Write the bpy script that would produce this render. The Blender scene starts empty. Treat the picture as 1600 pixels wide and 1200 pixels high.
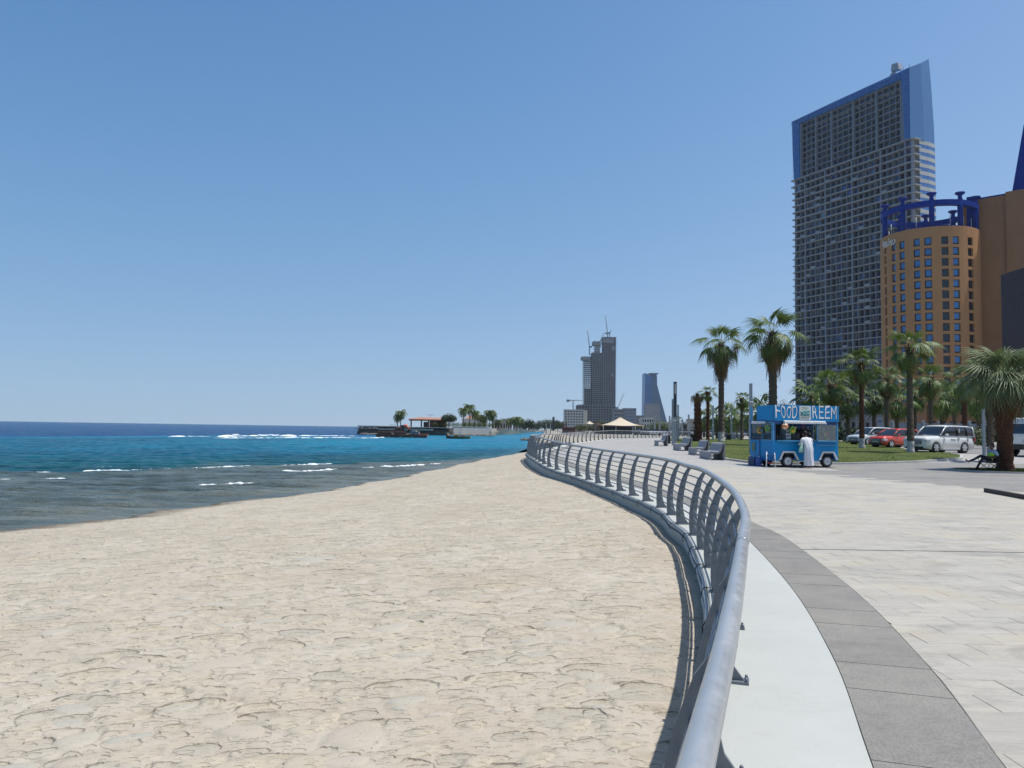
import bpy, math, random
import numpy as np
from mathutils import Vector, Matrix, noise as mnoise

R_ = math.radians
random.seed(7)
S = bpy.context.scene
COL = S.collection

# ------------------------------------------------------------------ camera
EYE = 1.65
PITCH = math.atan(69.7 / 1200.0)
ROLL = 0.0153
cam_data = bpy.data.cameras.new('camera')
cam_data.sensor_width = 36.0
cam_data.lens = 27.0
cam_data.clip_start = 0.05
cam_data.clip_end = 60000
cam = bpy.data.objects.new('camera', cam_data)
COL.objects.link(cam)
CAMR = Matrix.Rotation(math.pi / 2 + PITCH, 3, 'X') @ Matrix.Rotation(ROLL, 3, 'Z')
cam.matrix_world = Matrix.Translation((0, 0, EYE)) @ CAMR.to_4x4()
S.camera = cam

# ------------------------------------------------------------------ sky and sun
SUN_EL, SUN_AZ = 69.0, 91.0          # azimuth measured clockwise from the view direction (+Y)
world = bpy.data.worlds.new('World')
S.world = world
world.use_nodes = True
wn, wl = world.node_tree.nodes, world.node_tree.links
wn.clear()
w_out = wn.new('ShaderNodeOutputWorld')
w_bg = wn.new('ShaderNodeBackground')
w_sky = wn.new('ShaderNodeTexSky')
w_sky.sky_type = 'NISHITA'
w_sky.sun_disc = False
w_sky.sun_elevation = R_(SUN_EL)
w_sky.sun_rotation = R_(SUN_AZ)
w_sky.altitude = 0
w_sky.air_density = 1.0
w_sky.dust_density = 1.5
w_sky.ozone_density = 1.0
w_bg.inputs['Strength'].default_value = 0.1
# maritime haze: the pale horizon air stands a few degrees high, and the tint of the air is matched per channel
w_tc = wn.new('ShaderNodeTexCoord'); w_mp = wn.new('ShaderNodeMapping'); w_nm = wn.new('ShaderNodeVectorMath'); w_nm.operation = 'NORMALIZE'
w_mp.inputs['Location'].default_value = (0, 0, .125); w_mp.inputs['Scale'].default_value = (1, 1, .58)
wl.new(w_tc.outputs['Generated'], w_mp.inputs['Vector']); wl.new(w_mp.outputs[0], w_nm.inputs[0]); wl.new(w_nm.outputs[0], w_sky.inputs['Vector'])
w_sep = wn.new('ShaderNodeSeparateColor'); w_com = wn.new('ShaderNodeCombineColor')
wl.new(w_sky.outputs[0], w_sep.inputs[0])
w_ch = []
for i, (k, pw) in ((2, (1.43, 1.0)), (1, (.925, 1.27)), (0, (.55, 1.78))):
    m1 = wn.new('ShaderNodeMath'); m1.operation = 'POWER'; m1.inputs[1].default_value = pw
    m2 = wn.new('ShaderNodeMath'); m2.operation = 'MULTIPLY'; m2.inputs[1].default_value = k
    wl.new(w_sep.outputs[i], m1.inputs[0]); wl.new(m1.outputs[0], m2.inputs[0])
    out = m2.outputs[0]
    if i < 2:                                       # the air is never redder than it is blue
        m3 = wn.new('ShaderNodeMath'); m3.operation = 'MULTIPLY'; m3.inputs[1].default_value = (.72, .82)[i]
        m4 = wn.new('ShaderNodeMath'); m4.operation = 'SMOOTH_MIN'; m4.inputs[2].default_value = .4
        wl.new(w_ch[0], m3.inputs[0]); wl.new(out, m4.inputs[0]); wl.new(m3.outputs[0], m4.inputs[1])
        out = m4.outputs[0]
    w_ch.append(out)
    wl.new(out, w_com.inputs[i])
wl.new(w_com.outputs[0], w_bg.inputs['Color'])
wl.new(w_bg.outputs[0], w_out.inputs['Surface'])

sun_d = bpy.data.lights.new('sun', 'SUN')
sun_d.energy = 4.6
sun_d.angle = R_(0.53)
sun_d.color = (1.0, 0.965, 0.92)
sun = bpy.data.objects.new('sun', sun_d)
COL.objects.link(sun)
sv = Vector((math.sin(R_(SUN_AZ)) * math.cos(R_(SUN_EL)), math.cos(R_(SUN_AZ)) * math.cos(R_(SUN_EL)), math.sin(R_(SUN_EL))))
sun.rotation_euler = sv.to_track_quat('Z', 'Y').to_euler()
sun.location = (0, 0, 50)

S.render.engine = 'CYCLES'
S.view_settings.view_transform = 'Standard'
S.view_settings.look = 'None'
S.view_settings.exposure = 0.0
S.view_settings.gamma = 1.0
S.view_settings.use_curve_mapping = False
try:
    S.cycles.use_denoising = True
    S.cycles.max_bounces = 6
    S.cycles.diffuse_bounces = 3
    S.cycles.glossy_bounces = 3
    S.cycles.transparent_max_bounces = 8
except Exception:
    pass

# ------------------------------------------------------------------ survey helpers: sight lines measured in the photograph
def ray(u, v):
    return CAMR @ Vector(((u - 800) / 1200.0, -(v - 600) / 1200.0, -1.0))

def P(u, v, Y):
    d = ray(u, v)
    return Vector((0, 0, EYE)) + d * (Y / d.y)

def G(u, v, z=0.0):
    d = ray(u, v)
    return Vector((0, 0, EYE)) + d * ((z - EYE) / d.z)

def sm(a, b, x):
    t = np.clip((np.asarray(x, float) - a) / (b - a), 0, 1)
    return t * t * (3 - 2 * t)

def gz(x, y):
    """height of the made ground; it rises gently away from the sea wall"""
    a = .26 * sm(24, 38, y)
    b = .42 * sm(34, 56, y) + .15 * sm(56, 78, y)
    w = sm(4, 14, x)
    return a * (1 - w) + b * w

def gzf(x, y):
    return float(gz(x, y))

def on(u, Y, z=None):
    """point on the ground at depth Y under pixel column u"""
    p = P(u, 680, Y)
    zz = gzf(p.x, Y) if z is None else z
    v = 680
    for _ in range(2):
        d = CAMR.transposed() @ (Vector((p.x, Y, zz)) - Vector((0, 0, EYE)))
        v = 600 - d.y / -d.z * 1200
        p = P(u, v, Y)
    return Vector((p.x, Y, zz))

# ------------------------------------------------------------------ mesh helpers
class MB:
    def __init__(s):
        s.v, s.f, s.m, s.sm = [], [], [], []
        s.mat, s.smooth = 0, False
        s.T = None

    def add(s, verts, faces, mat=None, smooth=None):
        o = len(s.v)
        if s.T is not None:
            verts = [s.T @ Vector(p) for p in verts]
        s.v.extend([tuple(p) for p in verts])
        mm = s.mat if mat is None else mat
        ss = s.smooth if smooth is None else smooth
        for f in faces:
            s.f.append(tuple(o + i for i in f))
            s.m.append(mm)
            s.sm.append(ss)
        return s

    def box(s, x0, x1, y0, y1, z0, z1, mat=None):
        v = [(x0, y0, z0), (x1, y0, z0), (x1, y1, z0), (x0, y1, z0), (x0, y0, z1), (x1, y0, z1), (x1, y1, z1), (x0, y1, z1)]
        f = [(0, 3, 2, 1), (4, 5, 6, 7), (0, 1, 5, 4), (1, 2, 6, 5), (2, 3, 7, 6), (3, 0, 4, 7)]
        return s.add(v, f, mat, False)

    def bbox(s, x0, x1, y0, y1, z0, z1, b=.02, mat=None):
        """box with bevelled top and vertical edges"""
        v = []
        for z, k in ((z0, b), (z0 + b * .0, 0)):
            pass
        def ring(z, i):
            xa, xb, ya, yb = x0 + i, x1 - i, y0 + i, y1 - i
            return [(xa + b, ya, z), (xb - b, ya, z), (xb, ya + b, z), (xb, yb - b, z), (xb - b, yb, z), (xa + b, yb, z), (xa, yb - b, z), (xa, ya + b, z)]
        v = ring(z0, 0) + ring(z1 - b, 0) + ring(z1, b * .8)
        f = [tuple(reversed(range(8))), tuple(range(16, 24))]
        for r in (0, 8):
            for i in range(8):
                j = (i + 1) % 8
                f.append((r + i, r + j, r + 8 + j, r + 8 + i))
        return s.add(v, f, mat, False)

    def prism(s, poly, axis, a, b, mat=None, smooth=False):
        """poly: 2D points; extruded along axis from a to b"""
        def mk(p, t):
            if axis == 'x': return (t, p[0], p[1])
            if axis == 'y': return (p[0], t, p[1])
            return (p[0], p[1], t)
        n = len(poly)
        v = [mk(p, a) for p in poly] + [mk(p, b) for p in poly]
        s.add(v, [tuple(range(n)), tuple(reversed(range(n, 2 * n)))], mat, False)
        o = len(s.v) - 2 * n
        mm = s.mat if mat is None else mat
        for i in range(n):
            j = (i + 1) % n
            s.f.append((o + i, o + n + i, o + n + j, o + j)); s.m.append(mm); s.sm.append(smooth)
        return s

    def tube(s, path, rad, n=8, mat=None, caps=True, smooth=True, flat=1.0):
        path = [Vector(p) for p in path]
        k = len(path)
        rads = rad if hasattr(rad, '__len__') else [rad] * k
        v = []
        for i, p in enumerate(path):
            t = (path[min(i + 1, k - 1)] - path[max(i - 1, 0)])
            if t.length < 1e-9: t = Vector((0, 0, 1))
            t.normalize()
            up = Vector((0, 0, 1)) if abs(t.z) < .95 else Vector((0, 1, 0))
            a = t.cross(up).normalized()
            b = a.cross(t).normalized()
            for j in range(n):
                q = 2 * math.pi * j / n
                v.append(p + a * (math.cos(q) * rads[i]) + b * (math.sin(q) * rads[i] * flat))
        f = []
        for i in range(k - 1):
            for j in range(n):
                jj = (j + 1) % n
                f.append((i * n + j, i * n + jj, (i + 1) * n + jj, (i + 1) * n + j))
        s.add(v, f, mat, smooth)
        if caps:
            o = len(s.v) - len(v)
            mm = s.mat if mat is None else mat
            s.f.append(tuple(o + j for j in reversed(range(n)))); s.m.append(mm); s.sm.append(False)
            s.f.append(tuple(o + (k - 1) * n + j for j in range(n))); s.m.append(mm); s.sm.append(False)
        return s

    def rod(s, a, b, r, n=6, mat=None):
        return s.tube([a, b], r, n, mat)

    def lathe(s, prof, n=16, c=(0, 0, 0), axis='z', mat=None, smooth=True, caps=True):
        """prof: (radius, height) pairs"""
        v = []
        for r, h in prof:
            for j in range(n):
                q = 2 * math.pi * j / n
                if axis == 'z': v.append((c[0] + r * math.cos(q), c[1] + r * math.sin(q), c[2] + h))
                elif axis == 'y': v.append((c[0] + r * math.cos(q), c[1] + h, c[2] - r * math.sin(q)))
                else: v.append((c[0] + h, c[1] + r * math.cos(q), c[2] + r * math.sin(q)))
        f = []
        for i in range(len(prof) - 1):
            for j in range(n):
                jj = (j + 1) % n
                f.append((i * n + j, i * n + jj, (i + 1) * n + jj, (i + 1) * n + j))
        if caps:
            f.append(tuple(reversed(range(n))))
            f.append(tuple((len(prof) - 1) * n + j for j in range(n)))
        return s.add(v, f, mat, smooth)

    def loft(s, rings, mat=None, smooth=True, caps=True):
        n = len(rings[0])
        v = [p for r in rings for p in r]
        f = []
        for i in range(len(rings) - 1):
            for j in range(n):
                jj = (j + 1) % n
                f.append((i * n + j, i * n + jj, (i + 1) * n + jj, (i + 1) * n + j))
        s.add(v, f, mat, smooth)
        if caps:
            o = len(s.v) - len(v)
            mm = s.mat if mat is None else mat
            s.f.append(tuple(o + j for j in reversed(range(n)))); s.m.append(mm); s.sm.append(False)
            s.f.append(tuple(o + len(v) - n + j for j in range(n))); s.m.append(mm); s.sm.append(False)
        return s

    def mesh(s, name, mats):
        me = bpy.data.meshes.new(name)
        me.from_pydata(s.v, [], s.f)
        if not isinstance(mats, (list, tuple)): mats = [mats]
        for m in mats: me.materials.append(m)
        me.polygons.foreach_set('material_index', s.m)
        me.polygons.foreach_set('use_smooth', s.sm)
        me.update()
        return me

    def build(s, name, mats, parent=None, loc=None, rz=None):
        return put(name, s.mesh(name, mats), parent, loc, rz)

def put(name, me, parent=None, loc=None, rz=None):
    o = bpy.data.objects.new(name, me)
    COL.objects.link(o)
    if parent is not None: o.parent = parent
    if loc is not None: o.location = loc
    if rz is not None: o.rotation_euler = (0, 0, rz)
    return o

def tag(o, label=None, cat=None, group=None, kind=None):
    if label: o['label'] = label
    if cat: o['category'] = cat
    if group: o['group'] = group
    if kind: o['kind'] = kind
    return o

def thing(name, label, cat, loc=(0, 0, 0), rz=0, group=None):
    o = bpy.data.objects.new(name, None)
    COL.objects.link(o)
    o.empty_display_size = .3
    o.location = loc
    o.rotation_euler = (0, 0, rz)
    return tag(o, label, cat, group)

def kids(o):
    return [c for c in COL.objects if c.parent == o]

def copy_tree(o, parent=None, loc=None, rz=None, label=None, children=None):
    c = o.copy(); COL.objects.link(c)
    if parent is not None: c.parent = parent
    if loc is not None: c.location = loc
    if rz is not None: c.rotation_euler = (0, 0, rz)
    if label: c['label'] = label
    for ch in list(o.children): copy_tree(ch, c)
    return c

def grid_mesh(name, X, Y, Z, mat, attr=None, smooth=True):
    """X, Y, Z: 2D arrays"""
    r, c = X.shape
    co = np.stack([X, Y, Z], -1).reshape(-1, 3).astype(np.float32)
    i = np.arange(r * c).reshape(r, c)
    q = np.stack([i[:-1, :-1], i[:-1, 1:], i[1:, 1:], i[1:, :-1]], -1).reshape(-1, 4)
    # make normals point up
    p0, p1, p2 = co[q[:, 0]], co[q[:, 1]], co[q[:, 2]]
    if np.mean(np.cross(p1 - p0, p2 - p0)[:, 2]) < 0: q = q[:, ::-1]
    me = bpy.data.meshes.new(name)
    n = len(q)
    me.vertices.add(len(co)); me.vertices.foreach_set('co', co.ravel())
    me.loops.add(n * 4); me.loops.foreach_set('vertex_index', np.ascontiguousarray(q).ravel().astype(np.int32))
    me.polygons.add(n); me.polygons.foreach_set('loop_start', np.arange(0, n * 4, 4, dtype=np.int32))
    me.polygons.foreach_set('loop_total', np.full(n, 4, np.int32))
    me.polygons.foreach_set('use_smooth', np.full(n, smooth))
    me.update(calc_edges=True)
    me.materials.append(mat)
    if attr:
        for k, a in attr.items():
            at = me.attributes.new(k, 'FLOAT', 'POINT')
            at.data.foreach_set('value', np.ascontiguousarray(a).astype(np.float32).ravel())
    me.validate()
    return me

# ------------------------------------------------------------------ materials
class NT:
    def __init__(s, name):
        s.m = bpy.data.materials.new(name)
        s.m.use_nodes = True
        s.n, s.l = s.m.node_tree.nodes, s.m.node_tree.links
        s.b = s.n['Principled BSDF']
        s.tc = None

    def node(s, t, **kw):
        x = s.n.new(t)
        for k, v in kw.items():
            if k.startswith('i_'):
                x.inputs[k[2:].replace('_', ' ')].default_value = v
            else: setattr(x, k, v)
        return x

    def link(s, a, b):
        s.l.new(a, b); return s

    def coord(s, kind='Object', scale=(1, 1, 1), rot=(0, 0, 0)):
        if s.tc is None: s.tc = s.n.new('ShaderNodeTexCoord')
        mp = s.n.new('ShaderNodeMapping')
        mp.inputs['Scale'].default_value = scale
        mp.inputs['Rotation'].default_value = rot
        s.l.new(s.tc.outputs[kind], mp.inputs['Vector'])
        return mp.outputs[0]

    def noise(s, scale, detail=5, rough=.6, vec=None, dist=0):
        x = s.n.new('ShaderNodeTexNoise')
        x.inputs['Scale'].default_value = scale
        x.inputs['Detail'].default_value = detail
        x.inputs['Roughness'].default_value = rough
        x.inputs['Distortion'].default_value = dist
        if vec is not None: s.l.new(vec, x.inputs['Vector'])
        return x.outputs['Fac']

    def ramp(s, fac, stops, interp='LINEAR'):
        x = s.n.new('ShaderNodeValToRGB')
        x.color_ramp.interpolation = interp
        e = x.color_ramp.elements
        while len(e) < len(stops): e.new(.5)
        for i, (p, c) in enumerate(stops):
            e[i].position = p
            e[i].color = (c, c, c, 1) if not hasattr(c, '__len__') else (*c, 1)
        s.l.new(fac, x.inputs['Fac'])
        return x.outputs['Color']

    def mix(s, fac, a, b, mode='MIX'):
        x = s.n.new('ShaderNodeMix')
        x.data_type = 'RGBA'; x.blend_type = mode
        for sock, val in ((x.inputs[0], fac), (x.inputs[6], a), (x.inputs[7], b)):
            if hasattr(val, 'links') or isinstance(val, bpy.types.NodeSocket): s.l.new(val, sock)
            elif hasattr(val, '__len__'): sock.default_value = (*val[:3], 1)
            else: sock.default_value = val
        return x.outputs[2]

    def math(s, op, a, b=None, clamp=False):
        x = s.n.new('ShaderNodeMath'); x.operation = op; x.use_clamp = clamp
        for i, v in enumerate((a, b)):
            if v is None: continue
            if isinstance(v, bpy.types.NodeSocket): s.l.new(v, x.inputs[i])
            else: x.inputs[i].default_value = v
        return x.outputs[0]

    def bump(s, h, strength=.3, dist=.01, prev=None):
        x = s.n.new('ShaderNodeBump')
        x.inputs['Strength'].default_value = strength
        x.inputs['Distance'].default_value = dist
        s.l.new(h, x.inputs['Height'])
        if prev is not None: s.l.new(prev, x.inputs['Normal'])
        s.l.new(x.outputs[0], s.b.inputs['Normal'])
        return x.outputs[0]

    def set(s, color=None, rough=None, metal=None, spec=None, **kw):
        for k, v in (('Base Color', color), ('Roughness', rough), ('Metallic', metal), ('Specular IOR Level', spec)):
            if v is None: continue
            if isinstance(v, bpy.types.NodeSocket): s.l.new(v, s.b.inputs[k])
            elif k == 'Base Color': s.b.inputs[k].default_value = (*v[:3], 1)
            else: s.b.inputs[k].default_value = v
        return s

MATS = {}
def mat(name, col, rough=.6, metal=0.0, var=.12, scale=3.0, bump=.0, bscale=30, spec=.5, rand=0.0, kind='Object'):
    """painted / stone / metal surface with uneven tone, optional fine relief and per-object variation"""
    if name in MATS: return MATS[name]
    t = NT(name)
    vec = t.coord(kind)
    n = t.noise(scale, 6, .65, vec)
    d = tuple(max(0, c * (1 - var)) for c in col)
    l = tuple(min(1, c * (1 + var)) for c in col)
    c = t.ramp(n, [(.3, d), (.7, l)])
    if rand > 0:
        oi = t.n.new('ShaderNodeObjectInfo')
        k = t.ramp(oi.outputs['Random'], [(0, 1 - rand), (1, 1.0)])
        c = t.mix(1.0, c, k, 'MULTIPLY')
    rr = t.ramp(t.noise(scale * 2.3, 4, .6, vec), [(.3, max(0, rough - .08)), (.7, min(1, rough + .08))])
    t.set(c, rr, metal, spec)
    if bump > 0: t.bump(t.noise(bscale, 6, .6, vec), bump, .01)
    MATS[name] = t.m
    return t.m

def cr_path(pts, step=.2):
    """Catmull-Rom through pts (2D/3D), resampled to equal steps"""
    pts = [np.array(p, float) for p in pts]
    pts = [2 * pts[0] - pts[1]] + pts + [2 * pts[-1] - pts[-2]]
    out = []
    for i in range(1, len(pts) - 2):
        p0, p1, p2, p3 = pts[i - 1:i + 3]
        for t in np.linspace(0, 1, 24, endpoint=False):
            out.append(.5 * ((2 * p1) + (-p0 + p2) * t + (2 * p0 - 5 * p1 + 4 * p2 - p3) * t * t + (-p0 + 3 * p1 - 3 * p2 + p3) * t ** 3))
    out.append(pts[-2])
    out = np.array(out)
    d = np.r_[0, np.cumsum(np.linalg.norm(np.diff(out, axis=0), axis=1))]
    s = np.arange(0, d[-1], step)
    return np.stack([np.interp(s, d, out[:, k]) for k in range(out.shape[1])], 1)
# ================================================================== THE GROUND
SEA = -1.25
# --- handrail line, seen from above (x, y)
rail_px = [(1088, 1200), (1140, 975), (1160, 850), (1163, 800), (1140, 762), (1100, 735), (1072, 727), (1030, 716)]
rail_pts = [(-2.3, -5), (-.85, -2)] + [tuple(G(u, v, 1.03))[:2] for u, v in rail_px]
rail_pts += [(P(925, 700, 25.5).x, 25.5), (P(862, 687, 31.5).x, 31.5), (P(835, 682, 39.5).x, 39.5), (1.35, 47), (3.2, 58), (P(895, 676, 75).x, 75),
             (P(967, 677, 101).x, 101), (P(1030, 677, 124).x, 124), (P(1085, 677, 152).x, 152)]
RP = cr_path(rail_pts, .1)
RT = np.gradient(RP, axis=0); RT /= np.linalg.norm(RT, axis=1)[:, None]
RN = np.stack([RT[:, 1], -RT[:, 0]], 1)            # points landward
RS = np.arange(len(RP)) * .1
_o = np.argsort(RP[:, 1])
def cx(y): return np.interp(y, RP[_o, 1], RP[_o, 0])
_slope = np.gradient(RP[_o, 0]) / np.maximum(1e-6, np.gradient(RP[_o, 1]))
def cfac(y): return np.sqrt(1 + np.clip(np.interp(y, RP[_o, 1], _slope), -1.2, 1.2) ** 2)
Y_MIN, Y_RAIL_END = -4.5, float(RP[-1, 1])

def along(s):
    """point, tangent, landward normal at arc length s"""
    p = [np.interp(s, RS, RP[:, k]) for k in (0, 1)]
    t = np.array([np.interp(s, RS, RT[:, k]) for k in (0, 1)]); t /= np.linalg.norm(t)
    return np.array(p), t, np.array([t[1], -t[0]])

# --- waterline and reef edge
wl_px = [(0, 830), (200, 808), (400, 783), (540, 764), (640, 745), (740, 723), (822, 707)]
wl_w = [tuple(G(u, v, SEA))[:2] for u, v in wl_px]
WY = [-60, 0] + [p[1] for p in wl_w] + [150, 250, 400, 630, 850]
WX = [-48, -21] + [p[0] for p in wl_w] + [5, 9.4, 17, 28, 40]
_wx0 = lambda y: np.interp(y, WY, WX)
_yy = np.linspace(-60, 850, 9101)
_k = np.exp(-np.linspace(-3, 3, 61) ** 2); _k /= _k.sum()
_sx = np.convolve(np.pad(_wx0(_yy), 30, 'edge'), _k, 'valid')
def wx(y):
    y = np.asarray(y, float)
    return np.interp(y, _yy, _sx) + .16 * np.sin(y * 1.9 + 1) + .10 * np.sin(y * 4.7) + .25 * np.sin(y * .63)

# ---------------------------------------------------------------- sand
rng = np.random.default_rng(11)
RES = .02
HX0, HX1, HY0, HY1 = -17.0, 4.2, 1.0, 42.0
HW, HH = int((HX1 - HX0) / RES), int((HY1 - HY0) / RES)
def fnoise(h, w, scales, seed):
    """smooth multi-scale noise by upsampling small random grids"""
    r = np.random.default_rng(seed)
    out = np.zeros((h, w), np.float32)
    for cell, amp in scales:
        gh, gw = int(h / cell) + 3, int(w / cell) + 3
        g = r.standard_normal((gh, gw)).astype(np.float32)
        yi, xi = np.arange(h) / cell, np.arange(w) / cell
        y0, x0 = yi.astype(int), xi.astype(int)
        fy, fx = (yi - y0).astype(np.float32), (xi - x0).astype(np.float32)
        fy, fx = (fy * fy * (3 - 2 * fy))[:, None], (fx * fx * (3 - 2 * fx))[None]
        a = g[y0][:, x0]; b = g[y0][:, x0 + 1]; c = g[y0 + 1][:, x0]; d = g[y0 + 1][:, x0 + 1]
        out += amp * ((a * (1 - fx) + b * fx) * (1 - fy) + (c * (1 - fx) + d * fx) * fy)
    return out
HM = fnoise(HH, HW, [(90, .010), (34, .005), (13, .0028), (5, .0016), (2.2, .0010)], 5)
HC = np.zeros((HH, HW), np.float32)                 # stone mask, tints the colour
HK = np.zeros((HH, HW), np.float32)                 # dark silt caught in the cracks
stones = []
cell = .35
for gy in np.arange(HY0 + .2, HY1 - .2, cell):
    for gx in np.arange(HX0 + .3, HX1 - .3, cell):
        if rng.random() < .12: continue
        x = gx + rng.uniform(-.13, .13) + (.14 if int(gy / cell) % 2 else 0); y = gy + rng.uniform(-.12, .12)
        if x > cx(y) - .45 or x < wx(y) + .1: continue
        big = rng.random()
        a = rng.uniform(.09, .21) if big < .85 else rng.uniform(.22, .38)
        b = a * rng.uniform(.5, .85)
        th = rng.normal(.35, .5)
        d = rng.uniform(.2, 1.0)
        stones.append((x, y, a, b, th, d))
stones.sort(key=lambda s_: s_[2])
for (x, y, a, b, th, dp) in stones:
    r = a * 1.4
    i0, i1 = int((y - r - HY0) / RES), int((y + r - HY0) / RES) + 1
    j0, j1 = int((x - r - HX0) / RES), int((x + r - HX0) / RES) + 1
    if i0 < 0 or j0 < 0 or i1 >= HH or j1 >= HW: continue
    yy = (np.arange(i0, i1) * RES + HY0 - y)[:, None]; xx = (np.arange(j0, j1) * RES + HX0 - x)[None]
    u = xx * math.cos(th) + yy * math.sin(th); v = -xx * math.sin(th) + yy * math.cos(th)
    ang = np.arctan2(v / b, u / a)
    wob = 1 + .12 * np.sin(ang * 2 + x * 7) + .08 * np.sin(ang * 3 + y * 9) + .05 * np.sin(ang * 7 + x * 3)
    q = np.sqrt((u / a) ** 2 + (v / b) ** 2) / wob
    ga = np.arctan2(yy, xx) - .25 * math.sin(x * 5)
    far = .5 + .5 * np.sin(ga + .2)         # 1 on the far side
    farl = .5 + .5 * np.clip(q, 0, 1.1) * np.sin(ga + .2)
    inside = 1 - sm(.88, 1.02, q)
    depth = dp * (-.004 + .030 * farl)
    dome = .010 * (1 - np.clip(q, 0, 1) ** 2)
    rim = .007 * np.exp(-((q - 1.12) / .10) ** 2)
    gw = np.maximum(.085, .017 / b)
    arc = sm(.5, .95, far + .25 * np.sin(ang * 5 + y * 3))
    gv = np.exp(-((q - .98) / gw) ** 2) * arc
    keep = 1 - inside * .8
    HM[i0:i1, j0:j1] = (HM[i0:i1, j0:j1] * keep + (inside * (dome - depth) + rim * dp * far - .012 * gv * dp)).astype(np.float32)
    tone = (x * 13.7 + y * 7.3) % 1
    HC[i0:i1, j0:j1] = (HC[i0:i1, j0:j1] * (1 - inside) + inside * (.1 + .9 * tone ** 1.5)).astype(np.float32)
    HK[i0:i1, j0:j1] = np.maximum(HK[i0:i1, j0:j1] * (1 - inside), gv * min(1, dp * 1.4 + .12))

# small ragged ledges between the stones
for k in range(5000):
    x, y = rng.uniform(HX0 + .3, HX1 - .3), rng.uniform(HY0 + .3, HY1 - .3)
    if x > cx(y) - .35 or x < wx(y) + .1: continue
    a = rng.uniform(.04, .17); w = rng.uniform(.012, .022) + .0006 * y; th = rng.normal(.15, .35); cur = rng.uniform(.5, 3.0); st = rng.uniform(.3, 1)
    r = a * 1.3
    i0, i1 = int((y - r - HY0) / RES), int((y + r - HY0) / RES) + 1
    j0, j1 = int((x - r - HX0) / RES), int((x + r - HX0) / RES) + 1
    if i0 < 0 or j0 < 0 or i1 >= HH or j1 >= HW: continue
    yy = (np.arange(i0, i1) * RES + HY0 - y)[:, None]; xx = (np.arange(j0, j1) * RES + HX0 - x)[None]
    u = xx * math.cos(th) + yy * math.sin(th); v = -xx * math.sin(th) + yy * math.cos(th) + cur * u * u + .012 * np.sin(u * 60 + x)
    ends = np.clip(1 - (u / a) ** 2, 0, 1)
    line = np.exp(-(v / w) ** 2) * ends
    HK[i0:i1, j0:j1] = np.maximum(HK[i0:i1, j0:j1], line * st * .8)
    HM[i0:i1, j0:j1] += ((np.clip(v / .05, -1, 1) * np.exp(-(v / .07) ** 2) * .012 - .010 * line) * ends * st).astype(np.float32)

def sample(A, x, y):
    fi = np.clip((y - HY0) / RES, 0, HH - 1.001); fj = np.clip((x - HX0) / RES, 0, HW - 1.001)
    i, j = fi.astype(int), fj.astype(int); a, b = fi - i, fj - j
    r = A[i, j] * (1 - a) * (1 - b) + A[i + 1, j] * a * (1 - b) + A[i, j + 1] * (1 - a) * b + A[i + 1, j + 1] * a * b
    m = sm(HX0, HX0 + .6, x) * (1 - sm(HX1 - .2, HX1, x)) * sm(HY0, HY0 + .3, y) * (1 - sm(HY1 - 2, HY1, y))
    return r * m

def sand_base(x, y):
    zp = -.225 + .125 * sm(22, 40, y)
    L = wx(y); Rr = cx(y) - .26 * cfac(y)
    t = (x - L) / np.maximum(.5, Rr - L)
    z = SEA + (zp - SEA) * np.sign(t) * np.abs(t) ** .85
    lip = .03 * np.exp(-((x - L - .35) / .35) ** 2) * (t > -.05)      # small wave-cut bank
    z = np.where(t < 0, SEA - .16 * (L - x) ** .9 * 1.0, z + lip)
    z -= .07 * np.exp(-((Rr - x) / .28) ** 2)                          # scour at the wall foot
    return z

ys = [-4.5, -3, -1.5, 0, .7, 1.2]
y = 1.5
while y < 95:
    ys.append(y); y += max(.011, .0058 * y)
ys += [96, 99, 103, 108, 114, 121, 130, 140, 152]
ys = np.array(ys)
NC, NF = 36, 600
X = np.zeros((len(ys), NC + NF))
for i, yv in enumerate(ys):
    L = float(wx(yv)) - 7
    Rr = float(cx(yv) - .26 * cfac(yv)) + .04
    mid = max(L + .1, -.74 * max(yv, 1.5) - 1.2)
    mid = min(mid, Rr - 1.0)
    c1 = np.linspace(L, mid, NC, endpoint=False)
    X[i] = np.r_[c1, np.linspace(mid, Rr, NF)]
Y = np.repeat(ys[:, None], NC + NF, 1)
with np.errstate(invalid='ignore'):
    Z = sand_base(X, Y)
Z = np.nan_to_num(Z, nan=-2.0)
Z += sample(HM, X, Y) * np.where(X > wx(Y), 1, 0)
SC = sample(HC, X, Y)
SK = sample(HK, X, Y)

t = NT('sand')
vec = t.coord('Object')
big = t.noise(.55, 5, .6, vec)
mid = t.noise(5.0, 6, .65, vec)
fine = t.noise(85, 5, .75, vec)
c = t.ramp(big, [(.32, (.43, .368, .282)), (.5, (.475, .415, .330)), (.7, (.505, .455, .372))])
c = t.mix(t.ramp(mid, [(.48, 0.), (.75, .6)]), c, (.42, .365, .27))
at = t.node('ShaderNodeAttribute', attribute_name='stone')
c = t.mix(t.math('MULTIPLY', at.outputs['Fac'], .6), c, (.365, .345, .28))
strk = t.noise(3.4, 6, .72, t.coord('Object', (.55, 1.5, 1), (0, 0, -.25)), .6)
c = t.mix(t.ramp(strk, [(.57, 0.), (.70, .40)]), c, (.30, .25, .175))
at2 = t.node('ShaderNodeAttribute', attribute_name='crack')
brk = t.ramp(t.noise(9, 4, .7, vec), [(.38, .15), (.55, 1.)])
c = t.mix(t.math('MULTIPLY', t.math('MULTIPLY', at2.outputs['Fac'], brk), .35, True), c, (.17, .135, .09))
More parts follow.
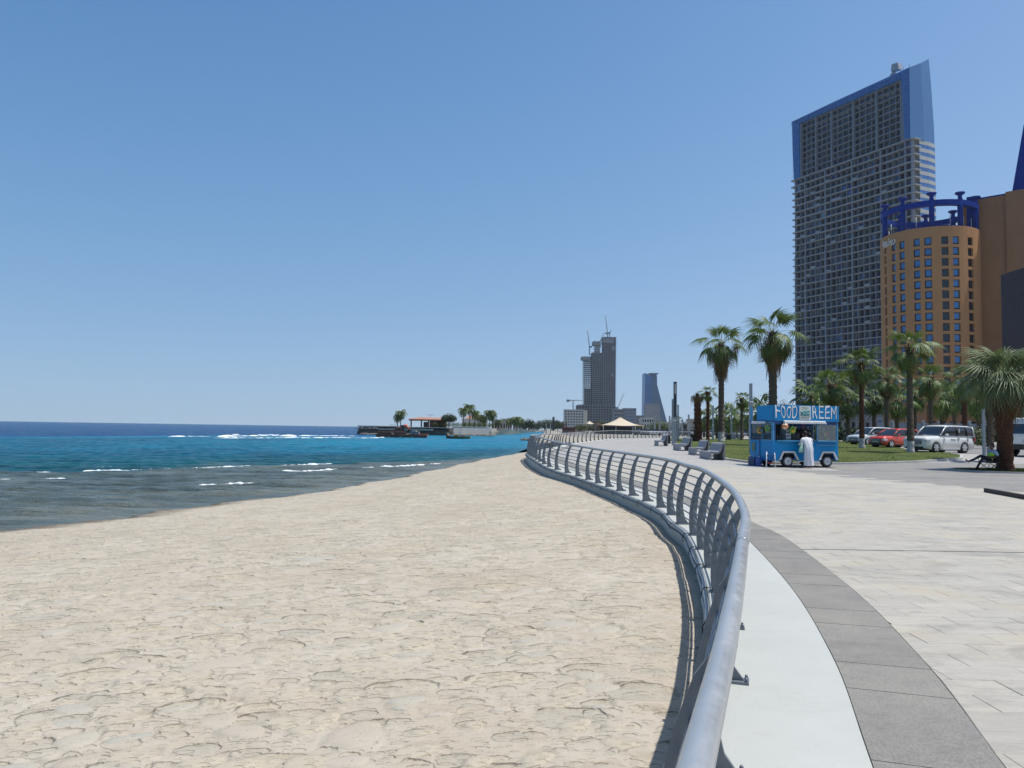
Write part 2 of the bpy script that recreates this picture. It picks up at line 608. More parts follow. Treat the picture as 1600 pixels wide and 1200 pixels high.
# flat stones bedded in the sand: oval outlines, open toward the viewer, at three sizes
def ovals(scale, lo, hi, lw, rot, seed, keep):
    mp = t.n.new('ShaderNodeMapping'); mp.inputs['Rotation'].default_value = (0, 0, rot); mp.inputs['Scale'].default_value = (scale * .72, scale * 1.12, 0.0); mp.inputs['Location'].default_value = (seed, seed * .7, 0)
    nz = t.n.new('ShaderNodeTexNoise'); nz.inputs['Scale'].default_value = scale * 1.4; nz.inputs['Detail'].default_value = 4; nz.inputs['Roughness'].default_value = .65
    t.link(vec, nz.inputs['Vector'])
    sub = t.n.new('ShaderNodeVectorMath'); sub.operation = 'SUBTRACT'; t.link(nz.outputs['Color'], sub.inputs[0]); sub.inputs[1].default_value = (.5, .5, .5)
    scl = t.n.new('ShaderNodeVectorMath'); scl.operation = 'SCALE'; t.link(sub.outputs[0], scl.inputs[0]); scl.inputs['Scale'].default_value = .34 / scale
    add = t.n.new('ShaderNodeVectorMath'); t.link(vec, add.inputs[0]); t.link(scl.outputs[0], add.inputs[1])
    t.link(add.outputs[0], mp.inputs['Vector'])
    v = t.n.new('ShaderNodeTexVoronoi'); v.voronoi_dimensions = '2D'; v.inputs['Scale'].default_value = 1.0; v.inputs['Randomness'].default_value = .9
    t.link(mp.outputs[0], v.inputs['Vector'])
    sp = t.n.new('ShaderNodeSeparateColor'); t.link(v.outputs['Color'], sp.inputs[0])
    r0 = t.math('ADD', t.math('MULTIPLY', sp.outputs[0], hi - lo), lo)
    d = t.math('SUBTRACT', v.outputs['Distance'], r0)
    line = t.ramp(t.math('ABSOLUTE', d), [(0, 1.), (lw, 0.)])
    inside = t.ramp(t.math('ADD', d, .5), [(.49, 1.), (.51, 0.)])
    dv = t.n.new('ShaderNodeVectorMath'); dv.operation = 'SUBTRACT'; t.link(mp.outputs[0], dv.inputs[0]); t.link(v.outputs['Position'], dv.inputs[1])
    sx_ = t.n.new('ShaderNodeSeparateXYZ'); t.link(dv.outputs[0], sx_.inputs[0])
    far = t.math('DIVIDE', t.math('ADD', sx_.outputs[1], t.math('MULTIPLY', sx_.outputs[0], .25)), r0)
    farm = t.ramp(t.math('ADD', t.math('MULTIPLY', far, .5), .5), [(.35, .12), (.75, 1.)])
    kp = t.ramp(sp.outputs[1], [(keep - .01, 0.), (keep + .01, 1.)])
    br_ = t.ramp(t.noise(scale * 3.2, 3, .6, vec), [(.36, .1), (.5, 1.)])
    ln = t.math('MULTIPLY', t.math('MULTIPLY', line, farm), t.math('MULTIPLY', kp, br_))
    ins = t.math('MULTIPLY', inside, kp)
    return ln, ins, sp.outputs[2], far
hsum = None
for (sc_, lo, hi, lw, rot, seed, keep, dark, tint) in ((1.75, .26, .42, .026, -.30, 3.1, .30, .8, .55), (3.6, .22, .40, .038, -.25, 7.7, .24, .75, .38), (7.5, .20, .38, .060, -.15, 1.9, .30, .60, .25), (15., .18, .36, .07, -.3, 5.3, .35, .55, .2)):
    ln, ins, rnd_, far = ovals(sc_, lo, hi, lw, rot, seed, keep)
    tone = t.ramp(rnd_, [(0, (.37, .355, .29)), (.35, (.42, .37, .285)), (.7, (.46, .42, .33)), (1, (.50, .43, .30))])
    c = t.mix(t.math('MULTIPLY', ins, tint), c, tone)
    silt_shade = t.ramp(t.math('ADD', t.math('MULTIPLY', far, .5), .5), [(.55, 0.), (.95, 1.)])  # brown dirt and inner shading, painted darker toward each oval's far edge
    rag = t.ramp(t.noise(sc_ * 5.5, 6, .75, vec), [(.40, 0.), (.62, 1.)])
    c = t.mix(t.math('MULTIPLY', t.math('MULTIPLY', ins, silt_shade), t.math('MULTIPLY', rag, .62)), c, (.29, .235, .155))
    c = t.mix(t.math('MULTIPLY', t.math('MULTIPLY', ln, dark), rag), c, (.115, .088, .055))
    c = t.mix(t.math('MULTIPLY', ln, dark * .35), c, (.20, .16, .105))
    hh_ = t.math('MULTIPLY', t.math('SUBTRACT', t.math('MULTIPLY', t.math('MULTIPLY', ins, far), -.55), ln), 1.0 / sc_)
    hsum = hh_ if hsum is None else t.math('ADD', hsum, hh_)
speck = t.ramp(t.noise(30, 2, .5, vec), [(.69, 0.), (.75, 1.)])
c = t.mix(t.math('MULTIPLY', speck, .6), c, (.13, .10, .07))
c = t.mix(t.ramp(fine, [(.3, .16), (.7, 0.)]), c, (.25, .2, .14))
# damp sand at the water's edge
geo = t.n.new('ShaderNodeNewGeometry')
sx = t.n.new('ShaderNodeSeparateXYZ'); t.link(geo.outputs['Position'], sx.inputs[0])
wet = t.n.new('ShaderNodeMapRange'); wet.inputs[1].default_value = -1.19; wet.inputs[2].default_value = -1.10; wet.inputs[3].default_value = 1; wet.inputs[4].default_value = 0
t.link(sx.outputs[2], wet.inputs[0])
c = t.mix(wet.outputs[0], c, (.10, .085, .065))
t.set(c, .93, 0, .15)
h = t.math('ADD', t.math('MULTIPLY', fine, .3), t.math('ADD', mid, t.math('MULTIPLY', strk, .8)))
nb = t.bump(h, .55, .02)
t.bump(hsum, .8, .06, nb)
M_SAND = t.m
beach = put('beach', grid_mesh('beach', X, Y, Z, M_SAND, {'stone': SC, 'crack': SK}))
tag(beach, 'pale sandy beach studded with half buried flat stones', None, None, 'structure')

# individual flat stones lying in the sand, the nearest 300
t = NT('stone')
vec = t.coord('Object')
oi = t.n.new('ShaderNodeObjectInfo')
base = t.ramp(oi.outputs['Random'], [(0, (.42, .365, .285)), (.4, (.45, .395, .315)), (.75, (.42, .385, .31)), (1, (.37, .36, .30))])
c = t.mix(t.ramp(t.noise(3.0, 6, .7, vec), [(.42, 0.), (.72, .8)]), base, (.475, .415, .33))
c = t.mix(t.ramp(t.noise(40, 3, .6, vec), [(.62, 0.), (.72, .6)]), c, (.15, .12, .08))
t.set(c, .9, 0, .2)
t.bump(t.noise(9, 8, .75, vec), .5, .03)
M_STONE = t.m
near = sorted([s for s in stones if abs(s[0] + .05) < .70 * s[1] + .3 and s[1] > 2.2 and s[0] < cx(s[1]) - .75], key=lambda s: s[1] / (s[2] ** .5))[:300]
NS = 18
for k, (x, y, a, b, th, dp) in enumerate(near):
    pts = [(0, 0, 1)]
    for rr_, lift in ((.5, 1), (.80, .7), (.90, -1.2)):
        for j in range(NS):
            q = 2 * math.pi * j / NS
            w = 1 + .12 * math.sin(q * 2 + x * 7) + .08 * math.sin(q * 3 + y * 9) + .05 * math.sin(q * 7 + x * 3)
            u_, v_ = rr_ * w * a * math.cos(q), rr_ * w * b * math.sin(q)
            pts.append((u_ * math.cos(th) - v_ * math.sin(th), u_ * math.sin(th) + v_ * math.cos(th), lift))
    P_ = np.array(pts)
    zz = sand_base(P_[:, 0] + x, P_[:, 1] + y) + sample(HM, P_[:, 0] + x, P_[:, 1] + y)
    z0 = float(zz[0])
    v = [(p[0], p[1], float(z_) - z0 + .005 * p[2]) for p, z_ in zip(pts, zz)]
    f = [(0, 1 + j, 1 + (j + 1) % NS) for j in range(NS)]
    for q in (0, 1):
        for j in range(NS):
            f.append((1 + q * NS + j, 1 + (q + 1) * NS + j, 1 + (q + 1) * NS + (j + 1) % NS, 1 + q * NS + (j + 1) % NS))
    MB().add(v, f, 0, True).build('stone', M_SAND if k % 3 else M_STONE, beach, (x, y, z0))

# ---------------------------------------------------------------- sea
t = NT('sea_water')
at = t.node('ShaderNodeAttribute', attribute_name='depth')
vec = t.coord('Object')
dn = t.noise(.09, 5, .6, t.coord('Object', (1, .45, 1)))
fac = t.math('ADD', at.outputs['Fac'], t.math('MULTIPLY', t.math('SUBTRACT', dn, .5), .16))
c = t.ramp(fac, [(.00, (.145, .155, .125)), (.17, (.115, .145, .135)), (.22, (.002, .075, .090)), (.36, (.002, .100, .165)), (.48, (.0, .195, .300)), (.60, (.002, .095, .22)), (.80, (.0, .050, .145)), (1., (.0, .044, .135))])
chop = t.noise(.42, 7, .72, t.coord('Object', (.30, 1.5, 1), (0, 0, .1)))
c = t.mix(t.ramp(chop, [(.48, 0.), (.60, .75)]), c, t.mix(1., c, (.38, .48, .55), 'MULTIPLY'))  # shaded and bright wave faces painted into the water colour, here and below
c = t.mix(t.ramp(chop, [(.30, .6), (.44, 0.)]), c, t.mix(1., c, (1.7, 1.5, 1.35), 'MULTIPLY'))
mot = t.noise(.5, 6, .75, t.coord('Object', (.4, 1, 1)))
shal = t.ramp(at.outputs['Fac'], [(.16, 1.), (.24, .0)])
mk = t.math('MULTIPLY', t.ramp(mot, [(.45, 0.), (.62, 1.)]), shal)
c = t.mix(t.math('MULTIPLY', mk, .7), c, (.032, .042, .030))
t.set(c, .24, 0, .16)
t.b.inputs['IOR'].default_value = 1.33
w1 = t.noise(1.15, 5, .68, t.coord('Object', (.42, 1, 1), (0, 0, .12)))
w2 = t.noise(.30, 4, .6, t.coord('Object', (.35, 1, 1), (0, 0, -.1)))
w3 = t.noise(5.2, 3, .6, t.coord('Object', (.5, 1, 1)))
hh = t.math('ADD', t.math('MULTIPLY', w1, .55), t.math('ADD', t.math('MULTIPLY', w2, .9), t.math('MULTIPLY', w3, .10)))
t.bump(hh, 1.0, 1.1)
M_SEA = t.m

def polydist_y(pts):
    a = np.array(sorted(pts, key=lambda p: p[0]))
    return lambda x: np.interp(x, a[:, 0], a[:, 1])
reef_pts = [(-200, -60), (-60, 16)] + [tuple(G(u, v, SEA))[:2] for u, v in ((0, 739), (200, 736), (400, 729), (560, 724), (690, 721))] + [(2, 82), (12, 120), (200, 300)]
reefY = polydist_y(reef_pts)
deep_pts = [(-900, 60), (-200, 95)] + [tuple(G(u, v, SEA))[:2] for u, v in ((0, 684), (200, 682), (400, 681), (560, 682))] + [(-38, 330), (30, 3000)]
deepY = polydist_y(deep_pts)
def depth_attr(x, y):
    dr = y - reefY(x)
    wl = (wx(np.clip(y, -60, 850)) - x)
    shallow = .16 * sm(0, 9, wl)
    a = np.where(dr < 0, shallow, 0)
    span = np.maximum(10, deepY(x) - reefY(x))
    k = np.clip(dr / span, 0, 3)
    beyond = .22 + .14 * sm(0, 90, dr)
    side = sm(-70, -8, x)                        # toward the inlet the lagoon is brighter
    beyond = beyond + side * .14 * sm(4, 45, dr)
    beyond = np.minimum(beyond, .50)
    beyond = np.where(k > .70, beyond + (.92 - beyond) * sm(.70, 1.5, k) * (1 - sm(-40, 0, x)), beyond)
    edge = sm(-1.6, 1.2, dr)
    return shallow * (1 - edge) + beyond * edge

ys = []
y = -30.0
while y < 14: ys.append(y); y += 2.0
y = 14.0
while y < 420: ys.append(y); y += max(.07, .0042 * y)
while y < 6500: ys.append(y); y *= 1.03
ys = np.array(ys)
aa = np.r_[np.linspace(-6, -.82, 26), np.linspace(-.80, .42, 430), np.linspace(.45, 1.2, 8)]
Y = np.repeat(ys[:, None], len(aa), 1)
X = aa[None] * np.maximum(Y, 22)
yj = 1.0
def wave(x, y, l, ang, ph):
    k = 2 * math.pi / l
    return np.sin(k * (x * math.sin(ang) + y * math.cos(ang)) + ph + 1.4 * np.sin(x * .13 + ph) + .8 * np.sin(y * .21 + 2 * ph))
amp = np.exp(-Y / 260.) * sm(0, 3.5, wx(np.clip(Y, -60, 850)) - X)
Z = SEA + amp * (.055 * wave(X, Y, 2.7, .15, 0) + .036 * wave(X, Y, 1.5, -.25, 1.7) + .020 * wave(X, Y, .9, .5, 4.1) + .060 * wave(X, Y, 6.8, .05, 2.2) + .01 * wave(X, Y, .47, -.1, 3.3))
sea = put('sea', grid_mesh('sea', X, Y, Z, M_SEA, {'depth': depth_attr(X, Y)}))
tag(sea, None, None, None, 'structure')

# ---------------------------------------------------------------- breaking foam
t = NT('foam')
vec = t.coord('Object')
n = t.noise(2.4, 8, .8, vec)
t.set(t.ramp(n, [(.35, (.60, .66, .68)), (.6, (.86, .88, .88))]), .7, 0, .3)
t.bump(t.noise(6, 6, .7, vec), 1., .1)
M_FOAM = t.m
def foam(px, width, height, seed, broken=.35):
    """a low ragged ridge of white water along a line"""
    r = random.Random(seed)
    pts = [tuple(G(u, v, SEA))[:2] for u, v in px]
    p = cr_path(pts, max(.12, width * .16))
    mb = MB(); mb.smooth = True
    n = len(p)
    tt = np.gradient(p, axis=0); tt /= np.linalg.norm(tt, axis=1)[:, None]
    ph = r.uniform(0, 50)
    rings = []
    for i in range(n):
        e = min(1, i / 4, (n - 1 - i) / 4)
        s = mnoise.noise(Vector((i * .11 + ph, 0, 3))) * .9 + mnoise.noise(Vector((i * .5 + ph, 5, 3))) * .5 + .65 - broken
        w = width * e * max(0.03, s); hgt = height * e * max(0.02, s)
        nx, ny = -tt[i, 1], tt[i, 0]
        j = mnoise.noise(Vector((i * .2 + ph, 9, 1))) * width * .5
        c0 = (p[i, 0] + nx * j, p[i, 1] + ny * j)
        rings.append([(c0[0] + nx * w * a, c0[1] + ny * w * a, SEA + .03 + hgt * b + r.uniform(-.01, .02) * (b > 0)) for a, b in ((-.5, -.6), (-.32, .45), (-.05, 1.0), (.2, .8), (.38, .3), (.5, -.6))])
    v = [q for rr in rings for q in rr]
    f = []
    for i in range(n - 1):
        for k in range(5):
            f.append((i * 6 + k, i * 6 + k + 1, (i + 1) * 6 + k + 1, (i + 1) * 6 + k))
    mb.add(v, f)
    return mb
far_foam = [([(262, 682.5), (300, 682), (332, 682.5)], 6, .9), ([(338, 682.5), (380, 681.5), (430, 681), (470, 682.5)], 9, 1.5), ([(365, 679.5), (372, 679), (380, 679)], 7, 1.2),
            ([(465, 681), (500, 681), (560, 681.5)], 5, .9), ([(470, 684.5), (520, 684), (575, 684.5), (600, 683.5)], 4, .6), ([(325, 684.5), (400, 684.5), (470, 684)], 5, .55), ([(400, 679.5), (440, 679.5)], 5, .6)]
near_foam = [([(-10, 740), (30, 739.5), (82, 739)], .9, .22), ([(125, 737), (165, 735.5), (208, 736)], 1.2, .28), ([(205, 735), (240, 734), (292, 733)], .5, .14),
             ([(70, 749), (90, 748.5), (106, 748.5)], .55, .16), ([(128, 731), (165, 730.5), (180, 731)], .3, .12), ([(346, 757.5), (375, 756), (399, 755.5)], .7, .20),
             ([(310, 759), (330, 758), (348, 758.5)], .3, .10), ([(436, 737), (470, 737), (500, 735.5), (527, 733.5)], .8, .2), ([(440, 728), (480, 726.5), (520, 725)], .8, .2),
             ([(570, 731.5), (600, 730), (640, 728), (662, 726.5)], 1.0, .22), ([(668, 726), (690, 725)], .6, .14), ([(530, 724), (560, 723)], .5, .12), ([(300, 732), (350, 730), (400, 728)], .35, .1), ([(0, 750), (20, 749.5)], .3, .1)]
mb = MB()
for i, (px, w, h) in enumerate(far_foam):
    m = foam(px, w * .6, h * .30, i + 3, .38); mb.add(m.v, m.f, 0, True)
o = mb.build('breaking_wave', M_FOAM); tag(o, 'long white breakers on the outer reef edge', 'surf', None, 'stuff')
mb = MB()
for i, (px, w, h) in enumerate(near_foam):
    m = foam(px, w * .75, h * .6, i + 30, .42); mb.add(m.v, m.f, 0, True)
o = mb.build('breaking_wave', M_FOAM); tag(o, 'short white wavelets breaking over the shallow reef flat', 'surf', None, 'stuff')

# ---------------------------------------------------------------- sea wall coping, granite band, paving
t = NT('coping_concrete')
vec = t.coord('Object')
c = t.ramp(t.noise(.8, 6, .6, vec), [(.3, (.405, .415, .375)), (.7, (.465, .47, .425))])
c = t.mix(t.ramp(t.noise(2.2, 7, .75, vec), [(.60, 0.), (.80, .5)]), c, (.31, .30, .26))
c = t.mix(t.ramp(t.noise(26, 3, .5, vec), [(.76, 0.), (.79, .6)]), c, (.2, .18, .15))
c = t.mix(t.ramp(t.noise(1.3, 8, .8, t.coord('Object', (1, 2.2, 1), (0, 0, -.3)), 1.2), [(.56, 0.), (.66, .38)]), c, (.36, .345, .29))
c = t.mix(t.ramp(t.noise(60, 3, .7, vec), [(.5, 0.), (.8, .35)]), c, (.28, .285, .27))
c = t.mix(t.ramp(t.noise(.35, 3, .6, vec), [(.45, 0.), (.7, .35)]), c, (.50, .52, .50))
t.set(c, .62, 0, .35); t.bump(t.noise(14, 7, .7, vec), .3, .01)
M_COPING = t.m
t = NT('granite')
vec = t.coord('Object')
oi = t.n.new('ShaderNodeObjectInfo')
base = t.ramp(oi.outputs['Random'], [(0, (.205, .194, .172)), (.5, (.225, .213, .189)), (1, (.25, .238, .211))])
c = t.mix(t.ramp(t.noise(2.5, 6, .7, vec), [(.42, 0.), (.70, .75)]), base, (.29, .272, .235))
c = t.mix(t.ramp(t.noise(70, 3, .8, vec), [(.42, .0), (.66, .55)]), c, (.09, .086, .078))
c = t.mix(t.ramp(t.noise(5.5, 5, .75, t.coord('Object', (1, 1.4, 1), (0, 0, .4))), [(.52, .0), (.70, .5)]), c, (.125, .12, .108))
c = t.mix(t.ramp(t.noise(.45, 4, .6, vec), [(.5, .0), (.75, .5)]), c, (.30, .275, .225))
c = t.mix(t.ramp(t.noise(1.1, 4, .6, t.coord('Object', (1, 3, 1))), [(.55, .0), (.8, .4)]), c, (.165, .162, .152))
t.set(c, .75, 0, .35); t.bump(t.noise(60, 5, .7, vec), .25, .01)
M_GRANITE = t.m

def pave_mat(name, cols, joint=False):
    t = NT(name)
    vec = t.coord('Object')
    oi = t.n.new('ShaderNodeObjectInfo')
    at = t.node('ShaderNodeAttribute', attribute_name='tone')
    rnd = t.math('FRACT', t.math('ADD', oi.outputs['Random'], at.outputs['Fac']))
    base = t.ramp(rnd, [(0, cols[0]), (.35, cols[1]), (.7, cols[2]), (1, cols[3])])
    st = t.noise(3.2, 8, .80, t.coord('Object', (.7, 3.0, 1)), .5)
    c = t.mix(t.ramp(st, [(.42, 0.), (.70, .62)]), base, tuple(k * .66 for k in cols[1]))
    st2 = t.noise(.75, 6, .65, vec)
    c = t.mix(t.ramp(st2, [(.5, 0.), (.75, .6)]), c, (cols[2][0] * 1.0, cols[2][1] * .92, cols[2][2] * .74))
    blot = t.noise(.9, 7, .75, t.coord('Object', (.8, 1.5, 1)), .8)
    c = t.mix(t.ramp(blot, [(.52, 0.), (.64, .65)]), c, tuple(k * .62 for k in cols[3]))
    bl2 = t.noise(.33, 8, .78, t.coord('Object', (1.2, .8, 1), (0, 0, .5)), .6)
    c = t.mix(t.ramp(bl2, [(.50, 0.), (.64, .55)]), c, (cols[2][0] * .98, cols[2][1] * .93, cols[2][2] * .78))
    c = t.mix(t.ramp(bl2, [(.30, .5), (.42, 0.)]), c, tuple(k * .70 for k in cols[0]))
    sp_ = t.ramp(t.noise(9, 2, .5, vec), [(.73, 0.), (.77, 1.)])
    c = t.mix(t.math('MULTIPLY', sp_, .5), c, (.08, .075, .06))
    g = t.noise(1.6, 5, .7, t.coord('Object', (.6, 1.6, 1)))
    c = t.mix(t.ramp(g, [(.54, 0.), (.78, .7)]), c, (.20, .195, .18))
    pit = t.ramp(t.noise(13, 5, .75, t.coord('Object', (.3, 2.6, 1))), [(.60, 0.), (.68, 1.)])
    c = t.mix(t.math('MULTIPLY', pit, .55), c, (.10, .09, .075))
    t.set(c, .72, 0, .35)
    t.bump(t.math('SUBTRACT', t.noise(30, 6, .7, t.coord('Object', (.6, 2.2, 1))), pit), .35, .012)
    return t.m
M_PAVE = pave_mat('travertine_paving', [(.375, .348, .298), (.415, .388, .335), (.44, .408, .34), (.395, .375, .33)])
M_PAVE_G = pave_mat('grey_paving', [(.215, .207, .190), (.25, .24, .222), (.28, .267, .243), (.235, .227, .212)])
M_GROUT = mat('grout', (.29, .27, .235), .95, 0, .25, 2.0, .4, 40)

# coping: one swept concrete body
secs = [(-.26, -1.0), (-.26, -.012), (-.248, 0.), (.0, .0), (.62, .0), (.62, -.2)]
mb = MB()
v, f = [], []
si = np.arange(0, len(RP), 2)
for i in si:
    p, n = RP[i], RN[i]
    z = gzf(p[0], p[1])
    for s_, zz in secs:
        v.append((p[0] + n[0] * s_, p[1] + n[1] * s_, z * (1 if zz > -.9 else .0) + zz))
m = len(secs)
for i in range(len(si) - 1):
    for k in range(m - 1):
        f.append((i * m + k, (i + 1) * m + k, (i + 1) * m + k + 1, i * m + k + 1))
mb.add(v, [tuple(reversed(q)) for q in f], 0, False)
kerb = mb.build('sea_wall', M_COPING)
tag(kerb, 'white concrete coping of the curved sea wall', None, None, 'structure')

# pavement base (grout bed), whole promenade
def clipx(y, s): return cx(y) + s * cfac(y)
ys = np.r_[np.arange(-4.4, 10, .6), np.arange(10, 60, 1.5), np.arange(60, 152, 4)]
cols = 46
Xp = np.zeros((len(ys), cols)); Yp = np.repeat(ys[:, None], cols, 1)
for i, yv in enumerate(ys):
    a = float(clipx(yv, .60)); Xp[i] = a + (np.linspace(0, 1, cols) ** 1.7) * (130 - a)
pav = put('pavement', grid_mesh('pavement', Xp, Yp, gz(Xp, Yp) - .014, M_GROUT))
tag(pav, 'wide pale stone paved promenade beside the railing', None, None, 'structure')

# granite border slabs, one by one
s0 = 0.0
band_total = RS[-1]
gap = .0025
gi = 0
stuff = MB()
while s0 < band_total - .8:
    s1 = s0 + .58
    pc, _, _ = along((s0 + s1) / 2)
    v = []
    zt = .001 * ((gi * 37) % 3)
    K = 3
    for zz in (-.03, .003 + zt):
        for side in (.625, 1.25):
            for q in np.linspace(s0 + gap, s1 - gap, K + 1):
                p, tq, n = along(q)
                x, yv = p[0] + n[0] * side, p[1] + n[1] * side
                v.append((x, yv, gzf(p[0], p[1]) + zz))
    a, b, c_, d = 0, K + 1, 2 * (K + 1), 3 * (K + 1)
    f = []
    for k in range(K):
        f.append((c_ + k, d + k, d + k + 1, c_ + k + 1))
        f.append((a + k, c_ + k, c_ + k + 1, a + k + 1))
        f.append((b + k + 1, d + k + 1, d + k, b + k))
    f += [(a, b, d, c_), (a + K, c_ + K, d + K, b + K)]
    f = [tuple(reversed(q)) for q in f]
    if gi < 150:
        MB().add(v, f).build('granite_slab', M_GRANITE, pav)
    else: stuff.add(v, f)
    gi += 1; s0 = s1
o = stuff.build('granite_slab_run', M_GRANITE, pav); tag(o, kind='stuff')

# paving slabs
SX, SY = .60, .30
def boundary_grey(x, yv):
    """the grey paved strip begins beyond this line"""
    a, b = G(1240, 738, .02), G(1540, 768, 0)
    t_ = (x - a.x) / (b.x - a.x)
    return yv > a.y + (b.y - a.y) * t_ - (0 if t_ < 1.2 else 0)
slabs = []
row = 0
yv = -1.0
while yv < 34:
    sy = SY if yv < 18 else SY * 2
    left = float(clipx(yv + sy / 2, 1.26))
    x = left - ((row * .37) % SX)
    while x < max(8, .74 * yv + 4):
        slabs.append((x, yv, sy)); x += SX * (1 if yv < 18 else 2)
    yv += sy; row += 1
def slab_poly(x, yv, sy):
    g = .0022
    w = SX * (1 if yv < 18 else 2)
    x0, x1, y0, y1 = x + g, x + w - g, yv + g, yv + sy - g
    l0, l1 = float(clipx(y0, 1.258)), float(clipx(y1, 1.258))
    L = lambda yy: l0 + (l1 - l0) * (yy - y0) / (y1 - y0)
    src = [(x0, y0), (x1, y0), (x1, y1), (x0, y1)]
    out = []
    for k in range(4):
        p, q = src[k], src[(k + 1) % 4]
        dp_, dq = p[0] - L(p[1]), q[0] - L(q[1])
        if dp_ >= 0: out.append(p)
        if dp_ * dq < 0:
            tt = dp_ / (dp_ - dq)
            out.append((p[0] + (q[0] - p[0]) * tt, p[1] + (q[1] - p[1]) * tt))
    if len(out) < 3: return None
    ar = abs(sum(out[k][0] * out[(k + 1) % len(out)][1] - out[(k + 1) % len(out)][0] * out[k][1] for k in range(len(out)))) / 2
    return out if ar > .0015 else None
def near_key(s):
    return s[1] + .3 * abs(s[0] - .45 * s[1])
vis = [s for s in slabs if s[1] > 3.0 and s[0] < .72 * (s[1] + .4) + .3 and slab_poly(*s)]
rest = [s for s in slabs if s not in set(vis)]
vis.sort(key=near_key)
ind, rest = vis[:299], rest + vis[299:]
rr = random.Random(4)
def slab_geo(mb, pl, z):
    n = len(pl)
    jt = [rr.uniform(-.001, .001) for _ in range(n)]
    zs = [gzf(p[0], p[1]) for p in pl]
    cxm, cym = sum(p[0] for p in pl) / n, sum(p[1] for p in pl) / n
    low = [(p[0], p[1], zz - .02) for p, zz in zip(pl, zs)]
    edge = [(p[0], p[1], zz + z - .002 + j) for p, zz, j in zip(pl, zs, jt)]
    top = [(p[0] + (.003 if p[0] < cxm else -.003), p[1] + (.003 if p[1] < cym else -.003), zz + z + j) for p, zz, j in zip(pl, zs, jt)]
    f = [tuple(range(2 * n, 3 * n))]
    for k in range(n):
        j = (k + 1) % n
        f += [(k, j, n + j, n + k), (n + k, n + j, 2 * n + j, 2 * n + k)]
    mb.add(low + edge + top, f)
    return 3 * n
for s in ind:
    pl = slab_poly(*s)
    mb = MB(); slab_geo(mb, pl, rr.choice((.0, .0005, .001)))
    mb.build('paving_slab', M_PAVE_G if boundary_grey(s[0], s[1]) else M_PAVE, pav)
def slab_mass(lst, name, m):
    mb = MB(); tone = []
    for s in lst:
        pl = slab_poly(*s)
        if pl is None: continue
        k = slab_geo(mb, pl, rr.choice((.0, .0005, .001)))
        tone += [rr.random()] * k
    me = mb.mesh(name, m)
    at = me.attributes.new('tone', 'FLOAT', 'POINT'); at.data.foreach_set('value', tone)
    o = put(name, me, pav); tag(o, kind='stuff'); return o
slab_mass([s for s in rest if not boundary_grey(s[0], s[1])], 'paving_slab_field', M_PAVE)
slab_mass([s for s in rest if boundary_grey(s[0], s[1])], 'grey_slab_field', M_PAVE_G)

# beyond the slabs that can be told apart: one sheet each of light and grey paving
def sheet(name, m, y0, y1, xl, xr, dz, ny=24, nx=24, parent=None):
    ys = np.linspace(y0, y1, ny)
    Xs = np.stack([np.linspace(xl(q), xr(q), nx) for q in ys]); Ys = np.repeat(ys[:, None], nx, 1)
    return put(name, grid_mesh(name, Xs, Ys, gz(Xs, Ys) + dz, m), parent)
t = NT('distant_paving')
vec = t.coord('Object')
br = t.n.new('ShaderNodeTexBrick')
br.inputs['Scale'].default_value = 1.0; br.inputs['Brick Width'].default_value = 1.24; br.inputs['Row Height'].default_value = .8
br.inputs['Mortar Size'].default_value = .012
br.inputs['Color1'].default_value = (.33, .317, .292, 1); br.inputs['Color2'].default_value = (.39, .372, .342, 1); br.inputs['Mortar'].default_value = (.2, .19, .17, 1)
t.link(vec, br.inputs['Vector'])
c = t.mix(t.ramp(t.noise(.9, 6, .75, t.coord('Object', (.35, 1.6, 1))), [(.45, 0.), (.72, .8)]), br.outputs['Color'], (.24, .23, .21))
t.set(c, .75, 0, .3)
M_PAVE_FAR = t.m
yl = max(s[1] + s[2] for s in slabs)
sheet('paving', M_PAVE_FAR, yl + .01, 151, lambda q: float(clipx(q, 1.26)), lambda q: 12 + .5 * q, .0, 60, 40, pav)
sheet('grey_paving', M_PAVE_G, yl + .012, 42.5, lambda q: 14.8, lambda q: 30 + .5 * q, .004, 14, 24, pav)
# expansion joint that crosses the promenade
j = G(1300, 859, 0)
MB().box(float(clipx(j.y, 1.26)), 16, j.y - .011, j.y + .011, -.01, .0052).build('expansion_joint', mat('joint_sealant', (.10, .10, .095), .8), pav)

# far ground to the horizon
def land_left(yv):
    return np.interp(yv, [140, 152, 160, 250, 400, 630, 850, 1200, 9000], [38, 33, 12, 16, 24, 35, 45, 40, 300])
ys = np.r_[np.linspace(150.5, 160, 6), np.geomspace(165, 6400, 40)]
Xs = np.stack([np.r_[np.linspace(land_left(q), land_left(q) + 60, 12), np.geomspace(land_left(q) + 80, 6400, 10)] for q in ys])
Ys = np.repeat(ys[:, None], Xs.shape[1], 1)
Zs = np.where(np.arange(Xs.shape[1])[None] == 0, -1.6, .36) + 0 * Xs
M_LAND = mat('dry_ground', (.30, .275, .23), .95, 0, .2, .05)
o = put('ground', grid_mesh('ground', Xs, Ys, Zs, M_LAND)); tag(o, kind='structure')
# beach running on past the railing
ys = np.linspace(95, 900, 120)
Xs = np.stack([np.linspace(float(wx(min(q, 849))) - 4, (min(float(clipx(q, -.2)), 33) if q < 151 else land_left(q) + 1), 14) for q in ys])
Ys = np.repeat(ys[:, None], 14, 1)
tt_ = np.linspace(0, 1, 14)[None]
Zs = -1.9 + 1.95 * sm(0, .55, tt_) + 0 * Xs - .02
o = put('shore_sand', grid_mesh('shore_sand', Xs, Ys, Zs, M_SAND)); tag(o, kind='structure')
